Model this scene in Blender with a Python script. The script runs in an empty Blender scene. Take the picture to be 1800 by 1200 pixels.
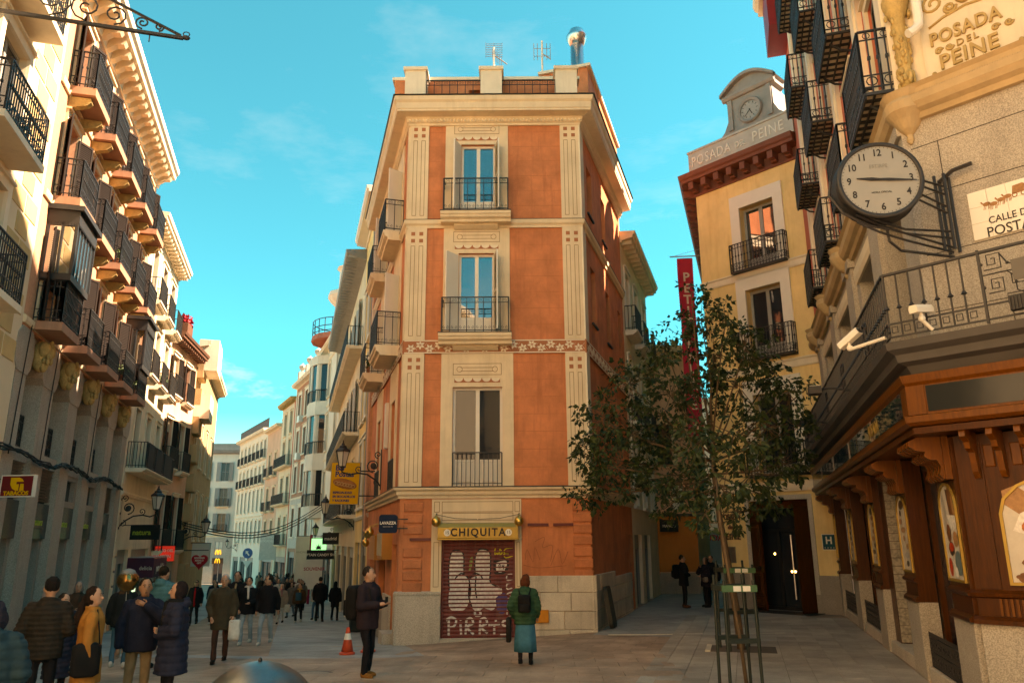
import bpy, bmesh, math, random
from mathutils import Vector, Matrix
R = math.radians
sc = bpy.context.scene
COL = sc.collection
random.seed(11)

# ------------------------------------------------------------------ camera
F_PX, PITCH, ROLL, CAMZ = 1350.0, math.atan(350 / 1350.0), R(0.4), 2.22
cd = bpy.data.cameras.new('camera'); cam = bpy.data.objects.new('camera', cd); COL.objects.link(cam)
cd.sensor_width = 36.0; cd.lens = 36.0 * F_PX / 1800.0; cd.clip_start = 0.1; cd.clip_end = 2000
_cp, _sp = math.cos(PITCH), math.sin(PITCH)
_f = Vector((0, _cp, _sp)); _r0 = Vector((1, 0, 0)); _u0 = Vector((0, -_sp, _cp))
_r = _r0 * math.cos(ROLL) - _u0 * math.sin(ROLL); _u = _r0 * math.sin(ROLL) + _u0 * math.cos(ROLL)
cam.matrix_world = Matrix(((_r.x, _u.x, -_f.x, 0), (_r.y, _u.y, -_f.y, 0), (_r.z, _u.z, -_f.z, CAMZ), (0, 0, 0, 1)))
sc.camera = cam

# ------------------------------------------------------------------ sky, sun, exposure
SUN_AZ, SUN_EL = 86.0, 46.0          # azimuth clockwise from +Y (towards +X)
w = bpy.data.worlds.new('World'); sc.world = w; w.use_nodes = True
nt = w.node_tree; nt.nodes.clear()
out = nt.nodes.new('ShaderNodeOutputWorld'); bg = nt.nodes.new('ShaderNodeBackground'); bg.inputs[1].default_value = 0.062
sky = nt.nodes.new('ShaderNodeTexSky'); sky.sky_type = 'NISHITA'; sky.sun_disc = False
sky.sun_elevation = R(SUN_EL); sky.sun_rotation = R(SUN_AZ); sky.altitude = 650; sky.air_density = 1.0; sky.dust_density = 0.6; sky.ozone_density = 1.0
hsv = nt.nodes.new('ShaderNodeHueSaturation'); hsv.inputs['Hue'].default_value = 0.456; hsv.inputs['Saturation'].default_value = 2.0; hsv.inputs['Value'].default_value = 1.0
# thin clouds: direction-space noise, kept to a low bank and a faint wisp
geo = nt.nodes.new('ShaderNodeTexCoord')
mapn = nt.nodes.new('ShaderNodeMapping'); mapn.inputs['Scale'].default_value = (1.2, 1.2, 3.2)
noi = nt.nodes.new('ShaderNodeTexNoise'); noi.inputs['Scale'].default_value = 3.4; noi.inputs['Detail'].default_value = 8; noi.inputs['Roughness'].default_value = 0.62
rmp = nt.nodes.new('ShaderNodeValToRGB'); rmp.color_ramp.elements[0].position = 0.56; rmp.color_ramp.elements[1].position = 0.78
sep = nt.nodes.new('ShaderNodeSeparateXYZ')
mr = nt.nodes.new('ShaderNodeMapRange'); mr.inputs[1].default_value = 0.06; mr.inputs[2].default_value = 0.42; mr.inputs[3].default_value = 1.0; mr.inputs[4].default_value = 0.10
mul = nt.nodes.new('ShaderNodeMath'); mul.operation = 'MULTIPLY'
mul2 = nt.nodes.new('ShaderNodeMath'); mul2.operation = 'MULTIPLY'; mul2.inputs[1].default_value = 0.8
mixc = nt.nodes.new('ShaderNodeMix'); mixc.data_type = 'RGBA'
mixc.inputs['B'].default_value = (6.0, 6.2, 6.4, 1)
L = nt.links.new
L(sky.outputs[0], hsv.inputs['Color']); L(geo.outputs['Generated'], mapn.inputs[0]); L(mapn.outputs[0], noi.inputs['Vector'])
L(noi.outputs[0], rmp.inputs[0]); L(geo.outputs['Generated'], sep.inputs[0]); L(sep.outputs['Z'], mr.inputs[0])
L(rmp.outputs[0], mul.inputs[0]); L(mr.outputs[0], mul.inputs[1]); L(mul.outputs[0], mul2.inputs[0]); L(mul2.outputs[0], mixc.inputs['Factor'])
L(hsv.outputs[0], mixc.inputs['A']); L(mixc.outputs['Result'], bg.inputs[0]); L(bg.outputs[0], out.inputs[0])
sd = bpy.data.lights.new('sun', 'SUN'); sd.energy = 4.2; sd.angle = R(0.5); sd.color = (1.0, 0.94, 0.85)
sun = bpy.data.objects.new('sun', sd); COL.objects.link(sun)
_sv = Vector((math.sin(R(SUN_AZ)) * math.cos(R(SUN_EL)), math.cos(R(SUN_AZ)) * math.cos(R(SUN_EL)), math.sin(R(SUN_EL))))
sun.rotation_euler = _sv.to_track_quat('Z', 'Y').to_euler(); sun.location = (30, 0, 60)
vs = sc.view_settings
vs.view_transform = 'Standard'; vs.look = 'None'; vs.gamma = 1.0; vs.use_curve_mapping = False
vs.exposure = 2.5
try:
    vs.use_white_balance = True; vs.white_balance_temperature = 10200; vs.white_balance_tint = 27
except Exception:
    pass
sc.cycles.max_bounces = 8; sc.cycles.diffuse_bounces = 5; sc.cycles.glossy_bounces = 3; sc.cycles.transmission_bounces = 3
sc.cycles.use_denoising = True; sc.cycles.sample_clamp_indirect = 6.0
sc.cycles.caustics_reflective = False; sc.cycles.caustics_refractive = False

# ------------------------------------------------------------------ materials
MATS = {}
def mat(name, col, rough=0.8, var=0.14, scale=1.3, bump=0.15, bscale=60.0, metal=0.0, spec=0.35, streak=0.0, dirt=None, emit=None, estr=0.0, grain=None):
    if name in MATS: return MATS[name]
    m = bpy.data.materials.new(name); m.use_nodes = True; nt = m.node_tree; N = nt.nodes; L = nt.links.new
    b = N['Principled BSDF']
    b.inputs['Roughness'].default_value = rough; b.inputs['Metallic'].default_value = metal; b.inputs['Specular IOR Level'].default_value = spec
    c = (col[0], col[1], col[2], 1)
    g = N.new('ShaderNodeNewGeometry')
    last = None
    if var > 0:
        n1 = N.new('ShaderNodeTexNoise'); n1.inputs['Scale'].default_value = scale; n1.inputs['Detail'].default_value = 6; n1.inputs['Roughness'].default_value = 0.65
        if grain:
            mp = N.new('ShaderNodeMapping'); mp.inputs['Scale'].default_value = grain; L(g.outputs['Position'], mp.inputs[0]); L(mp.outputs[0], n1.inputs['Vector'])
        else: L(g.outputs['Position'], n1.inputs['Vector'])
        r = N.new('ShaderNodeMapRange'); r.inputs[1].default_value = 0.3; r.inputs[2].default_value = 0.7; r.inputs[3].default_value = 1 - var; r.inputs[4].default_value = 1 + var
        L(n1.outputs[0], r.inputs[0])
        mx = N.new('ShaderNodeVectorMath'); mx.operation = 'SCALE'; mx.inputs[0].default_value = col[:3]; L(r.outputs[0], mx.inputs['Scale']); last = mx.outputs[0]
        if streak > 0:
            mp2 = N.new('ShaderNodeMapping'); mp2.inputs['Scale'].default_value = (2.2, 2.2, 0.22); L(g.outputs['Position'], mp2.inputs[0])
            n2 = N.new('ShaderNodeTexNoise'); n2.inputs['Scale'].default_value = 1.6; n2.inputs['Detail'].default_value = 5; n2.inputs['Roughness'].default_value = 0.7; L(mp2.outputs[0], n2.inputs['Vector'])
            r2 = N.new('ShaderNodeMapRange'); r2.inputs[1].default_value = 0.5; r2.inputs[2].default_value = 0.75; r2.inputs[3].default_value = 0; r2.inputs[4].default_value = streak; L(n2.outputs[0], r2.inputs[0])
            mm = N.new('ShaderNodeMix'); mm.data_type = 'RGBA'; L(r2.outputs[0], mm.inputs['Factor']); L(last, mm.inputs['A'])
            d = dirt or (col[0] * .45, col[1] * .45, col[2] * .45); mm.inputs['B'].default_value = (*d, 1); last = mm.outputs['Result']
        L(last, b.inputs['Base Color'])
    else: b.inputs['Base Color'].default_value = c
    if bump > 0:
        n3 = N.new('ShaderNodeTexNoise'); n3.inputs['Scale'].default_value = bscale; n3.inputs['Detail'].default_value = 3
        if grain:
            mp3 = N.new('ShaderNodeMapping'); mp3.inputs['Scale'].default_value = grain; L(g.outputs['Position'], mp3.inputs[0]); L(mp3.outputs[0], n3.inputs['Vector'])
        else: L(g.outputs['Position'], n3.inputs['Vector'])
        bp = N.new('ShaderNodeBump'); bp.inputs['Strength'].default_value = bump; bp.inputs['Distance'].default_value = 0.02
        L(n3.outputs[0], bp.inputs['Height']); L(bp.outputs[0], b.inputs['Normal'])
    if emit:
        b.inputs['Emission Color'].default_value = (*emit, 1); b.inputs['Emission Strength'].default_value = estr
    MATS[name] = m
    return m
def glass_mat(name, col=(0.018, 0.022, 0.026), ior=1.5, rough=0.03):
    m = mat(name, col, rough, 0, bump=0, spec=0.5 if ior < 1.8 else 0.9); b = m.node_tree.nodes['Principled BSDF']; b.inputs['IOR'].default_value = ior
    # old panes are slightly wavy
    N = m.node_tree.nodes; n = N.new('ShaderNodeTexNoise'); n.inputs['Scale'].default_value = 1.4; bp = N.new('ShaderNodeBump'); bp.inputs['Strength'].default_value = 0.05; bp.inputs['Distance'].default_value = 0.05
    g = N.new('ShaderNodeNewGeometry'); m.node_tree.links.new(g.outputs['Position'], n.inputs['Vector']); m.node_tree.links.new(n.outputs[0], bp.inputs['Height']); m.node_tree.links.new(bp.outputs[0], b.inputs['Normal'])
    return m

def speckle(name, col, rough=0.75, dark=0.35, size=90.0, var=0.1, streak=0.15):
    """granite: base colour with fine dark and light grains"""
    if name in MATS: return MATS[name]
    m = mat(name, col, rough, var, 0.9, 0.12, 120, streak=streak)
    nt = m.node_tree; N = nt.nodes; L = nt.links.new; b = N['Principled BSDF']
    src = b.inputs['Base Color'].links[0].from_socket
    g = N.new('ShaderNodeNewGeometry'); v = N.new('ShaderNodeTexNoise'); v.inputs['Scale'].default_value = size; v.inputs['Detail'].default_value = 2; L(g.outputs['Position'], v.inputs['Vector'])
    r = N.new('ShaderNodeMapRange'); r.inputs[1].default_value = .36; r.inputs[2].default_value = .64; r.inputs[3].default_value = 1 - dark; r.inputs[4].default_value = 1 + dark * .7; L(v.outputs[0], r.inputs[0])
    mx = N.new('ShaderNodeVectorMath'); mx.operation = 'SCALE'; L(src, mx.inputs[0]); L(r.outputs[0], mx.inputs['Scale']); L(mx.outputs[0], b.inputs['Base Color'])
    return m

# ------------------------------------------------------------------ mesh builder
class MB:
    def __init__(s): s.v = []; s.f = []; s.sm = False
    def add(s, vs, fs):
        k = len(s.v); s.v += [tuple(p) for p in vs]; s.f += [tuple(i + k for i in f) for f in fs]
    def box(s, x0, x1, y0, y1, z0, z1, M=None):
        P = [(x0, y0, z0), (x1, y0, z0), (x1, y1, z0), (x0, y1, z0), (x0, y0, z1), (x1, y0, z1), (x1, y1, z1), (x0, y1, z1)]
        if M: P = [M @ Vector(p) for p in P]
        s.add(P, [(0, 3, 2, 1), (4, 5, 6, 7), (0, 1, 5, 4), (1, 2, 6, 5), (2, 3, 7, 6), (3, 0, 4, 7)])
        return s
    def fb(s, u0, u1, z0, z1, o0, o1):            # facade box: o = distance out of the wall
        return s.box(u0, u1, -o1, -o0, z0, z1)
    def cbox(s, u0, u1, z0, z1, o0, o1, c):       # facade block with chamfered front edges
        P = [(u0, -o0, z0), (u1, -o0, z0), (u1, -o0, z1), (u0, -o0, z1), (u0, -o1 + c, z0), (u1, -o1 + c, z0), (u1, -o1 + c, z1), (u0, -o1 + c, z1),
             (u0 + c, -o1, z0 + c), (u1 - c, -o1, z0 + c), (u1 - c, -o1, z1 - c), (u0 + c, -o1, z1 - c)]
        s.add(P, [(0, 1, 5, 4), (1, 2, 6, 5), (2, 3, 7, 6), (3, 0, 4, 7), (4, 5, 9, 8), (5, 6, 10, 9), (6, 7, 11, 10), (7, 4, 8, 11), (8, 9, 10, 11), (3, 2, 1, 0)])
        return s
    def holes(s, u0, u1, z0, z1, ops, o0, o1):    # facade slab with rectangular openings
        us = sorted(set([u0, u1] + [min(max(q, u0), u1) for h in ops for q in h[:2]])); zs = sorted(set([z0, z1] + [min(max(q, z0), z1) for h in ops for q in h[2:]]))
        def solid(i, j):
            if i < 0 or j < 0 or i >= len(us) - 1 or j >= len(zs) - 1: return False
            cu = (us[i] + us[i + 1]) / 2; cz = (zs[j] + zs[j + 1]) / 2
            return not any(h[0] < cu < h[1] and h[2] < cz < h[3] for h in ops)
        for i in range(len(us) - 1):
            for j in range(len(zs) - 1):
                if not solid(i, j): continue
                a, b, c, d = us[i], us[i + 1], zs[j], zs[j + 1]
                s.add([(a, -o1, c), (b, -o1, c), (b, -o1, d), (a, -o1, d)], [(0, 1, 2, 3)])
                if not solid(i - 1, j): s.add([(a, -o1, c), (a, -o1, d), (a, -o0, d), (a, -o0, c)], [(0, 1, 2, 3)])
                if not solid(i + 1, j): s.add([(b, -o1, c), (b, -o0, c), (b, -o0, d), (b, -o1, d)], [(0, 1, 2, 3)])
                if not solid(i, j - 1): s.add([(a, -o1, c), (a, -o0, c), (b, -o0, c), (b, -o1, c)], [(0, 1, 2, 3)])
                if not solid(i, j + 1): s.add([(a, -o1, d), (b, -o1, d), (b, -o0, d), (a, -o0, d)], [(0, 1, 2, 3)])
        return s
    def run(s, prof, u0, u1, m0=0.0, m1=0.0, cap=True):   # moulding: profile [(out, z)] swept along u with mitres
        n = len(prof); a = [(u0 - m0 * o, -o, z) for o, z in prof]; b = [(u1 + m1 * o, -o, z) for o, z in prof]
        fs = [(i, i + n, (i + 1) % n + n, (i + 1) % n) for i in range(n)]
        if cap: fs += [tuple(range(n)), tuple(range(2 * n - 1, n - 1, -1))]
        s.add(a + b, fs); return s
    def tube(s, pts, r, seg=6, caps=True, closed=False):
        pts = [Vector(p) for p in pts]; n = len(pts); rs = r if isinstance(r, (list, tuple)) else [r] * n
        t0 = (pts[1] - pts[0]).normalized(); ref = Vector((0, 0, 1)) if abs(t0.z) < .9 else Vector((1, 0, 0)); nx = t0.cross(ref).normalized()
        base = len(s.v)
        for i, p in enumerate(pts):
            if closed: t = (pts[(i + 1) % n] - pts[i - 1]).normalized()
            else: t = (pts[min(i + 1, n - 1)] - pts[max(i - 1, 0)]).normalized()
            nx = (nx - t * nx.dot(t)); nx = nx.normalized() if nx.length > 1e-6 else t.orthogonal().normalized()
            ny = t.cross(nx)
            for k in range(seg):
                a = 2 * math.pi * k / seg; s.v.append(tuple(p + (nx * math.cos(a) + ny * math.sin(a)) * rs[i]))
        for i in range(n if closed else n - 1):
            j = (i + 1) % n
            for k in range(seg): s.f.append((base + i * seg + k, base + i * seg + (k + 1) % seg, base + j * seg + (k + 1) % seg, base + j * seg + k))
        if caps and not closed:
            s.f.append(tuple(base + k for k in range(seg - 1, -1, -1))); s.f.append(tuple(base + (n - 1) * seg + k for k in range(seg)))
        return s
    def lathe(s, prof, seg=16, c=(0, 0, 0), M=None, sx=1.0, sy=1.0, cap=True, a0=0.0):
        base = len(s.v); n = len(prof)
        for r, z in prof:
            for k in range(seg):
                a = 2 * math.pi * k / seg + a0; p = Vector((c[0] + r * math.cos(a) * sx, c[1] + r * math.sin(a) * sy, c[2] + z)); s.v.append(tuple(M @ p) if M else tuple(p))
        for i in range(n - 1):
            for k in range(seg): s.f.append((base + i * seg + k, base + i * seg + (k + 1) % seg, base + (i + 1) * seg + (k + 1) % seg, base + (i + 1) * seg + k))
        if cap: s.f.append(tuple(base + k for k in range(seg - 1, -1, -1))); s.f.append(tuple(base + (n - 1) * seg + k for k in range(seg)))
        return s
    def ell(s, c, r, seg=14, rings=9, M=None):
        prof = [(math.sin(math.pi * i / rings), -math.cos(math.pi * i / rings)) for i in range(rings + 1)]
        prof[0] = (1e-3, -1); prof[-1] = (1e-3, 1); base = len(s.v)
        s.lathe(prof, seg)
        for i in range(base, len(s.v)):
            p = s.v[i]; q = Vector((p[0] * r[0], p[1] * r[1], p[2] * r[2]))
            if M: q = M @ q
            s.v[i] = (q.x + c[0], q.y + c[1], q.z + c[2])
        return s
    def cap(s, a, ra, b, rb, seg=10):              # tapered capsule
        a = Vector(a); b = Vector(b); d = b - a; L_ = d.length or 1e-4; t = d / L_
        pts = []; rs = []
        for k in range(4): q = math.pi / 2 * (1 - k / 3.0); pts.append(a - t * ra * math.sin(q) * .999); rs.append(max(ra * math.cos(q), 1e-3))
        for k in range(4): q = math.pi / 2 * (k / 3.0); pts.append(b + t * rb * math.sin(q) * .999); rs.append(max(rb * math.cos(q), 1e-3))
        return s.tube(pts, rs, seg)
    def loft(s, rings):                            # list of equal-length closed rings
        base = len(s.v); n = len(rings[0])
        for r in rings: s.v += [tuple(p) for p in r]
        for i in range(len(rings) - 1):
            for k in range(n): s.f.append((base + i * n + k, base + i * n + (k + 1) % n, base + (i + 1) * n + (k + 1) % n, base + (i + 1) * n + k))
        s.f.append(tuple(base + k for k in range(n - 1, -1, -1))); s.f.append(tuple(base + (len(rings) - 1) * n + k for k in range(n)))
        return s
    def torso(s, secs, seg=18):                    # secs: (cx, cy, z, rx, ry)
        return s.loft([[(c[0] + c[3] * math.cos(2 * math.pi * k / seg), c[1] + c[4] * math.sin(2 * math.pi * k / seg), c[2]) for k in range(seg)] for c in secs])
    def ribbon(s, pts, w, o=0.0, n=(0, -1, 0)):    # flat stroke in the facade plane
        pts = [Vector((p[0], -o, p[1])) for p in pts]; k = len(pts); N = Vector(n); A = []; B = []
        for i, p in enumerate(pts):
            t = (pts[min(i + 1, k - 1)] - pts[max(i - 1, 0)]); t = t.normalized() if t.length > 0 else Vector((1, 0, 0)); q = t.cross(N); ww = w[i] if isinstance(w, (list, tuple)) else w
            A.append(p + q * ww / 2); B.append(p - q * ww / 2)
        s.add(A + B, [(i, i + 1, i + 1 + k, i + k) for i in range(k - 1)]); return s
    def poly(s, pts, o0, o1=None):                 # flat or extruded outline in the facade plane
        n = len(pts)
        if o1 is None: s.add([(p[0], -o0, p[1]) for p in pts], [tuple(range(n))])
        else: s.add([(p[0], -o1, p[1]) for p in pts] + [(p[0], -o0, p[1]) for p in pts], [tuple(range(n)), tuple(range(2 * n - 1, n - 1, -1))] + [(i, i + n, (i + 1) % n + n, (i + 1) % n) for i in range(n)])
        return s
    def mesh(s, name, m, smooth=None):
        me = bpy.data.meshes.new(name); me.from_pydata(s.v, [], s.f); me.update()
        if m: me.materials.append(m)
        if smooth if smooth is not None else s.sm: me.shade_smooth()
        return me
def fix_normals(me):
    bm = bmesh.new(); bm.from_mesh(me); bmesh.ops.recalc_face_normals(bm, faces=bm.faces); bm.to_mesh(me); bm.free()

# ------------------------------------------------------------------ objects
WM = {}
def _reg(o, M): WM[o.name] = M
def wm(o): return WM[o.name]
def thing(name, label, cat, M=None, group=None, kind=None):
    o = bpy.data.objects.new(name, None); COL.objects.link(o); o.empty_display_size = .2
    M = M or Matrix(); o.matrix_world = M; _reg(o, M); o['label'] = label; o['category'] = cat
    if group: o['group'] = group
    if kind: o['kind'] = kind
    return o
def obj(name, me, parent=None, M=None):
    o = bpy.data.objects.new(name, me); COL.objects.link(o); M = M or Matrix()
    if parent is not None:
        o.parent = parent; o.matrix_parent_inverse = Matrix(); o.matrix_basis = wm(parent).inverted() @ M
    else: o.matrix_world = M
    _reg(o, M); return o
def tag(o, label, cat, group=None, kind=None):
    o['label'] = label; o['category'] = cat
    if group: o['group'] = group
    if kind: o['kind'] = kind
    return o
def struct(o): o['kind'] = 'structure'; return o
def part(name, mb, m, parent, M=None, smooth=None):
    me = mb.mesh(name, m, smooth); fix_normals(me); return obj(name, me, parent, M)
_cache = {}
def cpart(name, key, fn, m, parent, M, smooth=None):   # part whose mesh is shared by all with the same key
    if key not in _cache:
        me = fn().mesh(name, m, smooth); fix_normals(me); _cache[key] = me
    return obj(name, _cache[key], parent, M)
def T(x, y, z): return Matrix.Translation((x, y, z))
def RZ(a): return Matrix.Rotation(a, 4, 'Z')
class Fr:
    """facade frame: x = to the viewer's right along the wall, y = into the wall, z up"""
    def __init__(s, P, d):
        d = Vector((d[0], d[1], 0)).normalized(); s.d = d; s.P = Vector((P[0], P[1], 0)); s.n = Vector((d.y, -d.x, 0))
        s.M = Matrix(((d.x, -s.n.x, 0, P[0]), (d.y, -s.n.y, 0, P[1]), (0, 0, 1, 0), (0, 0, 0, 1)))
    def w(s, u, z=0.0, out=0.0): q = s.P + s.d * u + s.n * out; return Vector((q.x, q.y, z))
    def at(s, u, z=0.0, out=0.0): return s.M @ T(u, -out, z)
    def sub(s, u): return Fr(s.w(u), s.d)
def azd(a): return (math.sin(R(a)), math.cos(R(a)))
def neg(d): return (-d[0], -d[1])
def text(name, s, size, m, parent, M, extrude=0.004, align='CENTER', sx=1.0, spacing=1.0, bold=0.0, shear=0.0):
    c = bpy.data.curves.new(name, 'FONT'); c.body = s; c.size = size; c.extrude = extrude; c.align_x = align; c.align_y = 'CENTER'; c.space_character = spacing; c.offset = bold; c.shear = shear
    c.resolution_u = 3; c.materials.append(m)
    S = Matrix.Diagonal((sx, 1, 1, 1))
    return obj(name, c, parent, M @ Matrix.Rotation(R(90), 4, 'X') @ S)

def gz(x, y):
    """ground height: level square, the street on the left falls away"""
    wgt = min(max((2.0 - x) / 5.0, 0), 1)
    if y < 14: z = 0
    elif y < 20.5: z = -0.3 * (y - 14) / 6.5
    elif y < 36: z = -0.3 - 0.058 * (y - 20.5)
    else: z = -1.2 - 0.025 * (y - 36)
    return z * wgt
# ------------------------------------------------------------------ palette
m_red = mat('terracotta render', (0.60, 0.205, 0.092), .9, .27, 1.1, .35, 45, streak=.75, dirt=(.40, .125, .06))
m_quoin = mat('rough terracotta block', (0.54, 0.185, 0.085), .95, .2, 3, .9, 38)
m_cream = mat('cream render', (0.74, 0.59, 0.40), .85, .11, 1.1, .18, 60, streak=.45, dirt=(.50, .37, .23))
m_cream2 = mat('pale cream trim', (0.76, 0.66, 0.50), .8, .10, 1.1, .15, 60, streak=.4, dirt=(.52, .43, .31))
m_line = mat('brown incised line', (0.25, 0.12, 0.06), .9, 0, bump=0)
m_terra = mat('terracotta tile inlay', (0.42, 0.15, 0.07), .8, .1, 3, 0)
m_granite = speckle('grey granite', (0.50, 0.445, 0.365), streak=.35)
m_bgran = speckle('beige granite', (.37, .33, .27), streak=.35, dark=.3, size=60)
m_granite_d = speckle('dark granite', (0.30, 0.262, 0.215), streak=.35)
m_ashlar = speckle('worn pale ashlar', (0.58, 0.52, 0.42), dark=.12, size=55, var=.24, streak=.6)
m_iron = mat('black wrought iron', (0.022, 0.021, 0.02), .5, .1, 6, .1, 60, spec=.4)
m_lead = mat('dark lead flashing', (0.06, 0.055, 0.05), .6, .2, 2, 0)
m_white = mat('white painted wood', (0.72, 0.67, 0.57), .55, .05, 2, .05, 40)
m_wgrey = mat('grey painted wood', (0.30, 0.29, 0.26), .6, .08, 2, .1, 40)
m_glass = glass_mat('window glass')
m_glass_sky = glass_mat('clear reflecting glass', (0.02, 0.03, 0.035), 2.2)
m_glass_w = glass_mat('glass over white curtain', (0.30, 0.29, 0.26), 1.6)
m_dark = mat('dark interior', (0.012, 0.011, 0.010), .9, 0, bump=0)
m_wood = mat('dark varnished wood', (0.060, 0.0165, 0.0025), .30, .38, 5, .12, 22, spec=.16, grain=(6, 6, .45))
m_wood2 = mat('amber varnished wood', (0.125, 0.036, 0.004), .3, .35, 5, .12, 22, spec=.2, grain=(6, 6, .5))
m_gold = mat('brass', (0.62, 0.40, 0.12), .3, .12, 8, 0, metal=1.0)
m_goldp = mat('aged gold paint', (0.36, 0.23, 0.06), .42, .12, 4, .05, 40, metal=.55)
m_steel = mat('bright steel', (0.62, 0.62, 0.62), .3, .06, 5, 0, metal=1.0)
m_ochre = mat('ochre render', (0.80, 0.58, 0.27), .88, .14, .8, .25, 60, streak=.5, dirt=(.58, .34, .12))
m_brick = mat('fine orange brick', (0.58, 0.30, 0.18), .9, .14, 14, .35, 90)
m_stone_ochre = mat('ochre painted block', (0.58, 0.41, 0.19), .88, .12, 1.2, .2, 60)
m_peach = mat('peach render', (0.66, 0.40, 0.27), .88, .12, .8, .15, 60, streak=.25)
m_whitew = mat('off white render', (0.74, 0.67, 0.55), .88, .08, .6, .12, 50, streak=.25, dirt=(.45, .4, .32))
m_sandw = mat('sand render', (0.68, 0.58, 0.42), .88, .12, .6, .15, 50, streak=.4)
m_orange = mat('strong orange render', (0.55, 0.19, 0.045), .88, .12, .8, .15, 60, streak=.2)
m_salmon = mat('salmon red render', (0.55, 0.15, 0.085), .88, .1, 1, .12, 60, streak=.2)
m_brown = mat('brown painted timber', (0.13, 0.055, 0.03), .7, .15, 3, .15, 30)
m_redbrown = mat('red brown painted cornice', (0.19, 0.062, 0.036), .7, .12, 2, .12, 40)
m_carved = mat('carved golden stone', (0.46, 0.32, 0.13), .9, .25, 6, .8, 40)
m_slate = mat('grey zinc and slate', (0.24, 0.235, 0.215), .6, .15, 2, .1, 30)
m_roof = mat('red clay roof tile', (0.32, 0.13, 0.07), .9, .25, 5, .5, 20)
m_lamp = mat('milky lamp glass', (0.62, 0.58, 0.48), .3, .05, 4, 0)
m_black = mat('black paint', (0.012, 0.012, 0.012), .5, 0, bump=0)
m_ink = mat('black lettering', (0.02, 0.018, 0.016), .6, 0, bump=0)
m_paper = mat('white enamel', (0.74, 0.70, 0.60), .4, .05, 3, 0)
m_cable = mat('black cable', (0.015, 0.015, 0.015), .6, 0, bump=0)

# ------------------------------------------------------------------ small architectural pieces
def spiral(cx, cz, r, a0, turns, n=14, sgn=1):
    return [(cx + r * (1 - .82 * i / n) * math.cos(a0 + sgn * turns * 2 * math.pi * i / n), cz + r * (1 - .82 * i / n) * math.sin(a0 + sgn * turns * 2 * math.pi * i / n)) for i in range(n + 1)]
def rail_mb(wd, d, h, style='plain', sp=.115, t=.011):
    """balcony railing, origin at the middle of the wall line, floor level"""
    b = MB(); hw = wd / 2
    sides = [((-hw, -d), (hw, -d)), ((-hw, 0), (-hw, -d)), ((hw, -d), (hw, 0))] if d > .05 else [((-hw, -d), (hw, -d))]
    for (x0, y0), (x1, y1) in sides:
        Ls = math.hypot(x1 - x0, y1 - y0); dx, dy = (x1 - x0) / Ls, (y1 - y0) / Ls
        Mx = Matrix(((dx, -dy, 0, x0), (dy, dx, 0, y0), (0, 0, 1, 0), (0, 0, 0, 1)))
        b.box(0, Ls, -.02, .02, h - .025, h, Mx); b.box(0, Ls, -.012, .012, .07, .09, Mx)
        if style in ('scroll', 'ornate', 'dense'): b.box(0, Ls, -.01, .01, h - .17, h - .152, Mx)
        if style in ('ornate', 'dense'): b.box(0, Ls, -.01, .01, .27, .288, Mx)
        n = max(1, round(Ls / (sp if style != 'scroll' else .23))); zt = h - .02; zb = .0
        for i in range(n + 1):
            x = Ls * i / n; tt = t * (1.5 if i in (0, n) else 1)
            b.box(x - tt, x + tt, -tt, tt, zb, zt, Mx)
            if style in ('ornate', 'dense') and 0 < i < n:
                b.box(x - tt * 2, x + tt * 2, -tt * 2, tt * 2, h * .52, h * .52 + .05, Mx)
        k = max(1, round(Ls / .24))
        if style == 'scroll':
            for i in range(k):
                xc = Ls * (i + .5) / k
                for zc, sg in ((h - .09, 1), (.16, -1)):
                    for s2 in (1, -1):
                        b.tube([Mx @ Vector((p[0], 0, p[1])) for p in spiral(xc + s2 * .045, zc, .042, math.pi / 2, 1.1, 8, s2 * sg)], .006, 3, False)
        if style in ('ornate', 'dense'):
            for i in range(k):
                xc = Ls * (i + .5) / k
                b.tube([Mx @ Vector((xc + .075 * math.cos(a * math.pi / 4), 0, .18 + .075 * math.sin(a * math.pi / 4))) for a in range(8)], .011, 3, False, True)
                b.tube([Mx @ Vector((xc + .05 * math.cos(a * math.pi / 4), 0, h - .09 + .05 * math.sin(a * math.pi / 4))) for a in range(8)], .008, 3, False, True)
                if style == 'dense':
                    b.tube([Mx @ Vector((p[0], 0, p[1])) for p in spiral(xc, h * .5, .09, 0, 1.4, 10)], .009, 3, False)
    return b
def railing(parent, fr, u, z, wd, d, h=1.0, style='plain', m=None, out=0.0):
    m = m or m_iron
    return cpart('railing', ('rail', round(wd, 2), round(d, 2), round(h, 2), style, m.name), lambda: rail_mb(wd, d, h, style), m, parent, fr.at(u, z, out))
def slab_mb(wd, d, t):
    return MB().run([(0, 0), (d, 0), (d, -t * .3), (d - .03, -t * .35), (d - .05, -t * .6), (d - .13, -t * .75), (d - .15, -t), (0, -t)], -wd / 2, wd / 2)
def slab(parent, fr, u, z, wd, d, t=.25, m=None, plain=False):
    m = m or m_cream
    f = (lambda: MB().box(-wd / 2, wd / 2, -d, 0, -t, 0)) if plain else (lambda: slab_mb(wd, d, t))
    return cpart('balcony_slab', ('slab', round(wd, 2), round(d, 2), round(t, 2), m.name, plain), f, m, parent, fr.at(u, z))
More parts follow.
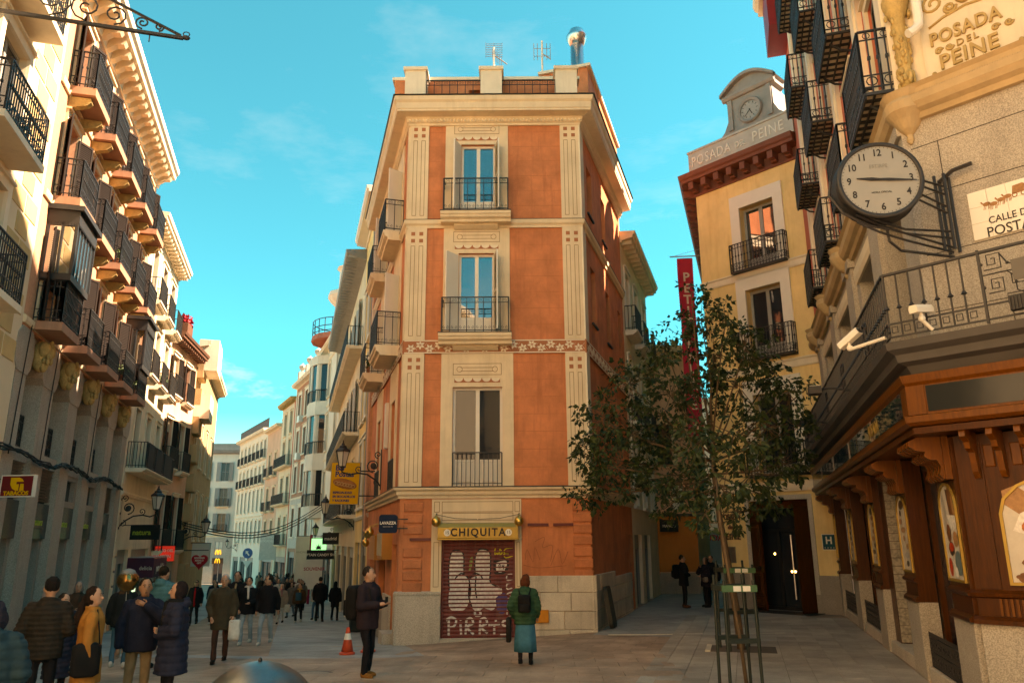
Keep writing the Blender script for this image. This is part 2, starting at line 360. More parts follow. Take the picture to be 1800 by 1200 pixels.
def french_mb(wd, h, fw=.07, sill=.0, bars=0, panel=.24):
    b = MB(); hw = wd / 2; d = .06
    b.fb(-hw, hw, h - fw, h, 0, d); b.fb(-hw, -hw + fw, 0, h - fw, 0, d); b.fb(hw - fw, hw, 0, h - fw, 0, d)
    b.fb(-fw * .75, fw * .75, 0, h - fw, 0.0, d * .9)
    for s in (-1, 1):
        x0, x1 = (-hw + fw, -fw * .75) if s < 0 else (fw * .75, hw - fw)
        if panel: b.fb(x0, x1, 0, h * panel, .0, d * .6); b.cbox(x0 + .06, x1 - .06, .08, h * panel - .06, d * .6, d * .6 + .02, .015)
        b.fb(x0, x1, 0, .05, d * .6, d * .8)
        for i in range(bars):
            z = h * panel + (h - fw - h * panel) * (i + 1) / (bars + 1); b.fb(x0, x1, z - .012, z + .012, 0, d * .7)
    return b
def window(parent, fr, u0, u1, z0, z1, depth=.22, m=None, bars=0, panel=.24, glass=None, fw=.07):
    """two-leaf window: frame part with its two panes as sub-parts"""
    m = m or m_white; wd, h = u1 - u0, z1 - z0
    f = cpart('window', ('win', round(wd, 2), round(h, 2), m.name, bars, panel, fw), lambda: french_mb(wd, h, fw, 0, bars, panel), m, parent, fr.at((u0 + u1) / 2, z0, -depth))
    g = glass or m_glass
    pw = wd / 2 - fw * 1.7; ph = h - fw - h * panel
    for s in (-1, 1):
        cpart('pane', ('pane', round(pw, 2), round(ph, 2), g.name), lambda: MB().fb(-pw / 2, pw / 2, 0, ph, 0, .008), g, f, fr.at((u0 + u1) / 2 + s * (wd / 4 - .01), z0 + h * panel, -depth + .018))
    return f
def window1(parent, fr, u0, u1, z0, z1, depth=.2, m=None, glass=None, bars=1, fw=.06):
    """window seen small: frame with one pane"""
    m = m or m_white; wd, h = u1 - u0, z1 - z0
    def mk():
        b = MB(); hw = wd / 2; b.fb(-hw, hw, h - fw, h, 0, .06); b.fb(-hw, hw, 0, fw, 0, .06); b.fb(-hw, -hw + fw, fw, h - fw, 0, .06); b.fb(hw - fw, hw, fw, h - fw, 0, .06); b.fb(-fw / 2, fw / 2, fw, h - fw, 0, .05)
        for i in range(bars): z = h * (i + 1) / (bars + 1); b.fb(-hw + fw, hw - fw, z - .02, z + .02, 0, .045)
        return b
    f = cpart('window', ('win1', round(wd, 2), round(h, 2), m.name, bars), mk, m, parent, fr.at((u0 + u1) / 2, z0, -depth))
    g = glass or m_glass
    cpart('pane', ('pane1', round(wd, 2), round(h, 2), g.name), lambda: MB().fb(-wd / 2 + .02, wd / 2 - .02, .02, h - .02, -.01, .006), g, f, fr.at((u0 + u1) / 2, z0, -depth))
    return f
def shutter_mb(wd, h, slats=True):
    b = MB(); b.fb(0, .05, 0, h, 0, .035); b.fb(wd - .05, wd, 0, h, 0, .035)
    for z in (0, h * .5 - .03, h - .06): b.fb(.05, wd - .05, z, z + .06, 0, .035)
    if slats:
        n = int(h / .055)
        for i in range(n):
            z = .06 + i * (h - .12) / n
            b.add([(.05, -.03, z), (wd - .05, -.03, z), (wd - .05, -.008, z + .04), (.05, -.008, z + .04)], [(0, 1, 2, 3)])
        b.fb(.05, wd - .05, .0, h - .05, -.001, .004)
    else: b.fb(.05, wd - .05, .06, h - .06, .008, .022)
    return b
def shutter(parent, fr, u, z, wd, h, ang, m, out=0.0, slats=True):
    """one leaf hinged at u; ang = degrees swung outward (180 = flat on the wall to the left, 0 = closed to the right)"""
    M_ = fr.at(u, z, out) @ RZ(-R(ang))
    return cpart('shutter', ('shut', round(wd, 2), round(h, 2), m.name, slats), lambda: shutter_mb(wd, h, slats), m, parent, M_)
def surround_mb(wd, h, t=.16, o=.05, sill=True):
    b = MB(); hw = wd / 2
    b.fb(-hw - t, -hw, 0, h, 0, o); b.fb(hw, hw + t, 0, h, 0, o); b.fb(-hw - t, hw + t, h, h + t, 0, o)
    b.fb(-hw - t - .03, hw + t + .03, h + t, h + t + .05, 0, o + .06)
    if sill: b.fb(-hw - t - .03, hw + t + .03, -.1, 0, 0, o + .07)
    return b
def surround(parent, fr, u0, u1, z0, z1, m, t=.16, o=.05, sill=True):
    wd, h = u1 - u0, z1 - z0
    return cpart('window_surround', ('sur', round(wd, 2), round(h, 2), t, o, m.name, sill), lambda: surround_mb(wd, h, t, o, sill), m, parent, fr.at((u0 + u1) / 2, z0))
def cornice(parent, fr, u0, u1, z, prof, m, m0=0, m1=0, name='cornice'):
    return part(name, MB().run([(o, z + q) for o, q in prof], u0, u1, m0, m1), m, parent, fr.M)
CORN = [(0, 0), (.06, 0), (.08, .08), (.35, .14), (.5, .16), (.5, .26), (.56, .30), (.6, .42), (0, .46)]
STRING = [(0, 0), (.05, 0), (.07, .05), (.1, .08), (.1, .14), (0, .18)]
def core(parent, fr, u0, u1, z0, z1, dep, m=None, inset=.34):
    """the body of a house behind its facade"""
    return part('building_core', MB().box(u0 + .02, u1 - .02, inset, dep, z0, z1), m or m_dark, parent, fr.M)

# ------------------------------------------------------------------ street lamp on a scrolled wall bracket
def lantern_parts(parent, M):
    """six-sided lantern, origin at the bottom finial"""
    b = MB(); b.sm = False
    b.lathe([(.015, -.12), (.03, -.08), (.045, -.04), (.02, 0), (.06, .03), (.115, .05), (.12, .07)], 6, M=None)
    b.lathe([(.25, .52), (.26, .55), (.235, .58), (.16, .64), (.13, .66), (.14, .69), (.09, .73), (.06, .74), (.05, .8), (.025, .82), (.03, .85), (.006, .92)], 6)
    for k in range(6):
        a = 2 * math.pi * k / 6; c, s_ = math.cos(a), math.sin(a)
        b.tube([(c * .115, s_ * .115, .06), (c * .225, s_ * .225, .53)], .012, 4)
    cpart('lantern_frame', 'lantern_frame', lambda: b, m_iron, parent, M)
    cpart('lantern_glass', 'lantern_glass', lambda: MB().lathe([(.105, .07), (.215, .52)], 6), m_lamp, parent, M)
def wall_lamp(label, fr, u, z, out=1.2, group='wall lamps along the street'):
    """z = height of the lantern's foot"""
    t = thing('street_lamp', label, 'street lamp', fr.at(u, z, 0), group)
    zz = z - .12
    def arm():
        b = MB(); b.fb(-.035, .035, zz - .55 - z, zz + .75 - z, 0, .03)
        P = lambda o, q: (0, -o, q - .12)
        b.tube([P(o, q) for o, q in ((.02, -.42), (.2, -.22), (.45, -.06), (.75, -.02), (1.0, -.08), (out, 0), (out, .1))], .028, 6)
        b.tube([P(p[0], p[1]) for p in spiral(.26, .22, .22, -math.pi / 2, 1.5, 18, 1)], .022, 5)
        b.tube([P(p[0], p[1]) for p in spiral(.72, .1, .12, -math.pi / 2, 1.3, 12, 1)], .016, 5)
        b.tube([P(p[0], p[1]) for p in spiral(.13, -.32, .12, math.pi / 2, 1.2, 12, -1)], .016, 5)
        b.tube([P(p[0], p[1]) for p in spiral(.12, .58, .12, -math.pi / 2, 1.3, 12, 1)], .018, 5)
        b.ell((0, -.26, .10), (.03, .1, .1), 8, 6)
        return b
    cpart('bracket', ('lamp_arm', out), arm, m_iron, t, fr.at(u, z, 0))
    lantern_parts(t, fr.at(u, z, out))
    return t

# ------------------------------------------------------------------ ground
m_paver = mat('brown setts', (0.38, 0.27, 0.195), .72, .18, .7, .25, 35, streak=0, spec=.4)
m_under = mat('dark mortar', (0.10, 0.08, 0.065), .95, .1, 4, .1, 60)
def slab_material(name, col, rnd=.16):
    m = speckle(name, col, rough=.62, dark=.16, size=70, var=.14, streak=0)
    nt = m.node_tree; b = nt.nodes['Principled BSDF']; src = b.inputs['Base Color'].links[0].from_socket
    oi = nt.nodes.new('ShaderNodeObjectInfo'); r = nt.nodes.new('ShaderNodeMapRange'); r.inputs[3].default_value = 1 - rnd; r.inputs[4].default_value = 1 + rnd; nt.links.new(oi.outputs['Random'], r.inputs[0])
    mx = nt.nodes.new('ShaderNodeVectorMath'); mx.operation = 'SCALE'; nt.links.new(src, mx.inputs[0]); nt.links.new(r.outputs[0], mx.inputs['Scale']); nt.links.new(mx.outputs[0], b.inputs['Base Color'])
    return m
def per_object(m, rnd):
    nt = m.node_tree; b = nt.nodes['Principled BSDF']; src = b.inputs['Base Color'].links[0].from_socket
    oi = nt.nodes.new('ShaderNodeObjectInfo'); r = nt.nodes.new('ShaderNodeMapRange'); r.inputs[3].default_value = 1 - rnd; r.inputs[4].default_value = 1 + rnd; nt.links.new(oi.outputs['Random'], r.inputs[0])
    mx = nt.nodes.new('ShaderNodeVectorMath'); mx.operation = 'SCALE'; nt.links.new(src, mx.inputs[0]); nt.links.new(r.outputs[0], mx.inputs['Scale']); nt.links.new(mx.outputs[0], b.inputs['Base Color'])
per_object(m_ashlar, .13); per_object(m_quoin, .08); per_object(m_stone_ochre, .08)
m_slab = slab_material('grey paving slab', (0.35, 0.315, 0.265))
m_slab_b = slab_material('blue grey paving slab', (0.30, 0.30, 0.285))
m_sett = slab_material('brown paving sett', (0.38, 0.27, 0.195), .10)
# fine joints between setts that are too small to build
def jointed(m, sx, sy, rot, depth=.5, mort=.03):
    nt = m.node_tree; N = nt.nodes; Lk = nt.links.new; b = N['Principled BSDF']; src = b.inputs['Base Color'].links[0].from_socket
    g = N.new('ShaderNodeNewGeometry'); mp = N.new('ShaderNodeMapping'); mp.inputs['Rotation'].default_value = (0, 0, rot); Lk(g.outputs['Position'], mp.inputs[0])
    br = N.new('ShaderNodeTexBrick'); br.inputs['Scale'].default_value = 1.0; br.inputs['Brick Width'].default_value = sx; br.inputs['Row Height'].default_value = sy; br.inputs['Mortar Size'].default_value = mort * sy
    br.inputs['Color1'].default_value = (.86, .86, .86, 1); br.inputs['Color2'].default_value = (1.12, 1.12, 1.12, 1); br.inputs['Mortar'].default_value = (depth, depth, depth, 1); Lk(mp.outputs[0], br.inputs['Vector'])
    mx = N.new('ShaderNodeMix'); mx.data_type = 'RGBA'; mx.blend_type = 'MULTIPLY'; mx.inputs['Factor'].default_value = 1; Lk(src, mx.inputs['A']); Lk(br.outputs['Color'], mx.inputs['B']); Lk(mx.outputs['Result'], b.inputs['Base Color'])
def stains(m, amt=.4):
    nt = m.node_tree; N = nt.nodes; Lk = nt.links.new; b = N['Principled BSDF']; src = b.inputs['Base Color'].links[0].from_socket
    g = N.new('ShaderNodeNewGeometry'); n = N.new('ShaderNodeTexNoise'); n.inputs['Scale'].default_value = .55; n.inputs['Detail'].default_value = 9; n.inputs['Roughness'].default_value = .72; Lk(g.outputs['Position'], n.inputs['Vector'])
    r = N.new('ShaderNodeMapRange'); r.inputs[1].default_value = .38; r.inputs[2].default_value = .62; r.inputs[3].default_value = 1 - amt; r.inputs[4].default_value = 1 + amt * .55; Lk(n.outputs[0], r.inputs[0])
    v = N.new('ShaderNodeTexVoronoi'); v.inputs['Scale'].default_value = 2.6; Lk(g.outputs['Position'], v.inputs['Vector'])
    r2 = N.new('ShaderNodeMapRange'); r2.inputs[1].default_value = .05; r2.inputs[2].default_value = .075; r2.inputs[3].default_value = .55; r2.inputs[4].default_value = 1; Lk(v.outputs['Distance'], r2.inputs[0])
    mm = N.new('ShaderNodeMath'); mm.operation = 'MULTIPLY'; Lk(r.outputs[0], mm.inputs[0]); Lk(r2.outputs[0], mm.inputs[1])
    mx = N.new('ShaderNodeVectorMath'); mx.operation = 'SCALE'; Lk(src, mx.inputs[0]); Lk(mm.outputs[0], mx.inputs['Scale']); Lk(mx.outputs[0], b.inputs['Base Color'])
stains(m_paver); stains(m_sett, .35); stains(m_slab, .28); stains(m_slab_b, .28)
jointed(m_paver, .60, .30, R(18), .70, .035)
gx = [-400, -120, -60, -30, -20, -12, -8, -5, -3, -2, -1, 0, 1, 2, 4, 8, 12, 20, 60, 120, 400]
gy = [-200, -60, -20, 0, 6, 10, 14, 15, 17, 19, 20.5, 24, 28, 32, 36, 45, 60, 80, 100, 125, 200, 400]
b = MB(); b.v = [(x, y, gz(x, y)) for y in gy for x in gx]
b.f = [(j * len(gx) + i, j * len(gx) + i + 1, (j + 1) * len(gx) + i + 1, (j + 1) * len(gx) + i) for j in range(len(gy) - 1) for i in range(len(gx) - 1)]
ground = struct(part('ground', b, m_paver, None, smooth=True))
# ================================================================== corner building in the middle
CF = Fr((-2.95, 20.44), (1, 0)); CL = Fr((-2.95, 20.44), neg(azd(-15.6))); CR = Fr((2.0, 20.44), azd(17.2))
W0 = 4.95; LL = 8.8; LR = 7.1
cb = thing('corner_building', 'narrow terracotta and cream corner building standing between the two streets', 'building', T(-.5, 20.44, 0))
def central_body():
    # interior mass so that light and sky do not pass through
    p = [CF.w(.3, 0, -.34), CF.w(W0 - .3, 0, -.34), CR.w(LR, 0, -.34), CL.w(-LL, 0, -.34)]
    b = MB(); b.add([(q.x, q.y, -.6) for q in p] + [(q.x, q.y, 14.6) for q in p], [(0, 1, 2, 3), (4, 5, 6, 7), (0, 1, 5, 4), (1, 2, 6, 5), (2, 3, 7, 6), (3, 0, 4, 7)])
    part('building_core', b, m_dark, cb)
central_body()
D3, D2, D1, DG = (1.5, 2.5, 11.25, 13.5), (1.46, 2.47, 7.72, 10.1), (1.34, 2.68, 3.64, 6.25), (1.1, 2.99, -.16, 2.28)
part('wall', MB().holes(0, W0, -.4, 14.2, [D3, D2, D1, DG], -.3, 0), m_red, cb, CF.M)
# left flank
LCOL = (-2.0, -5.9)
lops = [(c - .5, c + .5, z0, z1) for c in LCOL for z0, z1 in ((11.25, 13.4), (7.72, 10.0), (3.64, 6.2))] + [(-1.35, -.45, -.2, 2.15), (-4.6, -2.9, .3, 2.3), (-7.6, -5.6, -.2, 2.3)]
part('wall', MB().holes(-LL, 0, -1, 14.2, lops, -.3, 0), m_red, cb, CL.M)
# right flank
rops = [(1.0, 1.75, 11.75, 13.3), (3.3, 4.0, 11.75, 13.3), (1.15, 1.85, 8.35, 10.1), (3.6, 4.3, 8.35, 10.1), (5.9, 6.5, 8.35, 10.1), (5.2, 5.9, 4.2, 6.2), (6.2, 6.95, 0, 2.4)]
part('wall', MB().holes(0, LR, -.4, 14.2, rops, -.3, 0), m_red, cb, CR.M)
m_stucco_line = m_line
for (a, c, z0, z1) in rops[:6]:
    f = window1(cb, CR, a, c, z0, z1, .24, m_white, m_glass, 0)
    cpart('sill', ('csill', round(c - a, 2)), lambda: MB().fb(-(c - a) / 2 - .05, (c - a) / 2 + .05, -.05, 0, -.05, .06), m_lead, cb, CR.at((a + c) / 2, z0))
part('door', MB().fb(6.22, 6.93, 0, 2.38, -.2, -.14), m_brown, cb, CR.M)
# cream bands and window surrounds on the front
def incised(b, u0, u1, z0, z1, o, t=.016):
    b.fb(u0, u1, z0, z0 + t, o, o + .004); b.fb(u0, u1, z1 - t, z1, o, o + .004); b.fb(u0, u0 + t, z0 + t, z1 - t, o, o + .004); b.fb(u1 - t, u1, z0 + t, z1 - t, o, o + .004)
def front_bay(z0, z1, ua, ub, door, orn):
    part('window_surround', MB().holes(ua, ub, z0, z1, [door], 0, .035), m_cream, cb, CF.M)
    b = MB(); b2 = MB(); cu = (ua + ub) / 2; zt = door[3]
    za = zt + .33; zb = za + .32
    incised(b, cu - .66, cu + .66, za, zb, .036, .012); b.fb(cu - .45, cu + .45, za + .10, za + .112, .036, .04); b.fb(cu - .45, cu + .45, za + .2, za + .212, .036, .04)
    for s in (-1, 1): b.tube([(cu + s * .48 + .075 * math.cos(k * math.pi / 6), -.038, (za + zb) / 2 + .075 * math.sin(k * math.pi / 6)) for k in range(12)], .006, 4, False, True)
    part('incised_ornament', b, m_line, cb, CF.M)
    b2.fb(cu - .62, cu + .62, zt + .12, zt + .24, .036, .040)
    part('scallop_ground', b2, m_terra, cb, CF.M)
    b3 = MB()
    for k in range(5):
        c = cu - .5 + k * .25
        b3.poly([(c + .115 * math.cos(math.pi + math.pi * i / 8), zt + .24 + .1 * math.sin(math.pi + math.pi * i / 8)) for i in range(9)], .040, .048)
    part('scallop_frieze', b3, m_cream2, cb, CF.M)
front_bay(11.12, 14.16, 1.04, 2.87, D3, 1); front_bay(7.6, 10.86, 1.03, 2.9, D2, 1); front_bay(3.6, 7.18, 1.02, 2.98, D1, 1)
def pilaster(u0, u1, z0, z1):
    part('pilaster', MB().fb(u0, u1, z0, z1, 0, .05), m_cream, cb, CF.M)
    b = MB(); c = (u0 + u1) / 2; zt = z1 - .12
    for i in (-1, 1):
        for j in (0, 1): b.fb(c + i * .115 - .055, c + i * .115 + .055, zt - .11 - j * .21, zt - j * .21, .05, .054)
    part('square_inlay', b, m_terra, cb, CF.M)
    b = MB()
    for i in (-1, 1): incised(b, c + i * .115 - .06, c + i * .115 + .06, z0 + .12, zt - .42, .05, .012)
    part('incised_ornament', b, m_line, cb, CF.M)
for z0, z1 in ((11.12, 14.16), (7.56, 10.86), (3.6, 7.18)):
    pilaster(0, .55, z0, z1); pilaster(4.40, W0 + .001, z0, z1)
    part('pilaster', MB().fb(-.05, .38, z0, z1, 0, .05), m_cream2, cb, CR.M)
for z0, z1 in ((3.6, 7.18), (7.56, 10.86), (11.12, 14.16)):
    part('pilaster', MB().fb(-.22, .0, z0, z1, 0, .045), m_cream, cb, CL.M)
    for c in LCOL:
        part('window_surround', MB().holes(c - .85, c + .85, z0, z1, [(c - .5, c + .5, z0 + .1 if z0 > 4 else 3.64, {3.6: 6.2, 7.56: 10.0, 11.12: 13.4}[z0])], 0, .035), m_cream, cb, CL.M)
# day joints of the render, faint horizontal lines
m_joint = mat('faint render joint', (0.46, 0.15, 0.065), .95, .25, 4, 0)
for z0, z1 in ((11.2, 14.1), (7.65, 10.8), (3.75, 7.1)):
    z = z0 + .35
    while z < z1 - .1:
        for a, c in ((.552, 1.02), (2.99, 4.398)): part('render_joint', MB().fb(a, c, z, z + .009, 0, .0018), m_joint, cb, CF.M)
        z += .47
# frieze with leaves
LM = math.tan(R(15.6 / 2)) ; RM = math.tan(R(17.2 / 2))
for fr, a, c in ((CF, 0, W0), (CL, -LL, 0), (CR, 0, LR)):
    part('frieze', MB().fb(a - (.06 if fr is CR else 0), c, 7.18, 7.56, 0, .055), m_terra, cb, fr.M)
    b = MB()
    for z in (7.185, 7.525): b.fb(a, c, z, z + .03, .056, .064)
    n = int((c - a) / .25)
    rnd = random.Random(5)
    for k in range(n):
        u = a + .18 + k * (c - a - .1) / n; zc = 7.37 + (.05 if k % 2 else -.05)
        for j in range(6):
            an = j * math.pi / 3 + k * .5; L_ = .135; ca, sa = math.cos(an), math.sin(an)
            pts = [(u + ca * .015, zc + sa * .015), (u + ca * L_ * .5 - sa * .034, zc + sa * L_ * .5 + ca * .034), (u + ca * L_, zc + sa * L_), (u + ca * L_ * .5 + sa * .034, zc + sa * L_ * .5 - ca * .034)]
            pts = [(min(max(p[0], a), c), min(max(p[1], 7.22), 7.52)) for p in pts]
            b.poly(pts, .056, .062)
        for s in (-1, 1):
            q = u + .125; b.poly([(min(q - .05, c), 7.37 - s * .02), (min(q, c), 7.37 + s * .03), (min(q + .06, c), 7.37 + s * .12), (min(q + .02, c), 7.37 + s * .05)], .056, .062)
    part('leaf_relief', b, m_cream2, cb, fr.M)
# string courses and cornices
STR3 = [(0, 10.86), (.05, 10.86), (.06, 10.93), (.11, 10.98), (.12, 11.06), (.12, 11.09), (0, 11.12)]
COR1 = [(0, 3.30), (.05, 3.30), (.06, 3.36), (.11, 3.40), (.12, 3.48), (.19, 3.52), (.2, 3.57), (0, 3.60)]
CORT = [(0, 14.10), (.07, 14.10), (.08, 14.16), (.13, 14.19), (.14, 14.26), (.17, 14.33), (.46, 14.36), (.46, 14.42), (.48, 14.44), (.49, 14.62), (.54, 14.68), (.56, 14.80), (0, 14.90)]
for P, nm in ((STR3, 'string_course'), (COR1, 'string_course'), (CORT, 'cornice')):
    part(nm, MB().run(P, 0, W0, .75, .72), m_cream, cb, CF.M)
    part(nm, MB().run(P, -LL, 0, 0, .75), m_cream, cb, CL.M)
    part(nm, MB().run(P, 0, LR, .72, 0), m_cream if P is not CORT else m_cream2, cb, CR.M)
for P, nm in (([(0, 14.905), (.58, 14.815), (.60, 14.83), (0, 14.94)], 'gutter'), ([(0, 11.125), (.125, 11.095), (.13, 11.105), (0, 11.14)], 'flashing'), ([(0, 3.605), (.205, 3.575), (.21, 3.59), (0, 3.62)], 'flashing')):
    part(nm, MB().run(P, 0, W0, .75, .72), m_lead, cb, CF.M); part(nm, MB().run(P, -LL, 0, 0, .75), m_lead, cb, CL.M); part(nm, MB().run(P, 0, LR, .72, 0), m_lead, cb, CR.M)
b = MB()
n = 50
for k in range(n):
    u = -.08 + (W0 + .16) * (k + .5) / n; b.ell((u, -.145, 14.23), (.034, .03, .045), 6, 5)
part('egg_moulding', b, m_cream2, cb, CF.M, True)
# windows, shutters, balconies of the front
fz3 = window(cb, CF, *D3, .16, m_white, 0, .22, m_glass_sky); fz2 = window(cb, CF, *D2, .16, m_white, 0, .22, m_glass_sky)
fz1 = window(cb, CF, *D1, .16, m_white, 0, .26, m_glass)
shutter(cb, CF, D3[0], 11.3, .5, 2.15, 108, m_white, .02); shutter(cb, CF, D3[1], 11.3, .5, 2.15, 76, m_white, .02)
shutter(cb, CF, D2[0], 7.76, .5, 2.28, 128, m_white, .02); shutter(cb, CF, D2[1], 7.76, .5, 2.28, 78, m_white, .02)
for z, in ((11.21,), (7.66,)):
    slab(cb, CF, 1.95, z, 1.98, .48, .28, m_cream); railing(cb, CF, 1.95, z, 1.82, .42, 1.02, 'scroll')
    cpart('slab_flashing', 'flash1', lambda: MB().fb(-1.0, 1.0, 0, .02, 0, .5), m_lead, cb, CF.at(1.95, z))
    cpart('bracket_moulding', 'bmould', lambda: MB().run([(0, 0), (.2, 0), (.22, -.05), (.1, -.12), (0, -.14)], -.62, .62), m_cream, cb, CF.at(1.95, z - .28))
railing(cb, CF, 2.01, 3.6, 1.3, .03, .9, 'plain', out=.0)
# left flank windows and balconies
for c in LCOL:
    for z0, z1, d in ((11.25, 13.4, .6), (7.72, 10.0, .72), (3.64, 6.2, 0)):
        window(cb, CL, c - .5, c + .5, z0, z1, .16, m_white)
        if d:
            slab(cb, CL, c, z0 - .04, 1.9, d, .3, m_cream); railing(cb, CL, c, z0 - .04, 1.8, d - .05, 1.02, 'scroll')
            shutter(cb, CL, c + .5, z0, .5, z1 - z0 - .05, 60, m_white, .02); shutter(cb, CL, c - .5, z0, .5, z1 - z0 - .05, 150, m_white, .02)
        else: railing(cb, CL, c, 3.6, 1.1, .05, .9, 'plain')
part('cable_box', MB().fb(-3.6, -3.3, 5.0, 6.4, 0, .1), m_white, cb, CL.M)
# ground floor, front
part('portal_surround', MB().holes(.84, 3.16, .98, 3.28, [(1.1, 2.99, .9, 2.28)], 0, .04), m_cream, cb, CF.M)
b = MB(); incised(b, .90, 1.04, 2.95, 3.22, .041, .012); incised(b, 2.99, 3.12, 2.95, 3.22, .041, .012); incised(b, 1.1, 2.95, 2.95, 3.22, .041, .012); incised(b, 1.1, 2.95, 2.74, 2.93, .041, .012); incised(b, .90, 1.04, 1.1, 2.2, .041, .012); incised(b, 3.03, 3.12, 1.1, 2.2, .041, .012)
part('incised_ornament', b, m_line, cb, CF.M)
part('granite_base', MB().cbox(-.07, 1.1, -.6, .92, 0, .07, .012).run([(0, .92), (.09, .92), (.09, .97), (0, 1.0)], -.09, 1.1), m_granite, cb, CF.M)
part('granite_base', MB().fb(-.45, .07, -.6, .92, 0, .06).fb(-2.9, -1.35, -.7, .8, 0, .06), m_granite, cb, CL.M)
part('granite_base', MB().fb(-LL, -4.6, -1, .35, 0, .05).fb(-4.6, -2.9, -1, .28, 0, .06), m_granite_d, cb, CL.M)
part('threshold', MB().fb(1.1, 2.99, -.4, -.13, -.3, .05), m_granite, cb, CF.M)
part('threshold', MB().fb(-1.35, -.45, -.5, -.05, -.3, .3), m_granite, cb, CL.M)
# worn ashlar blocks at the right-hand corner, each its own stone
rnd = random.Random(3)
rows = [(.95, 1.36, [3.17, 4.07, 5.06]), (.50, .95, [3.17, 3.62, 4.40, 5.06]), (.06, .50, [3.17, 4.22, 5.06]), (-.3, .06, [3.17, 4.35, 5.06])]
for z0, z1, us in rows:
    for a, c in zip(us, us[1:]):
        q = rnd.uniform(-.008, .01); part('stone', MB().cbox(a + .004, c - .004, z0 + .004, z1 - .004, 0, .07 + q, .014), m_ashlar, cb, CF.M)
rows = [(.95, 1.36, [-.08, .8, 2.0, 3.1]), (.50, .95, [-.08, 1.3, 2.5, 3.7, 4.9, 6.2]), (.06, .50, [-.08, .9, 2.1, 3.3, 4.5, 5.6, 6.2]), (-.3, .06, [-.08, 1.4, 3.0, 4.6, 6.2]), (.95, 1.2, [3.1, 4.3, 5.3, 6.2])]
for z0, z1, us in rows:
    for a, c in zip(us, us[1:]):
        q = rnd.uniform(-.008, .01); part('stone', MB().cbox(a + .004, c - .004, z0 + .004, z1 - .004, 0, .06 + q, .014), m_ashlar, cb, CR.M)
for k in range(8):
    z = 3.2 - k * .285
    cpart('quoin', 'quoin', lambda: MB().cbox(-.25, .25, -.115, .115, 0, .035, .02), m_quoin, cb, CF.at(.36, z - .12, 0)) if k != 3 else None
    cpart('quoin', 'quoin', lambda: MB(), m_quoin, cb, CF.at(4.74, z - .12, 0)) if k < 7 else None
    if k < 7: cpart('quoin', 'quoin2', lambda: MB().cbox(0, .3, -.115, .115, 0, .035, .02), m_quoin, cb, CR.at(-.02, z - .12, 0))
# roller shutter with graffiti
def slat_mb():
    n = 6; pr = [(.012 * math.sin(math.pi * i / n) + .002, .1 * i / n) for i in range(n + 1)] + [(-.01, .1), (-.01, 0)]
    return MB().run(pr, -.945, .945)
m_roll = mat('maroon roller shutter', (0.14, 0.022, 0.018), .5, .35, 5, .1, 30, streak=.5, dirt=(.24, .13, .10))
for k in range(25): cpart('shutter_slat', 'roll_slat', slat_mb, m_roll, cb, CF.at(2.045, -.13 + k * .097, -.10))
part('shutter_guide', MB().fb(1.1, 1.15, -.15, 2.28, -.14, -.04).fb(2.94, 2.99, -.15, 2.28, -.14, -.04), m_roll, cb, CF.M)
m_gw = mat('chalky white spray paint', (0.62, 0.58, 0.54), .7, .3, 14, 0); m_gk = mat('black spray paint', (0.015, 0.014, 0.014), .6, 0, bump=0); m_gy = mat('yellow spray paint', (0.62, 0.55, 0.03), .6, .1, 9, 0); m_gp = mat('violet spray paint', (0.07, 0.045, 0.16), .6, .2, 9, 0); m_gg = mat('green spray paint', (0.22, 0.28, 0.08), .6, .2, 9, 0)
GO = -.0882
def curve(pts, n=8):
    r = []; P = [pts[0]] + list(pts) + [pts[-1]]
    for i in range(1, len(P) - 2):
        for k in range(n):
            t = k / n; a, b_, c, d = P[i - 1], P[i], P[i + 1], P[i + 2]
            r.append(tuple(.5 * (2 * b_[j] + (c[j] - a[j]) * t + (2 * a[j] - 5 * b_[j] + 4 * c[j] - d[j]) * t * t + (3 * b_[j] - a[j] - 3 * c[j] + d[j]) * t ** 3) for j in (0, 1)))
    r.append(tuple(pts[-1])); return r
def gpix(x, y):   # shutter paint coordinates: fraction of the shutter width and height (from the top)
    return (1.12 + x * 1.85, 2.26 - y * 2.4)
def graf(name, strokes, wd, m, o, fill=None):
    b = MB()
    for st in strokes: b.ribbon([gpix(*p) for p in curve(st)], wd, GO + (o - GO) * .12)
    for st in (fill or []): b.poly([gpix(*p) for p in curve(st + [st[0]])[:-1]], GO + (o - GO) * .12 - .0003)
    return part(name, b, m, cb, CF.M)
L1 = [(.10, .52), (.09, .30), (.12, .14), (.20, .11), (.29, .15), (.30, .30), (.30, .36), (.38, .42), (.40, .56), (.33, .70), (.2, .74), (.10, .68)]
L2 = [(.46, .38), (.45, .22), (.49, .12), (.57, .10), (.66, .14), (.67, .30), (.67, .44), (.82, .50), (.80, .62), (.70, .72), (.58, .70), (.52, .72), (.42, .70), (.37, .55), (.38, .42)]
graf('graffiti_fill', [], 0, m_gw, GO, [L1, L2])
graf('graffiti_outline', [L1[:7], L2[:8], [(.18, .40), (.26, .35), (.34, .38), (.38, .44), (.37, .52)], [(.38, .40), (.45, .35), (.53, .37), (.56, .41)], [(.47, .38), (.46, .50), (.48, .60)], [(.42, .70), (.37, .58), (.38, .44)]], .035, m_gk, GO + .003)
graf('graffiti_accent', [], 0, m_gg, GO + .001, [[(.38, .2), (.42, .18), (.41, .28), (.37, .33)]])
graf('graffiti_tag', [[(.73, .22), (.74, .32), (.84, .36)], [(.72, .22), (.88, .21), (.86, .30), (.74, .32)]], .05, m_gk, GO + .002, [[(.71, .21), (.90, .19), (.92, .30), (.82, .37), (.72, .35)]])
